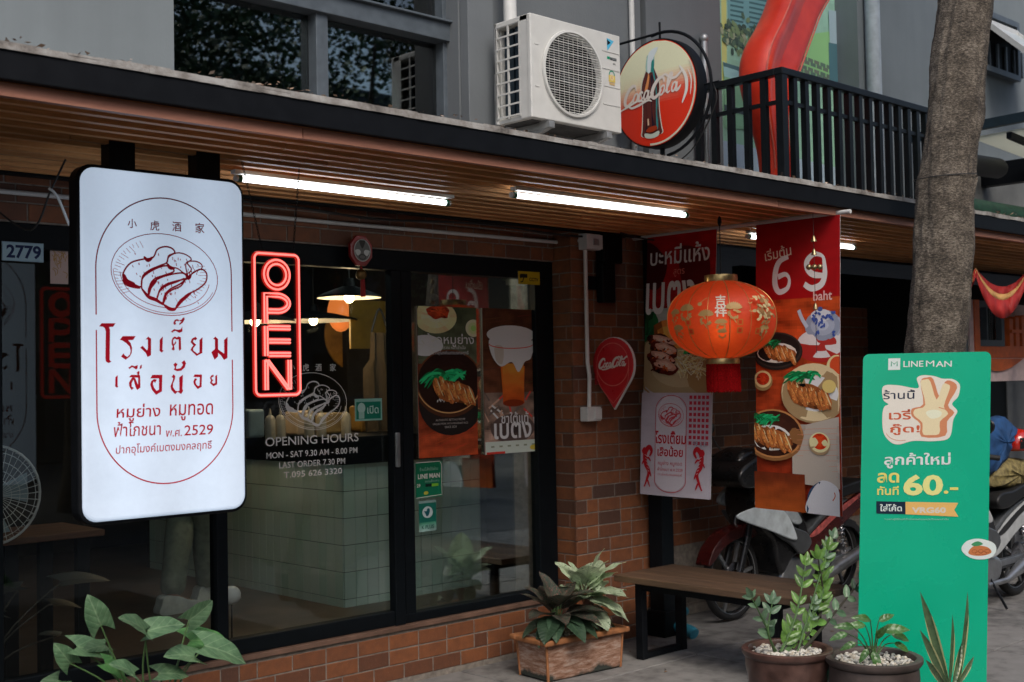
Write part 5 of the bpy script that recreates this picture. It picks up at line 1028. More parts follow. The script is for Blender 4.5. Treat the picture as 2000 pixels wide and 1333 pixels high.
def g_(px, py):      # photo pixel -> board coordinates
    u = (px-(1683-15*(py-690)/640))/(249.0)*W_; return u, HH-(py-690-(px-1683)*.03)/250.0*W_*1.0
wt = S(225,235,230); 
def gt(s_, xa, xb, yc, col, h=None, weight=0, shear=0):
    a, b = g_(xa, yc), g_(xb, yc); P.text(s_, (a[0]+b[0])/2, (a[1]+b[1])/2, b[0]-a[0], col, h, weight, shear)
a = g_(1732, 725); b = g_(1756, 702); P.rect(a[0], a[1], b[0], b[1], wt); c_ = g_(1744, 713); P.line([(c_[0]-.014, c_[1]-.012), (c_[0]-.014, c_[1]+.012), (c_[0], c_[1]-.002), (c_[0]+.014, c_[1]+.012), (c_[0]+.014, c_[1]-.012)], .005, S(10,150,110))
gt('LINE', 1762, 1801, 715, wt, .030, .010); gt('M', 1806, 1822, 716, wt, .030, 0); gt('AN', 1825, 1856, 718, wt, .030, .010)
def gp(pts, col, n=5): P.blob([g_(*k) for k in pts], col, n)
wh = S(235,228,215); sal = S(215,140,100); cream = S(245,222,180)
gp([(1722,758),(1750,757),(1790,765),(1788,745),(1800,739),(1822,742),(1838,748),(1858,750),(1871,762),(1868,785),(1856,800),(1866,815),(1858,832),(1850,868),(1820,874),(1780,872),(1752,878),(1735,872),(1722,852),(1720,818),(1724,800),(1732,795),(1722,785)], wh)
gp([(1795,752),(1808,744),(1820,748),(1832,785),(1842,755),(1856,754),(1866,768),(1848,802),(1860,818),(1846,835),(1842,864),(1796,864),(1794,838),(1778,822),(1778,806),(1800,798)], sal, 3)
gp([(1795,755),(1804,748),(1814,752),(1826,790),(1838,760),(1848,760),(1852,768),(1840,804),(1848,820),(1832,835),(1830,860),(1800,860),(1798,836),(1782,820),(1784,808),(1804,800)], cream, 3)
gp([(1805,815),(1820,810),(1835,815),(1832,825),(1815,828)], S(255,240,210), 4); P.line([g_(1830,806), g_(1848,812)], .004, sal); P.line([g_(1800,862), g_(1842,863)], .004, sal)
gt('ร้านนี้', 1722, 1784, 776, S(35,45,70), .047, .01); gt('เวรี่', 1733, 1776, 817, S(205,95,60), .052, .02); gt('กู๊ด!', 1735, 1793, 848, S(205,95,60), .056, .02); P.ring(*g_(1757, 850), .075, .05, .0025, sal, a0=3.4, a1=5.0)
gt('ลูกค้าใหม่', 1723, 1852, 912, wt, .078, .02); yl = S(235,225,120); gt('ลด', 1709, 1752, 945, yl, .05, .025); gt('ทันที', 1709, 1751, 971, yl, .045, .02); gt('60', 1760, 1837, 962, S(245,235,150), .105, .035); gt('.-', 1838, 1866, 975, yl, .032, .02)
P.poly([g_(1707,992), g_(1764,995), g_(1764,1020), g_(1707,1017)], S(20,40,60)); P.poly([g_(1764,995), g_(1866,1000), g_(1858,1014), g_(1866,1028), g_(1764,1020)], S(245,190,110)); gt('ใส่โค้ด', 1714, 1757, 1006, wt, .036, .02); gt('VRG60', 1776, 1842, 1013, S(225,215,200), .030, .04)
gt('*เฉพาะผู้ใช้ใหม่ที่สั่งอาหารผ่านแอปครั้งแรกเท่านั้น', 1722, 1847, 1031, S(160,215,195), .012)
# the round white patch with the food plate; the character drawn below it is left out
gp([(1871,1092),(1882,1077),(1905,1073),(1932,1082),(1937,1098),(1925,1112),(1900,1114),(1880,1106)], wt); gp([(1884,1100),(1896,1087),(1920,1090),(1928,1101),(1912,1107),(1893,1106)], S(205,125,75)); gp([(1890,1084),(1902,1078),(1912,1084),(1898,1088)], S(70,150,100)); 
for k in range(5): P.ring(*g_(1896+k*6, 1098+(k%2)*4), .012, .008, .0015, S(130,65,35))
P.build('print', t)

# ---------------------------------------------------------------- leaves
def leaf_mesh(name, prof, L=1.0, W=.5, fold=.25, droop=.3, nu=6, nv=10, mats=None, heart=0.0, wave=0.0, curl=0.0):
    """leaf along +Y, width X, normal +Z; prof(t) half width 0..1"""
    vs = []; fs = []
    for j in range(nv+1):
        t = j/nv; w_ = prof(t)*W/2
        for i in range(nu+1):
            s = -1+2*i/nu; x = s*w_; y = t*L-(heart*L*(abs(s)**1.4)*max(0, 1-t*2.4)); z = abs(s)*w_*fold-droop*L*t*t+wave*math.sin(t*14+s*2)*abs(s)*.03*L-curl*w_*s*s
            vs.append((x, y, z))
    for j in range(nv):
        for i in range(nu): a = j*(nu+1)+i; fs.append((a, a+1, a+nu+2, a+nu+1))
    me = bpy.data.meshes.new(name); me.from_pydata(vs, [], fs); me.polygons.foreach_set('use_smooth', [True]*len(fs))
    for m_ in mats: me.materials.append(m_)
    return me
def leaf_mat(name, dark, light, vein, vfreq=14, spot=None, rough=.42, slope=1.2, edge=None, vw=.12, trans=.25):
    m = NM(name); c = m.node('TexCoord'); sx = m.node('SeparateXYZ'); m.link(c.outputs['Object'], sx.inputs[0]); ax = m.math('ABSOLUTE', sx.outputs[0])
    n = m.noise(m.world(), 26, 4); base = m.ramp(n, [(.32, dark), (.68, light)])
    ph = m.math('MULTIPLY', m.math('SUBTRACT', sx.outputs[1], m.math('MULTIPLY', ax, slope)), vfreq); vn = m.math('ABSOLUTE', m.math('SINE', ph))
    vmask = m.math('MAXIMUM', m.math('LESS_THAN', vn, vw), m.math('LESS_THAN', ax, .018)); col = m.mix(m.math('MULTIPLY', vmask, m.math('ADD', .12, m.math('MULTIPLY', n, .5))), base, vein)
    if spot: sn = m.noise(c.outputs['Object'], spot[1], 3, .7); col = m.mix(m.ramp(sn, [(spot[2], (0,0,0,1)), (spot[2]+.05, (1,1,1,1))]), col, spot[0])
    if edge: col = m.mix(m.math('GREATER_THAN', ax, edge[1]), col, edge[0])
    oi = m.node('ObjectInfo'); br = m.math('ADD', m.math('MULTIPLY', oi.outputs['Random'], .5), .75); cc = m.node('CombineColor')
    for i in range(3): m.link(br, cc.inputs[i])
    col = m.mix(1.0, col, cc.outputs[0], 'MULTIPLY'); m.set(Base_Color=col, Roughness=rough); m.bump(vn, .25, .004)
    tr = m.node('BsdfTranslucent'); m.link(col, tr.inputs[0]); ms = m.node('MixShader'); ms.inputs[0].default_value = trans; m.link(m.b.outputs[0], ms.inputs[1]); m.link(tr.outputs[0], ms.inputs[2]); m.link(ms.outputs[0], m.out.inputs[0]); return m.mat
def place_leaf(parent, me, base, direc, up=(0,0,1), L=1.0, wk=1.0, name='leaf'):
    d = Vector(direc).normalized(); u = Vector(up); x = d.cross(u)
    if x.length < 1e-3: x = Vector((1,0,0))
    x.normalize(); n = x.cross(d).normalized(); M_ = Matrix((x, d, n)).transposed().to_4x4()
    return inst(name, me, parent, base, M_.to_euler(), (L*wk, L, L))
stem_green = plain('stem_green', (.07,.14,.045,1), .5); stem_dark = plain('stem_dark', (.035,.03,.02,1), .6)
def stem(parent, pts, r0, r1, mt, name='stem'):
    sp = spline(pts, 5); n = len(sp); q = MB(); q.tube(sp, [r0+(r1-r0)*i/(n-1) for i in range(n)], 7); return q.build(name, mt, parent, smooth=True)
def pebbles(parent, cx, cy, z, inside, r=.013, n=200, seed=1, name='pebbles', mats=None):
    R = random.Random(seed); q = MB(); k = 0
    while k < n:
        x, y = inside(R)
        s = r*R.uniform(.6, 1.4); i0 = len(q.v); q.ball((0,0,0), s, 6, R.choice((0,0,1,2)), (1, R.uniform(.6,1), R.uniform(.45,.75))); q.xf(Matrix.Translation((x, y, z+R.uniform(0,.012))) @ Matrix.Rotation(R.random()*6, 4, 'Z') @ Matrix.Rotation(R.uniform(-.6,.6), 4, 'X'), i0); k += 1
    return stuff(q.build(name, mats or [MT['peb1'], MT['peb2'], MT['peb3']], parent, smooth=True))
MT['peb1'] = plain('pebble_white', (.60,.57,.50,1), .6); MT['peb2'] = plain('pebble_cream', (.48,.42,.33,1), .6); MT['peb3'] = plain('pebble_grey', (.30,.29,.27,1), .6); MT['soil'] = plain('soil', (.03,.02,.014,1), .95, bump=.5)
# terracotta trough
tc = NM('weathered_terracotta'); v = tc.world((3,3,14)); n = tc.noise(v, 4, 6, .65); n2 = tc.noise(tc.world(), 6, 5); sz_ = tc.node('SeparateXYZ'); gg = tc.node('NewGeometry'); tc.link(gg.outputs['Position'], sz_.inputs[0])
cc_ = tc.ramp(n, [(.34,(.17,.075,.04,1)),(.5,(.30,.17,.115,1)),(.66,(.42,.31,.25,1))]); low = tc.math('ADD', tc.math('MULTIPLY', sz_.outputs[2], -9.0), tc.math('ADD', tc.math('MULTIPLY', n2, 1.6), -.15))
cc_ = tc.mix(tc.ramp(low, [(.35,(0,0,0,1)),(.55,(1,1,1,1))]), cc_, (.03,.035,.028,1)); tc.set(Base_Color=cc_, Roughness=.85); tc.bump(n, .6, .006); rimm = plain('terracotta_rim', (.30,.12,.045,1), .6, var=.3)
PC = Vector((4.885, 4.745, 0)); PR = rotz(math.radians(-5), PC)
t = thing('terracotta_trough', 'weathered terracotta trough planter filled with pebbles, at the corner of the brick base', 'planter', PC)
PW, PD, PH = .275, .125, .195
q = MB(); vs_ = []
for z, k in ((0, .93), (.012, .96), (PH, 1.0)): vs_ += [(PC.x+a*PW*k, PC.y+b*PD*k, z) for a, b in ((-1,-1),(1,-1),(1,1),(-1,1))]
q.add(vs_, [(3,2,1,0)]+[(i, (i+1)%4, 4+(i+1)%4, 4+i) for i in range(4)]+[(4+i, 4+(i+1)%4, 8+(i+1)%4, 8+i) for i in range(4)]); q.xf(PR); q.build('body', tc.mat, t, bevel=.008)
q = MB()
for a, b in ((-1,-1),(1,-1),(1,1),(-1,1)): q.tube([(PC.x+a*(PW*.95), PC.y+b*(PD*.94), 0.004), (PC.x+a*PW, PC.y+b*PD, PH)], .008, 6)
q.xf(PR); q.build('corner_trim', rimm, t)
q = MB(); r1, r2 = .032, -.022
q.box(PC.x-PW-r1, PC.x+PW+r1, PC.y-PD-r1, PC.y-PD-r2, PH, PH+.030); q.box(PC.x-PW-r1, PC.x+PW+r1, PC.y+PD+r2, PC.y+PD+r1, PH, PH+.030); q.box(PC.x-PW-r1, PC.x-PW-r2, PC.y-PD-r2+.0, PC.y+PD+r2, PH, PH+.030); q.box(PC.x+PW+r2, PC.x+PW+r1, PC.y-PD-r2, PC.y+PD+r2, PH, PH+.030); q.xf(PR); q.build('rim', rimm, t, bevel=.010, bseg=3)
q = MB(); q.box(PC.x-PW+.01, PC.x+PW-.01, PC.y-PD+.01, PC.y+PD-.01, PH-.03, PH+.006); q.xf(PR); q.build('soil', MT['soil'], t)
pb_ = pebbles(t, 0, 0, PH+.010, lambda R: (lambda p: (p.x, p.y))(PR @ Vector((PC.x+R.uniform(-PW+.03, PW-.03), PC.y+R.uniform(-PD+.03, PD-.03), 0))), .013, 260, 3)
redleaf = leaf_mat('dark_speckled_leaf', (.030,.045,.035,1), (.060,.085,.060,1), (.16,.06,.06,1), 26, ((.24,.11,.09,1), 24, .56), .35, .9, vw=.16)
ov = lambda t_: math.sin(math.pi*min(1, t_)**.8)**.75 if 0 < t_ < 1 else 0
lance = leaf_mesh('aglaonema_leaf', ov, 1, .66, .30, .28, mats=[redleaf], wave=.6)
syn = leaf_mat('pale_variegated_leaf', (.40,.50,.32,1), (.62,.72,.52,1), (.12,.22,.10,1), 22, ((.08,.16,.06,1), 9, .60), .4, 1.2, vw=.18)
arrow = leaf_mesh('arrow_leaf', lambda t_: (1-t_)**.8*(.8+1.1*t_) if t_ < 1 else 0, 1, .92, .30, .22, mats=[syn], heart=.30, wave=.8, curl=.2)
darkg = leaf_mat('dark_green_leaf', (.028,.060,.035,1), (.055,.105,.060,1), (.09,.15,.08,1), 30, None, .38, .9, vw=.12)
lance2 = leaf_mesh('aglaonema_leaf_dark', ov, 1, .55, .25, .35, mats=[darkg])
def rosette(name, label, cat, c, leaves, hstem, me_list, seed, mt, gr=None):
    tt = thing(name, label, cat, c, gr); R = random.Random(seed)
    for az, elv, L, k, hz in leaves:
        a, e = math.radians(az), math.radians(elv); b0 = Vector(c); rr = .03; b1 = b0+Vector((math.cos(a)*L*hstem*.6*math.cos(e), math.sin(a)*L*hstem*.6*math.cos(e), hz)); stem(tt, [b0+Vector((math.cos(a)*rr*.3, math.sin(a)*rr*.3, 0)), (b0+b1)/2+Vector((0,0,hz*.15)), b1], .0045, .0028, mt)
        d = Vector((math.cos(a)*math.cos(e), math.sin(a)*math.cos(e), math.sin(e))); place_leaf(tt, me_list[k], b1, d, (0,0,1), L, R.uniform(.9,1.1))
    return tt
# image right is (+.73,-.69) in plan: azimuth -43; towards the camera: azimuth ~ -133
p_ = PR @ Vector((PC.x-.11, PC.y-.01, PH+.01))
rosette('red_leaved_plant', 'dark red speckled leafy plant at the left end of the terracotta trough', 'plant', p_, [(100,78,.20,0,.16),(150,50,.19,0,.13),(190,20,.20,0,.12),(-160,-12,.20,1,.09),(-135,-12,.20,1,.12),(-100,-8,.23,1,.12),(-70,5,.22,0,.12),(-40,15,.24,0,.12),(-20,30,.22,0,.14),(30,35,.20,0,.14),(70,45,.19,0,.15),(-120,10,.17,0,.12),(170,-5,.19,1,.10),(-50,-5,.2,1,.12),(-175,40,.17,0,.15),(0,55,.18,0,.16),(120,55,.19,0,.14),(-150,-10,.22,1,.12),(-75,-6,.22,1,.11),(-30,-10,.24,0,.12),(45,20,.2,0,.13),(-120,40,.2,0,.17),(-60,35,.2,0,.18)], .35, [lance, lance2], 4, stem_green)
p_ = PR @ Vector((PC.x+.12, PC.y+.0, PH+.01))
rosette('pale_leaved_plant', 'pale green arrow-leaved plant at the right end of the terracotta trough', 'plant', p_, [(120,70,.15,0,.25),(-170,50,.15,0,.26),(-60,60,.16,0,.27),(-30,35,.16,0,.25),(-45,5,.18,0,.20),(-20,-15,.19,0,.16),(-70,-12,.19,0,.18),(-100,-20,.17,0,.12),(-140,20,.14,0,.19),(160,30,.13,0,.22),(60,30,.15,0,.2),(10,20,.17,0,.22),(-90,25,.14,0,.2),(-35,-35,.19,0,.12),(-45,40,.2,0,.28),(-80,10,.2,0,.22),(-10,10,.22,0,.2),(-130,50,.19,0,.27),(-60,-20,.21,0,.17),(100,45,.19,0,.26),(-45,75,.2,0,.27),(20,45,.2,0,.25)], .5, [arrow], 6, plain('pink_stem', (.22,.10,.07,1), .5))
# glazed pots
glz = NM('brown_glaze'); n = glz.noise(glz.world(), 12, 6); glz.set(Base_Color=glz.ramp(n, [(.3,(.055,.028,.022,1)),(.6,(.12,.065,.052,1))]), Roughness=.3); glz.bump(n, .2, .003)
def pot(name, label, c, r, h, mt, ribs, squat=False):
    t = thing(name, label, 'plant pot', c); q = MB(); n = 64; prof = ([(.52,0),(.60,.02),(.76,.25),(.88,.5),(.94,.75),(.95,.90)] if not squat else [(.55,0),(.72,.06),(.88,.3),(.95,.6),(.93,.86)]); vs_ = []
    for i_, (pr_, hh) in enumerate(sum([[(prof[k][0]+(prof[k+1][0]-prof[k][0])*j/6, prof[k][1]+(prof[k+1][1]-prof[k][1])*j/6) for j in range(6)] for k in range(len(prof)-1)], [])+[prof[-1]]):
        for j in range(n*2):
            a = math.pi*j/n; rr = pr_*r
            if ribs:
                ph = a*12/(2*math.pi)*2; tri = abs((a*6/math.pi+ (hh*3.2 if int(a*3/math.pi) % 2 else -hh*3.2)) % 1-.5)*2; rr += .006*(tri-.5)*math.sin(math.pi*min(1, hh*1.15))
            vs_.append((c[0]+rr*math.cos(a), c[1]+rr*math.sin(a), c[2]+hh*h))
    m_ = len(vs_)//(2*n); q.add(vs_, [(i*2*n+j, i*2*n+(j+1)%(2*n), (i+1)*2*n+(j+1)%(2*n), (i+1)*2*n+j) for i in range(m_-1) for j in range(2*n)]+[tuple(reversed(range(2*n)))]); q.build('body', mt, t, smooth=True)
    q = MB(); q.lathe([(r*.90,h*.86),(r*.97,h*.88),(r*1.02,h*.93),(r*1.02,h*.985),(r*.98,h*1.0),(r*.88,h*.99),(r*.84,h*.94),(r*.83,h*.86)], c, 64); q.build('rim', mt, t, smooth=True)
    q = MB(); q.lathe([(.001, h*.90),(r*.87,h*.90)], c, 32); q.build('soil', MT['soil'], t)
    def ins(R):
        a = R.random()*6.283; k = math.sqrt(R.random())*r*.80; return c[0]+k*math.cos(a), c[1]+k*math.sin(a)
    pebbles(t, 0, 0, c[2]+h*.905, ins, .011, 330, int(c[0]*100)); return t
c = A(1537, 1266, z=.31); P1 = Vector((c.x, c.y, 0)); pot('brown_ribbed_pot', 'ribbed reddish brown glazed pot holding the tall upright green plant', P1, .208, .315, glz.mat, True)
c = A(1706, 1283, z=.30); P2 = Vector((c.x, c.y, 0)); pot('dark_grey_pot', 'dark grey-brown pot with a pale rim in front of the green board', P2, .215, .305, plain('grey_brown_clay', (.075,.055,.048,1), .55, var=.3), False, True)
# ZZ plant
zzm = leaf_mat('zz_leaf', (.075,.17,.030,1), (.17,.33,.07,1), (.2,.36,.10,1), 6, None, .28, .7, vw=.05); zzm2 = leaf_mat('zz_leaf_dusty', (.09,.17,.10,1), (.16,.26,.15,1), (.2,.32,.18,1), 6, None, .35, .7, vw=.05)
zl = leaf_mesh('zz_leaf', ov, 1, .44, .35, .12, 4, 8, [zzm]); zl2 = leaf_mesh('zz_leaf_dusty', ov, 1, .46, .35, .12, 4, 8, [zzm2])
base = P1+Vector((0,0,.29)); t = thing('zz_plant', 'tall upright plant with glossy green leaflets in the brown ribbed pot', 'plant', base)
rgt = Vector((.727,-.687,0)); awy = Vector((.687,.727,0))
def frond(tt, b, tip, n, L, me, spread=.9, r0=.008, mid=None, seed=0, t0=.35):
    R = random.Random(seed); b, tip = Vector(b), Vector(tip); mid = mid or (b+tip)/2+Vector((0,0,.03)); sp = spline([b, mid, tip], 10); stem(tt, [b, mid, tip], r0, .0025, stem_green if R.random() < .7 else stem_dark)
    for i in range(n):
        t_ = t0+(1-t0)*i/(n-1); k = t_*(len(sp)-1); p = sp[int(k)]; q2 = sp[min(len(sp)-1, int(k)+1)]; d = (q2-p).normalized() if (q2-p).length > 0 else (tip-mid).normalized()
        for s_ in (-1, 1):
            side = d.cross(awy).normalized()*s_; dd = d*(1.0-.0*t_)+side*spread*R.uniform(.7,1.1)+awy*R.uniform(-.35,.15); place_leaf(tt, me, p, dd, -awy+Vector((0,0,.4)), L*R.uniform(.8,1.15)*(1-.25*t_), 1)
    place_leaf(tt, me, tip, (tip-mid), -awy, L*.9)
def at1(px, py, dy=0): return A(px, py, y=P1.y+dy)
frond(t, base+rgt*-.01, at1(1618,1075), 9, .086, zl, .8, .009, at1(1600,1180), 1, .12); frond(t, base+rgt*.03, at1(1598,1092), 9, .082, zl, .8, .009, at1(1606,1190), 2, .15)
frond(t, base-rgt*.03, at1(1573,1105), 8, .082, zl, .8, .009, at1(1555,1200), 3, .15); frond(t, base-rgt*.05, at1(1508,1180), 4, .075, zl2, 1.0, .007, at1(1500,1235), 4, .4); frond(t, base-rgt*.06, at1(1468,1168), 4, .07, zl2, 1.0, .006, at1(1495,1222), 5, .4)
frond(t, base+rgt*.07, at1(1694,1118), 6, .085, zl2, 1.0, .010, at1(1632,1195), 6, .42); frond(t, base+rgt*.05, at1(1626,1052), 4, .075, zl2, .8, .005, at1(1600,1130), 7, .6); frond(t, base, at1(1590,1180), 5, .06, zl2, .9, .007, at1(1580,1220), 8, .3)
# small fern-like plant in the grey pot
fm_ = leaf_mat('bright_leaf', (.045,.12,.030,1), (.10,.22,.06,1), (.12,.26,.08,1), 12, None, .3, 1.0)
fl = leaf_mesh('small_leaf', ov, 1, .42, .3, .45, 4, 8, [fm_], wave=.8); b2 = P2+Vector((0,0,.275)); t = thing('young_leafy_plant', 'low young plant with drooping green leaves in the dark grey pot', 'plant', b2)
R_ = random.Random(5)
for px, py, L, ax, az_ in ((1672,1256,.075,-1,-.2),(1655,1238,.08,-1,-.1),(1690,1222,.09,-.9,.2),(1712,1246,.08,.2,.5),(1722,1232,.12,1,.25),(1700,1212,.09,-.7,.35),(1740,1240,.10,1,-.15),(1695,1268,.07,-.3,-.3),(1668,1226,.09,-.9,.3),(1746,1256,.08,1,-.4),(1705,1272,.10,.1,-.5),(1716,1214,.08,.7,.4)):
    p = A(px, py, y=P2.y-.03); stem(t, [b2, (b2+p)/2+Vector((0,0,.03)), p], .004, .002, stem_green); place_leaf(t, fl, p, rgt*ax+Vector((0,0,az_))-awy*R_.uniform(0,.5), -awy+Vector((0,0,.7)), L)
# snake plant at the bottom right
snm = leaf_mat('snake_plant_leaf', (.035,.075,.030,1), (.10,.17,.075,1), (.13,.19,.10,1), 30, None, .35, .0, ((.46,.45,.22,1), .030), vw=.35)
sword = leaf_mesh('sword_leaf', lambda t_: min(1, .55+t_*1.2)*(1-max(0, (t_-.55)/.45)**1.6) if t_ < 1 else 0, 1, .085, .6, .03, 4, 14, [snm])
c = A(1868, 1345, z=.22); P3 = Vector((c.x, c.y, 0)); pot('low_clay_pot', 'low clay pot at the bottom right edge with the striped sword-leaved plant', P3, .10, .21, glz.mat, False, True)
t = thing('snake_plant', 'yellow-edged sword-leaved snake plant in front of the green board', 'plant', P3+Vector((0,0,.19)))
for px, py, bx, dy in ((1800,1158,1848,0),(1895,1155,1868,0),(1864,1200,1852,.03),(1800,1232,1845,-.02),(1824,1235,1850,.02),(1904,1282,1870,-.02),(1880,1255,1862,.0),(1810,1290,1842,-.03)):
    tip = A(px, py, y=P3.y+dy); b_ = A(bx, 1338, y=P3.y+dy*.3); d = tip-b_; place_leaf(t, sword, b_, d, Vector((-.3,-1,0))+rgt*random.uniform(-.5,.5), d.length, .95/max(.3, d.length)*.55, 'sword_leaf')
# big-leaved plant bottom left
TY = 4.15; tb = A(300, 1480, y=TY); tb.z = .30
t = thing('glazed_planter', 'planter below the frame holding the heart-leaved plant', 'planter', (tb.x, tb.y, 0)); q = MB(); q.lathe([(.11,0),(.13,.02),(.165,.2),(.175,.30),(.165,.31),(.15,.28),(.01,.27)], (tb.x, tb.y, 0), 32); q.build('body', glz.mat, t, smooth=True)
t = thing('heart_leaved_plant', 'green plant with large heart-shaped leaves on thin stems, bottom left', 'plant', tb)
hm = leaf_mat('heart_leaf', (.060,.130,.065,1), (.135,.245,.125,1), (.30,.42,.25,1), 13, None, .42, 1.3, vw=.11); hm2 = leaf_mat('heart_leaf_bright', (.05,.17,.05,1), (.12,.31,.10,1), (.24,.40,.17,1), 16, None, .38, 1.5, vw=.10)
hp = lambda t_: (1-t_)**.85*(.72+1.25*t_) if t_ < 1 else 0
heart = leaf_mesh('heart_leaf', hp, 1, .86, .22, .26, 12, 16, [hm], heart=.30, wave=.5); heart2 = leaf_mesh('heart_leaf_bright', hp, 1, .86, .20, .32, 12, 16, [hm2], heart=.30, wave=.7)
for px, py, tx, ty, k, L, up_ in ((197,1222,172,1172,0,.105,-.7),(283,1232,234,1192,0,.105,.25),(288,1233,352,1205,0,.12,.3),(369,1212,408,1180,0,.10,-.6),(372,1252,474,1238,1,.155,.55),(400,1262,500,1280,0,.16,.55),(205,1262,108,1262,0,.08,.3),(150,1264,206,1266,0,.125,.6),(137,1296,108,1262,0,.085,-.5),(380,1283,300,1260,0,.115,.55),(262,1316,222,1288,0,.095,.3),(310,1316,362,1308,0,.10,.5),(205,1296,240,1312,1,.09,.9),(115,1330,80,1345,0,.09,.4)):
    p = A(px, py, y=TY+random.uniform(-.12,.12)); e = A(tx, ty, y=p.y); d = e-p; d = d.normalized(); L *= 1.12; place_leaf(t, (heart, heart2)[k], p, d+Vector((0,-.25,0)), Vector((-.15, -1, up_+.5)) if up_ < 0 else Vector((-.1,-.55,.85)), L, 1.05)
    stem(t, [tb+Vector((random.uniform(-.05,.05), 0, -.05)), (tb+p)/2+Vector((random.uniform(-.03,.03),0,.05)), p], .0042, .0026, stem_green)
# ---------------------------------------------------------------- tree
bk = NM('tree_bark'); v = bk.world(); n = bk.noise(bk.world((1,1,1.4)), 7, 9, .7); n2 = bk.noise(bk.world((40,40,95)), 1.5, 6, .8); f = bk.math('ADD', bk.math('MULTIPLY', n, .35), bk.math('MULTIPLY', n2, .65))
bk.set(Base_Color=bk.ramp(f, [(.40,(.018,.014,.010,1)),(.49,(.085,.068,.050,1)),(.57,(.24,.20,.155,1)),(.66,(.45,.40,.33,1))]), Roughness=.9); bk.bump(f, 1.0, .02)
tp = [A(1800, 1280, y=3.2), A(1812, 900, y=3.2), A(1826, 690, y=3.2), A(1838, 520, y=3.2), A(1843, 380, y=3.2), A(1862, 240, y=3.2), A(1872, 120, y=3.2), A(1888, 0, y=3.2)]; tp[0].z = -.03
t = thing('street_tree', 'leaning street tree with rough grey-brown bark in front of the canopy', 'tree', (tp[0].x, 3.2, 0))
sp = spline(tp+[tp[-1]+Vector((.12,0,.5)), tp[-1]+Vector((.35,.05,1.3))], 22); vs_ = []; n_ = 96; 
for i, p in enumerate(sp):
    for j in range(n_):
        a = 2*math.pi*j/n_; d = Vector((math.cos(a), math.sin(a), 0)); R0 = .156-.012*min(1, p.z/4)+.05*max(0, .5-p.z)+.008*math.exp(-((p.z-2.62)/.05)**2)+.014*math.exp(-((p.z-3.0)/.09)**2)*max(0, math.cos(a+.7))
        vs_.append(p+d*(R0+.016*noise.noise(Vector((math.cos(a)*1.6, math.sin(a)*1.6, p.z*1.3)))+.010*noise.noise(Vector((math.cos(a)*5, math.sin(a)*5, p.z*4)))+.005*noise.noise(Vector((math.cos(a)*14, math.sin(a)*14, p.z*22)))))
q = MB(); q.add(vs_, [(i*n_+j, i*n_+(j+1)%n_, (i+1)*n_+(j+1)%n_, (i+1)*n_+j) for i in range(len(sp)-1) for j in range(n_)]); q.build('trunk', bk.mat, t, smooth=True)
c = sp[-1]; 
def ring_wire(z):
    k = min(range(len(sp)), key=lambda i: abs(sp[i].z-z)); p = sp[k]; q = MB(); q.tube([p+Vector((math.cos(a)*.165, math.sin(a)*.165, .012*math.cos(a))) for a in [2*math.pi*i/40 for i in range(41)]], .003, 5); q.build('wire_band', MT['cable'], t)
ring_wire(A(1840, 345, y=3.2).z)
def crown(parent, c, r, n, mats, seed, size=.09, name='crown', flat=.75):
    R = random.Random(seed); cl = []
    for k in range(max(6, n//260)):
        while True:
            v_ = Vector((R.uniform(-1,1), R.uniform(-1,1), R.uniform(-1,1)))
            if v_.length < 1: break
        cl.append((Vector((v_.x*r, v_.y*r, v_.z*r*flat)), R.uniform(.16,.34)*r))
    q = MB()
    for k in range(n):
        cc, cr = R.choice(cl); d = Vector((R.gauss(0,1), R.gauss(0,1), R.gauss(0,.7))).normalized()*cr*R.random()**.4; p = Vector(c)+cc+d
        a = Vector((R.uniform(-1,1), R.uniform(-1,1), R.uniform(-.8,.3))).normalized()*size*R.uniform(.6,1.3); b = a.cross(Vector((R.uniform(-1,1),R.uniform(-1,1),R.uniform(-1,1)))).normalized()*a.length*.42
        q.add([p, p+a*.5+b, p+a, p+a*.5-b], [(0,1,2,3)], R.choice(range(len(mats))))
    return stuff(q.build(name, mats, parent))
lf = [plain('tree_leaf_a', (.035,.075,.022,1), .5), plain('tree_leaf_b', (.055,.11,.03,1), .5), plain('tree_leaf_c', (.022,.05,.018,1), .5)]
top = sp[-1]
for e in ((-1.6,-1.4,2.2),(1.4,-1.2,2.3),(.5,-2.2,2.6),(1.0,.2,2.9)): q = MB(); s2 = spline([top-Vector((.05,0,.3)), top+Vector(e)*.5+Vector((0,0,-.2)), top+Vector(e)], 6); q.tube(s2, [.11-.085*i/(len(s2)-1) for i in range(len(s2))], 8); q.build('limb', bk.mat, t, smooth=True)
crown(t, top+Vector((0,-1.0,2.9)), 2.6, 9000, lf, 3)

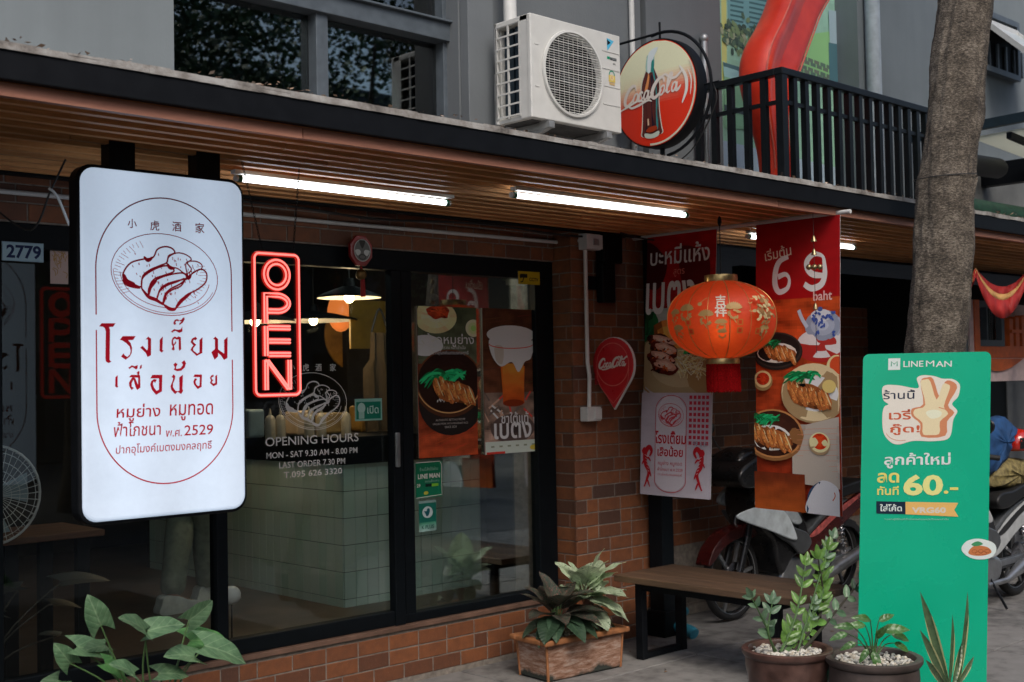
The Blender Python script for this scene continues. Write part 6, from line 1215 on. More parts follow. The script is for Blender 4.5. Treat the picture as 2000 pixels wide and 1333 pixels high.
# ================================================================ MOTORCYCLES
def wheel(t, c, r, yw, label=None, spokes=6, tyre_w=.05, rot=0.0):
    c = Vector(c); q = MB(); n = 40; vs_ = []
    m_ = 10; q.add([(c.x+(r-tyre_w*.5+tyre_w*.5*math.cos(b))*math.cos(a), c.y+tyre_w*.55*math.sin(b), c.z+(r-tyre_w*.5+tyre_w*.5*math.cos(b))*math.sin(a)) for a in [2*math.pi*i/n for i in range(n)] for b in [2*math.pi*j/m_ for j in range(m_)]],
          [(i*m_+j, i*m_+(j+1)%m_, ((i+1)%n)*m_+(j+1)%m_, ((i+1)%n)*m_+j) for i in range(n) for j in range(m_)])
    w_ = q.build('wheel', MT['rubber'], t, smooth=True)
    q = MB(); q.lathe([(r-tyre_w*1.0, -.02), (r-tyre_w*.9, -.022), (r-tyre_w*.9, .022), (r-tyre_w*1.0, .02), (r-tyre_w*1.25, .0)], c, 40, axis='Y'); q.lathe([(.035,-.04),(.035,.04)], c, 16, axis='Y', caps=True)
    for k in range(spokes): a = 2*math.pi*k/spokes+rot; q.bar(c+Vector((.03*math.cos(a), 0, .03*math.sin(a))), c+Vector(((r-tyre_w)*math.cos(a+.15), 0, (r-tyre_w)*math.sin(a+.15))), .022, .016, up=(0,1,0))
    q.build('rim', MT['alu'], w_); q = MB(); q.lathe([(.05,-.028),(.10,-.028),(.10,-.032),(.05,-.032)], c, 32, axis='Y'); q.build('brake_disc', MT['chrome'], w_)
def side(t, name, pts, y0, y1, mt, bevel=.012, smooth=False):
    q = MB(); q.prism([(p.x, p.y) for p in spline([(a, b, 0) for a, b in pts], 4, True)], 'Y', y0, y1); return q.build(name, mt, t, smooth=True, bevel=bevel, bseg=3)
mred = plain('dark_red_plastic', (.055,.006,.005,1), .25, coat=.4); mgrey = plain('grey_plastic', (.07,.075,.08,1), .4); msil = plain('silver_plastic', (.42,.46,.48,1), .25, .15, coat=.5); mblk = plain('black_plastic', (.012,.012,.013,1), .28, coat=.3); mseat = plain('black_vinyl_seat', (.012,.012,.012,1), .5)
def scooter(name, label, gx, y, body, shroud, stripe, side_name=1, extra=None):
    """step-through motorcycle facing -X; front axle at gx"""
    t = thing(name, label, 'motorcycle', (gx+.62, y, 0)); wx2 = gx+1.24; R = .285
    wheel(t, (gx, y, R), R, 1); wheel(t, (wx2, y, R), R, 1, spokes=5, tyre_w=.062)
    side(t, 'front_fender', [(gx-.30,.40),(gx-.24,.50),(gx-.10,.585),(gx+.10,.62),(gx+.24,.60),(gx+.20,.53),(gx+.05,.54),(gx-.12,.50),(gx-.25,.41)], y-.055, y+.055, body, .02)
    for s_ in (-1, 1): q = MB(); q.tube([(gx, y+s_*.062, R), (gx+.13, y+s_*.062, .60), (gx+.22, y+s_*.05, .86)], [.022,.024,.020], 10); q.build('fork', mblk, t, smooth=True)
    side(t, 'leg_shield', [(gx+.16,.62),(gx+.12,.80),(gx+.20,.92),(gx+.34,.90),(gx+.50,.78),(gx+.64,.66),(gx+.72,.52),(gx+.66,.40),(gx+.52,.36),(gx+.40,.26),(gx+.34,.36),(gx+.30,.50)], y-.135, y+.135, mblk, .03)
    for s_ in (-1, 1):
        y0, y1 = (y-.175, y-.137) if s_ < 0 else (y+.137, y+.175)
        side(t, 'side_shroud', [(gx+.08,.76),(gx+.22,.865),(gx+.36,.84),(gx+.55,.66),(gx+.58,.60),(gx+.50,.595),(gx+.30,.69)], y0, y1, shroud, .015)
        side(t, 'lower_shroud', [(gx+.14,.70),(gx+.34,.64),(gx+.52,.57),(gx+.66,.52),(gx+.70,.44),(gx+.58,.38),(gx+.46,.46),(gx+.30,.54)], y0+.006, y1+.006*s_, mgrey, .012)
        side(t, 'rear_cowl', [(gx+.62,.42),(gx+.80,.50),(gx+1.0,.60),(gx+1.30,.70),(gx+1.56,.78),(gx+1.50,.68),(gx+1.25,.56),(gx+1.0,.46),(gx+.78,.36),(gx+.64,.34)], (y-.125 if s_ < 0 else y+.09), (y-.09 if s_ < 0 else y+.125), body, .012)
        side(t, 'cowl_stripe', [(gx+.74,.49),(gx+.96,.59),(gx+1.2,.675),(gx+1.45,.74),(gx+1.3,.67),(gx+1.05,.58),(gx+.84,.49)], (y-.130 if s_ < 0 else y+.126), (y-.126 if s_ < 0 else y+.130), stripe, .001)
    side(t, 'front_panel', [(gx+.36,.60),(gx+.50,.58),(gx+.52,.36),(gx+.44,.34),(gx+.38,.42)], y-.12, y+.12, mgrey, .02)
    side(t, 'centre_tunnel', [(gx+.50,.40),(gx+.66,.47),(gx+.84,.55),(gx+.98,.62),(gx+1.3,.70),(gx+1.3,.60),(gx+.9,.40),(gx+.6,.30)], y-.09, y+.09, mgrey, .02)
    side(t, 'seat', [(gx+.76,.72),(gx+.84,.765),(gx+1.0,.77),(gx+1.18,.80),(gx+1.45,.83),(gx+1.56,.82),(gx+1.5,.75),(gx+1.2,.72),(gx+.95,.66),(gx+.80,.66)], y-.13, y+.13, mseat, .035)
    side(t, 'headlight_cowl', [(gx+.04,.93),(gx-.02,1.02),(gx+.04,1.10),(gx+.18,1.12),(gx+.30,1.06),(gx+.30,.97),(gx+.16,.90)], y-.10, y+.10, mblk, .04)
    q = MB(); q.tube(spline([(gx+.30,y-.34,1.04),(gx+.22,y-.22,1.06),(gx+.18,y,1.05),(gx+.22,y+.22,1.06),(gx+.30,y+.34,1.04)], 5), .012, 8); q.build('handlebar', mblk, t, smooth=True)
    for s_ in (-1, 1):
        q = MB(); q.tube([(gx+.24, y+s_*.24, 1.06), (gx+.31, y+s_*.36, 1.04)], .018, 10); q.build('grip', MT['rubber'], t, smooth=True)
        q = MB(); q.tube([(gx+.22, y+s_*.20, 1.07), (gx+.20, y+s_*.26, 1.16), (gx+.20, y+s_*.30, 1.22)], .006, 6); q.lathe([(.001,0),(.05,.002),(.055,.012),(.045,.025),(.001,.03)], (gx+.18, y+s_*.32, 1.25), 14, axis='X', sx=1.3); q.build('mirror', mblk, t, smooth=True)
    side(t, 'engine', [(gx+.42,.24),(gx+.52,.36),(gx+.70,.36),(gx+.84,.30),(gx+.80,.18),(gx+.60,.15),(gx+.46,.17)], y-.11, y+.11, MT['alu'], .03)
    for s_ in (-1, 1):
        q = MB(); q.bar((gx+.72, y+s_*.09, .28), (wx2, y+s_*.09, R), .028, .045); q.build('swing_arm', MT['alu'], t, bevel=.004)
        q = MB(); n = 60; p0_, p1_ = Vector((wx2-.02, y+s_*.10, .33)), Vector((wx2-.10, y+s_*.10, .64)); q.tube([p0_, p1_], .010, 8); ax_ = (p1_-p0_).normalized(); e1 = ax_.cross(Vector((0,1,0))).normalized(); e2 = ax_.cross(e1)
        q.tube([p0_+(p1_-p0_)*(i/n*.85+.08)+(e1*math.cos(i*.84)+e2*math.sin(i*.84))*.024 for i in range(n+1)], .005, 5); q.build('shock_absorber', MT['chrome'], t, smooth=True)
    q = MB(); q.tube([(gx+.60, y-.11, .16), (gx+.85, y-.13, .17), (gx+1.05, y-.14, .24), (gx+1.45, y-.15, .34)], [.018,.02,.045,.042], 12); q.build('exhaust', MT['alu'], t, smooth=True)
    q = MB(); q.box(wx2-.52, wx2-.05, y-.095, y-.07, .24, .31); q.build('chain_guard', mgrey, t, bevel=.006)
    side(t, 'rear_fender', [(wx2-.02,.56),(wx2+.20,.52),(wx2+.36,.34),(wx2+.33,.33),(wx2+.18,.47),(wx2,.51)], y-.06, y+.06, mblk, .01)
    q = MB(); q.box(gx+1.53, gx+1.58, y-.07, y+.07, .72, .78); q.build('tail_light', plain('tail_red', (.4,.01,.01,1), .2), t, bevel=.008)
    q = MB(); q.tube([(gx+.66, y-.10, .20), (gx+.60, y-.24, .02)], .009, 6); q.build('side_stand', MT['steel'], t); 
    return t
t = scooter('parked_motorcycle', 'dark red and black motorcycle with silver side shroud parked behind the bench', 6.60, 4.93, mred, msil, plain('red_white_graphic', (.45,.10,.09,1), .35, var=.5, scale=30))
sh = [(lambda a: (a.x, a.z))(A(px, py, y=4.75)) for px, py in ((1438,1010),(1455,998),(1485,990),(1520,992),(1540,1010),(1556,1050),(1545,1054),(1500,1036),(1460,1022))]
side(t, 'silver_shroud', sh, 4.742, 4.758, plain('bright_silver', (.62,.68,.70,1), .3, coat=.4), .008)
q = MB(); side(t, 'leg_guard_cover', [(6.48,.93),(6.50,1.0),(6.66,1.07),(6.86,1.12),(6.98,1.05),(6.86,.98),(6.70,.95),(6.66,.88),(6.54,.88)], 4.74, 5.12, mblk, .05)
wht = plain('white_plastic_body', (.46,.48,.48,1), .3, coat=.4)
t = scooter('white_motorcycle', 'white and silver motorcycle behind the green board, helmet and bag on its seat', 7.42, 3.98, wht, wht, plain('black_graphic', (.02,.02,.02,1), .4))
def on2(px, py, y=3.90): return A(px, py, y=y)
hc = on2(1988, 866, 3.92); hs = .105
t = thing('red_helmet', 'shiny red helmet hanging on the white motorcycle', 'helmet', hc-Vector((0,0,hs)))
q = MB(); n_ = 26; vs_ = []
for i in range(13):
    th = math.pi*.66*i/12
    for j in range(n_): a = 2*math.pi*j/n_; vs_.append(hc+Vector((hs*1.15*math.sin(th)*math.cos(a), hs*math.sin(th)*math.sin(a), hs*math.cos(th))))
q.add(vs_, [(i*n_+j, (i+1)*n_+j, (i+1)*n_+(j+1)%n_, i*n_+(j+1)%n_) for i in range(12) for j in range(n_)]); o = q.build('shell', plain('helmet_red', (.50,.018,.010,1), .15, var=.1, coat=.6), t, smooth=True); s2 = o.modifiers.new('s','SOLIDIFY'); s2.thickness = .008
q = MB(); q.add([hc+Vector((hs*1.17*math.sin(th)*math.cos(a), hs*1.02*math.sin(th)*math.sin(a), hs*math.cos(th))) for th in (1.15,1.55,1.9) for a in [math.radians(215+k*9) for k in range(8)]], [(i*8+j, i*8+j+1, (i+1)*8+j+1, (i+1)*8+j) for i in range(2) for j in range(7)]); q.build('visor', mblk, t, smooth=True)
q = MB(); q.tube(spline([hc+Vector((.09,-.06,-.05)), hc+Vector((.05,-.1,-.12)), hc+Vector((.10,-.06,-.18))], 5), .006, 5); q.build('strap', mgrey, t)
def cloth_lump(name, lab, cat, pts, y, th, mt, seed):
    q = MB(); o = spline([(A(a, b, y=y).x, A(a, b, y=y).z, 0) for a, b in pts], 5, True); n = len(o); cx_ = sum(p.x for p in o)/n; cz_ = sum(p.y for p in o)/n; vs_ = []
    for k in range(9):
        f_ = math.cos(-math.pi/2+math.pi*k/8)**.6 if 0 < k < 8 else .02; yy = y+th*math.sin(-math.pi/2+math.pi*k/8)
        for i, p in enumerate(o): nz = noise.noise(Vector((p.x*16+seed, p.y*16, k*.5)))*.025; vs_.append((cx_+(p.x-cx_)*(f_+nz), yy+nz, cz_+(p.y-cz_)*(f_+nz)))
    q.add(vs_, [(k*n+i, k*n+(i+1)%n, (k+1)*n+(i+1)%n, (k+1)*n+i) for k in range(8) for i in range(n)]+[tuple(range(n)), tuple(8*n+i for i in reversed(range(n)))]); return tag(q.build(name, mt, smooth=True), lab, cat)
cloth_lump('blue_bag', 'dark blue cloth bag bundled on the white motorcycle beside the red helmet', 'bag', [(1900,850),(1925,822),(1950,812),(1968,828),(1974,838),(1958,872),(1948,905),(1925,930),(1900,925)], 3.98, .10, plain('blue_cloth', (.010,.055,.16,1), .8, var=.4), 1)
cloth_lump('khaki_raincoat', 'crumpled khaki yellow raincoat under the red helmet', 'raincoat', [(1925,950),(1935,915),(1955,898),(1985,895),(2010,905),(2010,948),(1975,955),(1945,952)], 3.96, .09, plain('khaki_cloth', (.19,.15,.055,1), .7, var=.7, scale=30), 5)

# ================================================================ BEYOND, TO THE RIGHT
def bxx(name, lab, cat, x0, x1, y0, y1, z0, z1, mt, bevel=0): q = MB(); q.box(x0, x1, y0, y1, z0, z1); return tag(q.build(name, mt, bevel=bevel), lab, cat)
KY = 4.5; kx = lambda px: A(px, 720, y=KY).x; kz = lambda py, px=1950: A(px, py, y=KY).z
t = thing('orange_kiosk', 'orange and white shop kiosk with a dark window beyond the tree', 'kiosk', (12, KY, 0)); org_ = plain('kiosk_orange', (.62,.13,.03,1), .45); pkw = plain('kiosk_pale_panel', (.72,.55,.53,1), .5)
q = MB(); q.box(kx(1875), 20, KY, KY+1.5, kz(745), kz(700)); q.build('counter_panel', pkw, t); q = MB(); q.box(kx(1875), kx(1966), KY+.01, KY+1.5, 0, kz(745)-.003); q.build('dark_base', MT['black'], t); q = MB(); q.box(kx(1966), 20, KY-.0, KY+1.5, 0, kz(745)-.003); q.build('grey_base', plain('kiosk_grey', (.085,.09,.095,1), .5), t)
q = MB(); q.box(kx(1890), 20, KY-.005, KY+.3, kz(700)+.003, kz(676)); q.prism([(kx(1895)+(kx(1995)-kx(1895))*k/12, kz(701)-.10*math.sin(math.pi*k/12)) for k in range(13)], 'Y', KY-.02, KY-.004); q.build('orange_band', org_, t)
q = MB(); q.box(kx(1872), kx(1888), KY-.02, KY+.2, kz(700), kz(590)); q.build('grey_pillar', MT['wall'], t); q = MB(); q.box(kx(1888)+.002, kx(1897), KY-.03, KY+.2, kz(700)+.01, kz(590)); q.build('pink_pillar', pkw, t); q = MB(); q.box(kx(1897)+.002, kx(1907), KY-.04, KY+.2, kz(700)+.01, kz(590)); q.build('orange_pillar', org_, t)
q = MB(); q.box(kx(1907)+.01, kx(1958), KY+.05, KY+.06, kz(672), kz(596)); q.build('pane', MT['glass_up'], t)
q = MB(); x0_, x1_ = kx(1907), kx(1962); z0_, z1_ = kz(677), kz(590)
for a in ((x0_, x1_, z0_, z0_+.05), (x0_, x1_, z1_-.05, z1_), (x0_, x0_+.05, z0_+.05, z1_-.05), (x1_-.05, x1_, z0_+.05, z1_-.05), (kx(1928), kx(1930), z0_+.05, z1_-.05)): q.box(a[0], a[1], KY-.01, KY+.04, a[2], a[3])
q.build('window_frame', MT['winframe'], t); q = MB()
for k in range(4): q.box(kx(1972+k*12), kx(1979+k*12), KY-.01, KY+.1, kz(676), kz(622-k*3)); q.box(kx(1972+k*12), kx(1984+k*12), KY-.03, KY-.012, kz(650), kz(644))
q.build('orange_slat', org_, t); q = MB(); q.box(kx(1962)+.01, 20, KY+.12, KY+.3, kz(700), kz(590)); q.build('back_panel', pkw, t)
bxx('teal_post', 'thin teal post standing before the orange kiosk', 'post', kx(1969), kx(1975), KY-.2, KY-.15, 0, kz(640), plain('teal', (.01,.09,.12,1), .4))
struct(bxx('shop_recess', 'dark', 'recess', 9.1, 22, 6.6, 6.7, 0, 2.6, MT['black'])); del bpy.data.objects['shop_recess']['category'], bpy.data.objects['shop_recess']['label']
# swag bunting
t = thing('swag_bunting', 'red and yellow swagged cloth bunting hanging under the canopy on the right', 'bunting', (8.3, 3.7, 2.0)); BY = 3.75; rc_ = plain('bunting_red', (.32,.012,.010,1), .7); yc_ = plain('bunting_yellow', (.50,.27,.09,1), .7)
def swag(pa, pb, sag, y, w1, nm, mt, yo):
    q = MB(); n = 18
    for i in range(n+1):
        s_ = i/n; px = pa[0]+(pb[0]-pa[0])*s_; py = pa[1]+(pb[1]-pa[1])*s_+sag*4*s_*(1-s_); wd = w1*(.35+.65*math.sin(math.pi*s_)**.8); a = A(px, py, y=y+yo+.012*math.sin(i*1.9)); b = A(px, py+wd, y=y+yo-.012+.012*math.sin(i*1.9)); q.v += [a, b]
    q.f = [(2*i, 2*i+1, 2*i+3, 2*i+2) for i in range(n)]; q.m = [0]*n; o = q.build(nm, mt, t, smooth=True); s2 = o.modifiers.new('s','SOLIDIFY'); s2.thickness = .004
for pa, pb, sg in (((1905,524),(2012,520),62), ((1800,530),(1905,524),62)):
    swag(pa, pb, sg*.62, BY, 22, 'swag_back', rc_, .05); swag((pa[0],pa[1]), pb, sg*.86, BY, 12, 'swag_yellow', yc_, .02); swag((pa[0], pa[1]+3), pb, sg*1.02, BY, 36, 'swag_red', rc_, 0)
swag((1908,530),(1868,640), -18, BY, 20, 'swag_tail', rc_, -.01); swag((1905,528),(1872,575), 8, BY, 14, 'swag_tail', yc_, .0)
# things above the canopy at right
t = thing('side_awning', 'dark blue edged awning with pale translucent panels at the far right', 'awning', (11.8, 4, 3.6)); ax_ = 9.4
b0, b1 = A(1890, 254, x=ax_), A(2020, 225, x=ax_); q = MB(); q.bar(b0+Vector((0,.8,0)), b1, .05, .075); q.build('edge_beam', plain('navy_beam', (.010,.022,.035,1), .4), t)
pm = NM('translucent_panel'); pm.set(Base_Color=(.5,.5,.45,1)); tr_ = pm.node('BsdfTranslucent'); tr_.inputs[0].default_value = (.75,.75,.66,1); ms_ = pm.node('MixShader'); ms_.inputs[0].default_value = .8; pm.link(pm.b.outputs[0], ms_.inputs[1]); pm.link(tr_.outputs[0], ms_.inputs[2]); pm.link(ms_.outputs[0], pm.out.inputs[0]); pnl = pm.mat
for k in range(2): 
    ya, yb = b0.y-.02-k*.62, b0.y-.6-k*.62; zz = b0.z-.07; q = MB(); q.add([(ax_+.03, ya, zz), (ax_+.03, yb, zz+.01), (ax_+1.1, yb, zz-.06), (ax_+1.1, ya, zz-.06)], [(0,1,2,3)]); o = q.build('roof_panel', pnl, t); s2 = o.modifiers.new('s','SOLIDIFY'); s2.thickness = .01
q = MB()
for k in range(4): q.bar((ax_+.03, b0.y+.3-k*.62, b0.z-.09), (ax_+1.2, b0.y+.3-k*.62, b0.z-.17), .04, .05)
q.box(ax_+1.1, ax_+1.2, 3.0, 5.05, b0.z-.3, b0.z-.1); q.build('rafter', MT['steel'], t)
c = A(1925, 324, y=4.6); q = MB(); q.tube([c+Vector((-.55,.1,0)), c+Vector((.22,0,0)), c+Vector((.26,0,0))], [.085,.085,.07], 16); tag(q.build('exhaust_duct', plain('duct_grey', (.05,.05,.052,1), .6), smooth=True), 'fat dark grey duct end sticking out behind the tree above the canopy', 'duct')
c = A(1950, 402, y=4.3); q = MB(); q.tube([(c.x-1.0, 4.3, 2.80), (c.x+2.2, 4.3, 2.82)], .10, 14); tag(q.build('rolled_tarpaulin', plain('dark_green_tarp', (.008,.045,.022,1), .6, var=.5), smooth=True), 'rolled dark green tarpaulin lying on the canopy right of the tree', 'tarpaulin')
q = MB(); q.box(9.9, 20, WY-.09, WY-.003, 2.62, 3.45); tag(q.build('lower_wall_panel', plain('grey_render', (.13,.135,.13,1), .8, var=.25, scale=3)), 'darker rendered wall panel under the awning at the far right', 'wall panel')  # plain darker grey panel set in front of the upper wall
for px, py in ((1880, 0),): pass

# ================================================================ INSIDE THE SHOP
FL = .20
fm2 = NM('slate_floor'); n = fm2.noise(fm2.world(), 2.2, 8, .65); fm2.set(Base_Color=fm2.ramp(n, [(.3,(.035,.026,.020,1)),(.5,(.085,.055,.038,1)),(.7,(.13,.10,.08,1))]), Roughness=.35); fm2.bump(n, .3, .01)
q = MB(); q.box(.6, 6.0, 5.34, 10.4, FL-.05, FL); struct(q.build('interior_floor', fm2.mat))
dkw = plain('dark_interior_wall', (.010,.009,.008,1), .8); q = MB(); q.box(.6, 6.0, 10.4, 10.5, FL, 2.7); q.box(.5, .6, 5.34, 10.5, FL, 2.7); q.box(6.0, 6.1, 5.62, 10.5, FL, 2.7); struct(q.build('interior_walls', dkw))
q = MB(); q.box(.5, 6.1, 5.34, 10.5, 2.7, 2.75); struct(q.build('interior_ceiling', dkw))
tile = NM('green_glazed_tile'); oi = tile.node('ObjectInfo'); tile.set(Base_Color=tile.ramp(oi.outputs['Random'], [(0,(.56,.72,.66,1)),(.5,(.62,.78,.72,1)),(1,(.52,.74,.66,1))]), Roughness=.12)
KX, KYY = 4.53, 6.36; KZ = 1.10
t = thing('service_counter', 'counter faced with upright pale green tiles inside the shop', 'counter', (KX+.5, KYY+1.2, FL)); q = MB(); q.box(KX+.006, 5.75, KYY+.006, 9.0, FL, KZ); q.build('carcass', plain('dark_grout', (.02,.022,.02,1), .8), t)
q = MB(); q.box(KX-.02, 5.8, KYY-.02, 9.05, KZ+.002, KZ+.165); q.build('worktop', MT['black'], t, bevel=.004)
zs = [FL, .252]+[.252+.1685*k for k in range(1, 6)]
_t = {}
def tilem(w_, h_):
    k = (round(w_,3), round(h_,3))
    if k not in _t: b = MB(); b.box(0, w_, 0, .008, 0, h_); me = bpy.data.meshes.new('tile'); me.from_pydata(b.v, [], b.f); me.materials.append(tile.mat); _t[k] = me
    return _t[k]
for a, b2 in zip(zs[:-1], zs[1:]):
    for k in range(13): inst('tile', tilem(.085, min(b2, KZ)-a-.004), t, (KX+.004+k*.0885, KYY-.002, a))
    for k in range(29): inst('tile', tilem(.085, min(b2, KZ)-a-.004), t, (KX-.002+.0, KYY+.010+k*.0885+.085, a), (0, 0, -math.pi/2))
cream_ = plain('squeeze_bottle', (.36,.32,.25,1), .4); 
for i, (px, py) in enumerate(((528,850),(548,852),(628,850),(676,846),(604,850))):
    c = A(px, py, y=6.55); q = MB(); z_ = KZ+.167; q.lathe([(.030,0),(.032,.01),(.032,.12),(.024,.14),(.010,.15),(.004,.19)], (c.x, 6.55, z_), 14, caps=True); tag(q.build('squeeze_bottle', cream_, smooth=True), ('leftmost', 'second from the left', 'fourth from the left', 'rightmost', 'middle')[i]+' cream squeeze bottle in the row on the shop counter', 'bottle', 'squeeze bottles on the counter')
for i, (px, w_, c_, h) in enumerate(((590,.14,(.42,.32,.22,1),.16),(650,.16,(.30,.2,.08,1),.14),(494,.12,(.1,.16,.2,1),.18),(712,.12,(.25,.14,.03,1),.18))):
    c = A(px, 850, y=6.9); q = MB(); q.box(c.x-w_/2, c.x+w_/2, 6.85, 7.0, KZ+.167, KZ+.167+h); tag(q.build('food_tub', plain('tub_%d' % i, c_, .5), bevel=.015), ('cream food tub behind the squeeze bottles', 'brown food tub at the middle of the shop counter', 'blue-grey box at the left end of the shop counter', 'orange-yellow box at the right end of the shop counter')[i], 'container')
# pendant lamps
warm = emit('warm_bulb', (1, .70, .38, 1), 14); shade_in = plain('lamp_shade_enamel', (.75,.72,.66,1), .4)
for i, (px, py, y, r) in enumerate(((682,582,6.2,.20),(612,627,7.6,.33),(498,629,6.9,.26))):
    c = A(px, py, y=y); t = thing('pendant_lamp', ('round pendant lamp seen through the glass right of the neon sign', 'wide pendant lamp further inside the shop behind the neon sign', 'pendant lamp inside the shop at the edge of the lightbox sign')[i], 'lamp', (c.x, y, c.z), 'pendant lamps inside the shop')
    q = MB(); q.lathe([(r, 0), (r*.97, .012), (r*.5, .05), (.04, .07), (.03, .12)], c, 32); o = q.build('lamp_shade', MT['black'], t, smooth=True); q = MB(); q.lathe([(r*.985,-.001),(r*.94,.008),(r*.5,.042),(.02,.06)], c, 32); q.build('shade_inside', shade_in, t, smooth=True)
    q = MB(); q.ball(c+Vector((0,0,.0)), .032, 10); q.build('bulb', warm, t, smooth=True); q = MB(); q.tube([c+Vector((0,0,.12)), Vector((c.x, c.y, 2.7))], .004, 5); q.build('cord', MT['cable'], t)
    l = bpy.data.lights.new('lamp_light', 'POINT'); l.energy = 4.5; l.color = (1,.72,.42); l.shadow_soft_size = .04; lo_ = bpy.data.objects.new('lamp_light', l); COL.objects.link(lo_); lo_.location = c+Vector((0,0,-.06))
# inner fluorescent; front tube added to light the counter, left tube the person
for i, (xa, y, lab) in enumerate(((2.9, 6.0, 'left white tube light on the shop ceiling, placed to light the person'), (4.7, 5.72, 'front tube light added out of sight above the door to light the counter'), (4.3, 7.0, 'right white tube light on the shop ceiling'))):
    q = MB(); q.tube([(xa, y, 2.58), (xa+(1.1 if i != 1 else .55), y, 2.58)], .016, 10); tag(q.build('ceiling_tube_light', emit('inner_tube%d' % i, (.85,.97,.95,1), (12, 42, 3)[i])), lab, 'light')
# posters, lantern, apron inside
c = A(694, 655, y=8.4); q = MB(); q.lathe([(.001,0),(.30,0),(.30,.02),(.001,.02)], (c.x, 8.4, c.z), 40, axis='Y'); tag(q.build('round_wall_picture', plain('picture_gold', (.42,.22,.05,1), .5, var=.4, scale=8)), 'round golden picture hanging in the shop behind the pendant lamp', 'picture')
c = A(665, 610, y=7.9); q = MB(); q.ball(c, .13, 16, q=(.8,.8,1.2)); tag(q.build('small_lantern', emit('orange_lantern', (1,.25,.05,1), .5, (.5,.1,.02,1)), smooth=True), 'small orange glowing lantern inside the shop', 'lantern')
c = A(740, 640, y=7.4); q = MB(); q.box(c.x-.26, c.x+.26, 7.4, 7.42, c.z-.16, c.z+.2); tag(q.build('yellow_wall_board', plain('yellow_board', (.22,.13,.015,1), .6)), 'yellow board on the wall inside the shop near the door stile', 'board')
c = A(744, 790, y=6.6); t = thing('hanging_apron', 'tan apron with a dark strap hanging inside by the door stile', 'apron', (c.x, 6.6, 1.3)); q = MB()
vs_ = [(c.x+(-.13+.26*i/8)*(1 if j < 8 else .6), 6.6+.02*math.sin(i*1.7+j*.3), 1.28+.06*j) for j in range(12) for i in range(9)]; q.add(vs_, [(j*9+i, j*9+i+1, (j+1)*9+i+1, (j+1)*9+i) for j in range(11) for i in range(8)]); q.build('cloth', plain('apron_tan', (.07,.045,.02,1), .85), t, smooth=True); q = MB(); q.tube(spline([(c.x-.07,6.6,1.94),(c.x,6.6,2.1),(c.x+.07,6.6,1.94)], 6), .008, 6); q.build('strap', MT['cable'], t)
# table, plant, fan, person
TZ = .93; tb0, tb1 = A(30, 1052, z=TZ), A(222, 1052, z=TZ)
t = thing('wooden_table', 'wooden table with dark slatted legs inside the left window', 'table', (2.2, 5.9, FL)); q = MB(); q.box(1.65, 2.62, 5.62, 6.1, TZ-.03, TZ); q.build('table_top', MT['table'], t, bevel=.004)
for x in (1.7, 1.86, 2.02, 2.18, 2.34, 2.52): q = MB(); q.box(x, x+.06, 5.70, 5.74, FL, TZ-.032); q.build('leg', MT['steel'], t)
c = A(-22, 968, y=5.55); t = thing('standing_fan', 'pale grey standing fan just inside the left window', 'fan', (c.x, 5.5, FL)); q = MB(); 
for rr in (.03,.07,.11,.15,.19,.215): q.lathe([(rr,-.05*(1-(rr/.22)**2)-.03),(rr+.003,-.05*(1-(rr/.22)**2)-.03)], c, 36, axis='Y')
for k in range(40): a = 2*math.pi*k/40; q.tube([c+Vector((rr*math.cos(a), -.05*(1-(rr/.22)**2)-.03, rr*math.sin(a))) for rr in (.03,.12,.215)]+[c+Vector((.22*math.cos(a),.03,.22*math.sin(a)))], .0016, 4)
q.tube([c+Vector((.22*math.cos(a), -.02, .22*math.sin(a))) for a in [2*math.pi*k/36 for k in range(37)]], .006, 6); q.build('guard', MT['white_pl'], t)
q = MB(); q.lathe([(.001,-.02),(.03,-.01),(.03,.03)], c, 14, axis='Y'); q.build('hub', MT['white_pl'], t); q = MB(); q.tube([c+Vector((0,.08,0)), (c.x, c.y+.08, FL+.03)], .014, 8); q.lathe([(.18,0),(.17,.03),(.02,.04)], (c.x, c.y+.08, FL), 24); q.build('stand', MT['white_pl'], t)
for k in range(4): q = MB(); a0 = k*1.57; q.add([c+Vector((rr*math.cos(a0+da), .01+dy, rr*math.sin(a0+da))) for rr, da, dy in ((.03,0,0),(.19,-.25,.02),(.19,.5,-.02),(.05,.7,0))], [(0,1,2,3)]); q.build('blade', plain('fan_blade', (.3,.38,.4,1), .3), t)
wp_ = Vector((1.92, 5.48, FL)); t = thing('white_planter', 'white planter with long-stemmed leaves in silhouette inside the left window', 'planter', wp_); q = MB(); q.lathe([(.09,0),(.15,.13),(.155,.16),(.14,.16),(.01,.14)], wp_, 28); q.build('body', MT['white_pl'], t, smooth=True)
dheart = leaf_mesh('silhouette_leaf', hp, 1, .7, .15, .2, 8, 10, [plain('shadow_leaf', (.008,.012,.008,1), .6)], heart=.2)  # near-black leaf colour paints the unlit silhouette
t = thing('indoor_plant', 'long-stemmed plant inside the left window, coloured near-black as a silhouette', 'plant', wp_+Vector((0,0,.15)))
for px, py, tx, ty, L in ((40,1146,10,1150,.16),(120,1136,190,1122,.24),(100,1178,170,1176,.15),(118,1240,90,1235,.10),(5,1200,-30,1190,.15)):
    p = A(px, py, y=5.48); e = A(tx, ty, y=5.48); stem(t, [wp_+Vector((.02,0,.12)), (wp_+p)/2+Vector((0,0,.1)), p], .005, .003, stem_dark); place_leaf(t, dheart, p, e-p, (0,-.3,1), L)
c = A(452, 1163, y=5.55); q = MB(); q.ball((c.x, 5.55, c.z), .048, 16); o = q.build('reflected_globe', MT['white_pl'], smooth=True); tag(o, 'small white ball standing in for a reflected lamp globe, on an added stick', 'stand-in')  # ball built in place of a lamp globe's reflection in the glass
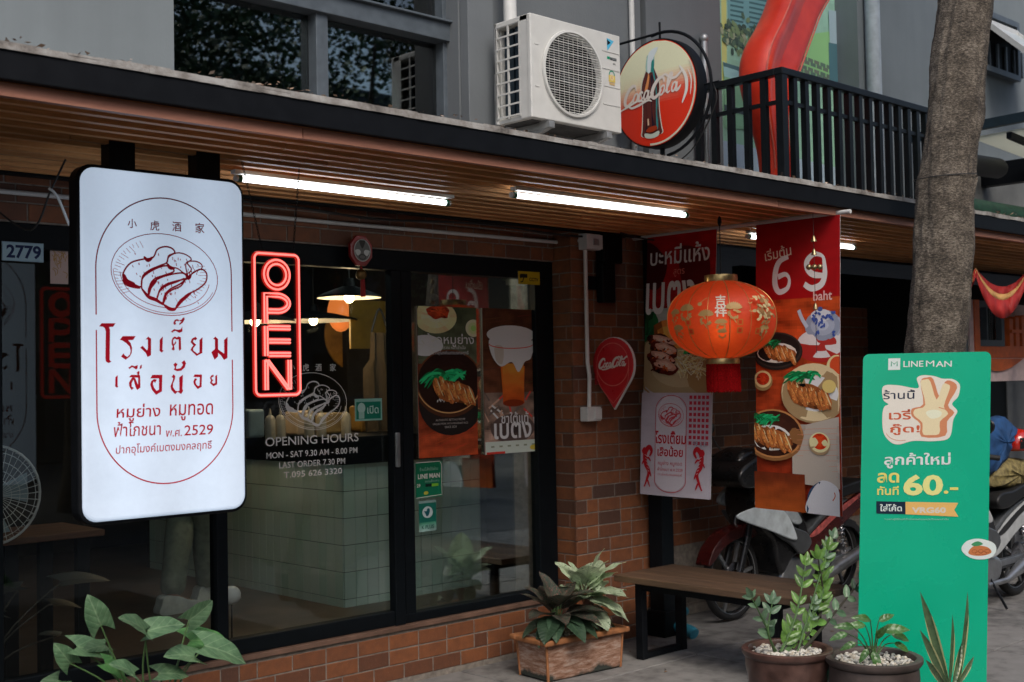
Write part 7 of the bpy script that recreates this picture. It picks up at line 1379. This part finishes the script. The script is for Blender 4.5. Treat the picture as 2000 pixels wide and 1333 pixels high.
q = MB(); q.tube([(c.x, 5.55, FL), (c.x, 5.55, c.z-.04)], .004, 6); q.build('stick', MT['black'], o)  # stick added only to hold the ball up
# customer standing inside, legs in view below the lightbox
pf = A(335, 1192, z=FL+.02); pf2 = A(405, 1172, z=FL+.02)
def skin_body(name, joints, edges, mt, parent, root=0, subd=2):
    me = bpy.data.meshes.new(name); org = ORG[parent.name]; me.from_pydata([Vector(j[0])-org for j in joints], edges, []); o = bpy.data.objects.new(name, me); COL.objects.link(o); o.parent = parent; ORG[o.name] = org; me.materials.append(mt)
    o.modifiers.new('skin', 'SKIN'); sv = me.skin_vertices[0].data
    for i, j in enumerate(joints): r = j[1]; sv[i].radius = (r, r) if not isinstance(r, tuple) else r
    sv[root].use_root = True; o.modifiers['skin'].use_smooth_shade = True; s_ = o.modifiers.new('sub', 'SUBSURF'); s_.levels = subd; s_.render_levels = subd; return o
def person(label, pos, fa, fb, shirt, pants, shoe, skin=(.38,.22,.15,1)):
    """fa/fb foot positions on the floor; faces +X"""
    C_ = Vector((pos[0], pos[1], 0)); z0 = pos[2]; t = thing('person', label, 'person', (C_.x, C_.y, z0)); V_ = lambda x, y, z: Vector((C_.x+x, C_.y+y, z0+z)); fa = Vector(fa); fb = Vector(fb)
    sk = plain('skin', skin, .5); J = [(V_(0,0,.95), .13), (V_(0,0,1.10), .125), (V_(0.01,0,1.28), .145), (V_(0,0,1.42), .12), (V_(.01,0,1.50), .052), (V_(.025,0,1.56), .06), (V_(.03,0,1.64), .088), (V_(.03,0,1.73), .07)]; E_ = [(0,1),(1,2),(2,3),(3,4),(4,5),(5,6),(6,7)]
    for s_, f_ in ((1, fa), (-1, fb)):
        b = len(J); f_ = Vector((f_.x, f_.y, z0)); kn = (V_(0, s_*.1, .92)+f_+Vector((0,0,.08)))/2+Vector((.03,0,.02)); J += [(V_(0, s_*.095, .88), .095), (kn, .062), (f_+Vector((0,0,.09)), .042), (f_+Vector((.10,0,.045)), .036), (f_+Vector((.17,0,.035)), .028)]; E_ += [(0,b),(b,b+1),(b+1,b+2),(b+2,b+3),(b+3,b+4)]
        b = len(J); J += [(V_(0, s_*.17, 1.40), .062), (V_(.0, s_*.23, 1.12), .045), (V_(.12, s_*.20, .90), .030), (V_(.17, s_*.19, .85), .030)]; E_ += [(3,b),(b,b+1),(b+1,b+2),(b+2,b+3)]
        for k in range(4): b2 = len(J); J += [(V_(.20+.0, s_*(.165+.014*k), .815), .0085), (V_(.215, s_*(.165+.014*k), .775+.006*abs(k-1.5)), .0075)]; E_ += [(b+3,b2),(b2,b2+1)]
        b2 = len(J); J += [(V_(.165, s_*.15, .84), .010), (V_(.19, s_*.14, .80), .008)]; E_ += [(b+3,b2),(b2,b2+1)]
    skin_body('body', J, E_, sk, t)
    T_ = [(V_(0,0,1.00), .145), (V_(0,0,1.12), .145), (V_(0.01,0,1.28), .16), (V_(0,0,1.41), .125)]; E2 = [(0,1),(1,2),(2,3)]
    for s_ in (1, -1): b = len(T_); T_ += [(V_(0, s_*.175, 1.40), .075), (V_(0, s_*.215, 1.20), .065)]; E2 += [(3,b),(b,b+1)]
    skin_body('shirt', T_, E2, shirt, t)
    Lg = [(V_(0,0,.98), .148)]; E3 = []
    for s_, f_ in ((1, fa), (-1, fb)):
        f_ = Vector((f_.x, f_.y, z0)); b = len(Lg); top_ = V_(0, s_*.10, .84); kn = (V_(0, s_*.1, .92)+f_+Vector((0,0,.08)))/2+Vector((.03,0,.02)); ft_ = f_+Vector((0,0,.10)); n = 9; pr = b
        for k in range(n+1):
            u_ = k/n; p = top_.lerp(kn, u_*2) if u_ < .5 else kn.lerp(ft_, u_*2-1); r = .108-.035*u_+.006*math.sin(k*2.3+s_)+(.006 if k % 2 else 0); Lg.append((p, (r*1.05, r))); E3.append((0, b) if k == 0 else (b+k-1, b+k))
    skin_body('trousers', Lg, E3, pants, t)
    for f_ in (fa, fb):
        f_ = Vector((f_.x, f_.y, z0)); q = MB(); q.prism([(p.x, p.y) for p in spline([(f_.x-.08, z0+.0, 0), (f_.x-.085, z0+.07, 0), (f_.x-.06, z0+.115, 0), (f_.x+.03, z0+.105, 0), (f_.x+.10, z0+.075, 0), (f_.x+.19, z0+.055, 0), (f_.x+.215, z0+.02, 0), (f_.x+.20, z0, 0)], 4, True)], 'Y', f_.y-.045, f_.y+.045); q.build('shoe', shoe, t, smooth=True, bevel=.02, bseg=3)
    q = MB(); h = V_(.0,0,1.66); q.ball(h+Vector((-.012,0,.03)), .112, 16, q=(.95,.85,.95)); q.build('hair', MT['black'], t, smooth=True)
    q = MB(); q.ball(V_(.11,.032,1.65), .011, 8); q.ball(V_(.11,-.032,1.65), .011, 8); q.build('eye', MT['white_pl'], t, smooth=True); q = MB(); q.add([V_(.105,0,1.66), V_(.137,0,1.615), V_(.11,.015,1.61), V_(.11,-.015,1.61)], [(0,1,2),(0,3,1),(1,3,2)]); q.build('nose', sk, t)
    return t
mid = (pf+pf2)/2
person('person behind the left window in olive trousers and pale sneakers, standing below the lightbox', (mid.x, mid.y, FL), pf, pf2, plain('black_shirt', (.02,.02,.022,1), .8), plain('olive_trousers', (.22,.25,.19,1), .85, var=.25, scale=20), plain('pale_sneaker', (.62,.65,.60,1), .6))

gl = MB(); R_ = random.Random(31)
for k in range(70):
    x, y = R_.uniform(4.6, 9), R_.uniform(2.6, 5.0); s0 = R_.uniform(.004, .016); a = R_.random()*6.3; d1 = Vector((math.cos(a), math.sin(a), .1))*s0; d2 = Vector((-math.sin(a), math.cos(a), .3))*s0*.5; c = Vector((x, y, .004)); gl.add([c-d1, c-d2+Vector((0,0,.003)), c+d1, c+d2+Vector((0,0,.004))], [(0,1,2,3)], k % 2)
stuff(tag(gl.build('pavement_litter', [plain('grit_dark', (.03,.025,.02,1), .9), plain('grit_leaf', (.16,.10,.06,1), .9)]), 'small dry leaf scraps scattered on the pavement', 'litter'))
# ================================================================ ACROSS THE STREET (seen in the glass)
t = thing('opposite_building', 'plain dark-windowed building across the street, seen only as a reflection in the glass', 'building', (10, -16, 0)); q = MB(); q.box(-14, 89, -18, -16, 0, 9.5); q.build('wall', plain('opp_wall', (.07,.075,.072,1), .8, var=.4, scale=1), t); q = MB()
for k in range(33): q.box(-12+k*3, -10+k*3, -16.05, -15.99, .3, 2.4); q.box(-12+k*3, -10.4+k*3, -16.05, -15.99, 3.6, 5.4)
q.build('window', MT['black'], t)
for i, (x, y, h, r) in enumerate(((2, -6.5, 3.6, 2.6), (7, -5.5, 4.2, 3.4), (12, -6, 5.0, 3.8), (17, -5, 5.0, 3.8), (23, -7, 5.2, 4.0))):
    t = thing('roadside_tree', ('first', 'second', 'third', 'fourth', 'fifth')[i]+' roadside tree from the left across the street, seen as a reflection', 'tree', (x, y, 0), 'trees across the street'); q = MB(); q.tube(spline([(x,y,-.05),(x+.1,y,1.2),(x-.1,y+.1,h-.6),(x,y,h)], 5), [.2-.005*k for k in range(16)], 12); q.build('trunk', bk.mat, t, smooth=True)
    for k in range(5): a = k*1.26+i; q = MB(); q.tube(spline([(x,y,h-.9),(x+math.cos(a)*r*.4,y+math.sin(a)*r*.4,h+.5),(x+math.cos(a)*r*.8,y+math.sin(a)*r*.7,h+1.5)], 5), [.09-.007*j for j in range(11)], 7); q.build('limb', bk.mat, t, smooth=True)
    crown(t, (x, y, h+1.1), r, 20000, lf, 20+i, .105, flat=.7)
t = thing('parked_car', 'dark grey parked car across the street, seen only as a reflection in the glass', 'car', (9, -3.4, 0)); cp = plain('car_paint', (.05,.055,.06,1), .25, coat=.6)
q = MB(); q.prism([(6.9,.35),(6.85,.75),(7.2,.88),(7.9,.95),(8.5,1.42),(9.9,1.45),(10.6,1.0),(11.1,.9),(11.15,.4)], 'Y', -4.2, -2.5); q.build('body', cp, t, smooth=True, bevel=.08, bseg=3); q = MB(); q.prism([(8.1,.98),(8.58,1.37),(9.85,1.40),(10.4,1.0)], 'Y', -4.215, -2.485); q.build('side_window', MT['black'], t)
for x in (7.65, 10.35):
    for y in (-4.1, -2.6): wheel(t, (x, y, .32), .32, 1, tyre_w=.18)
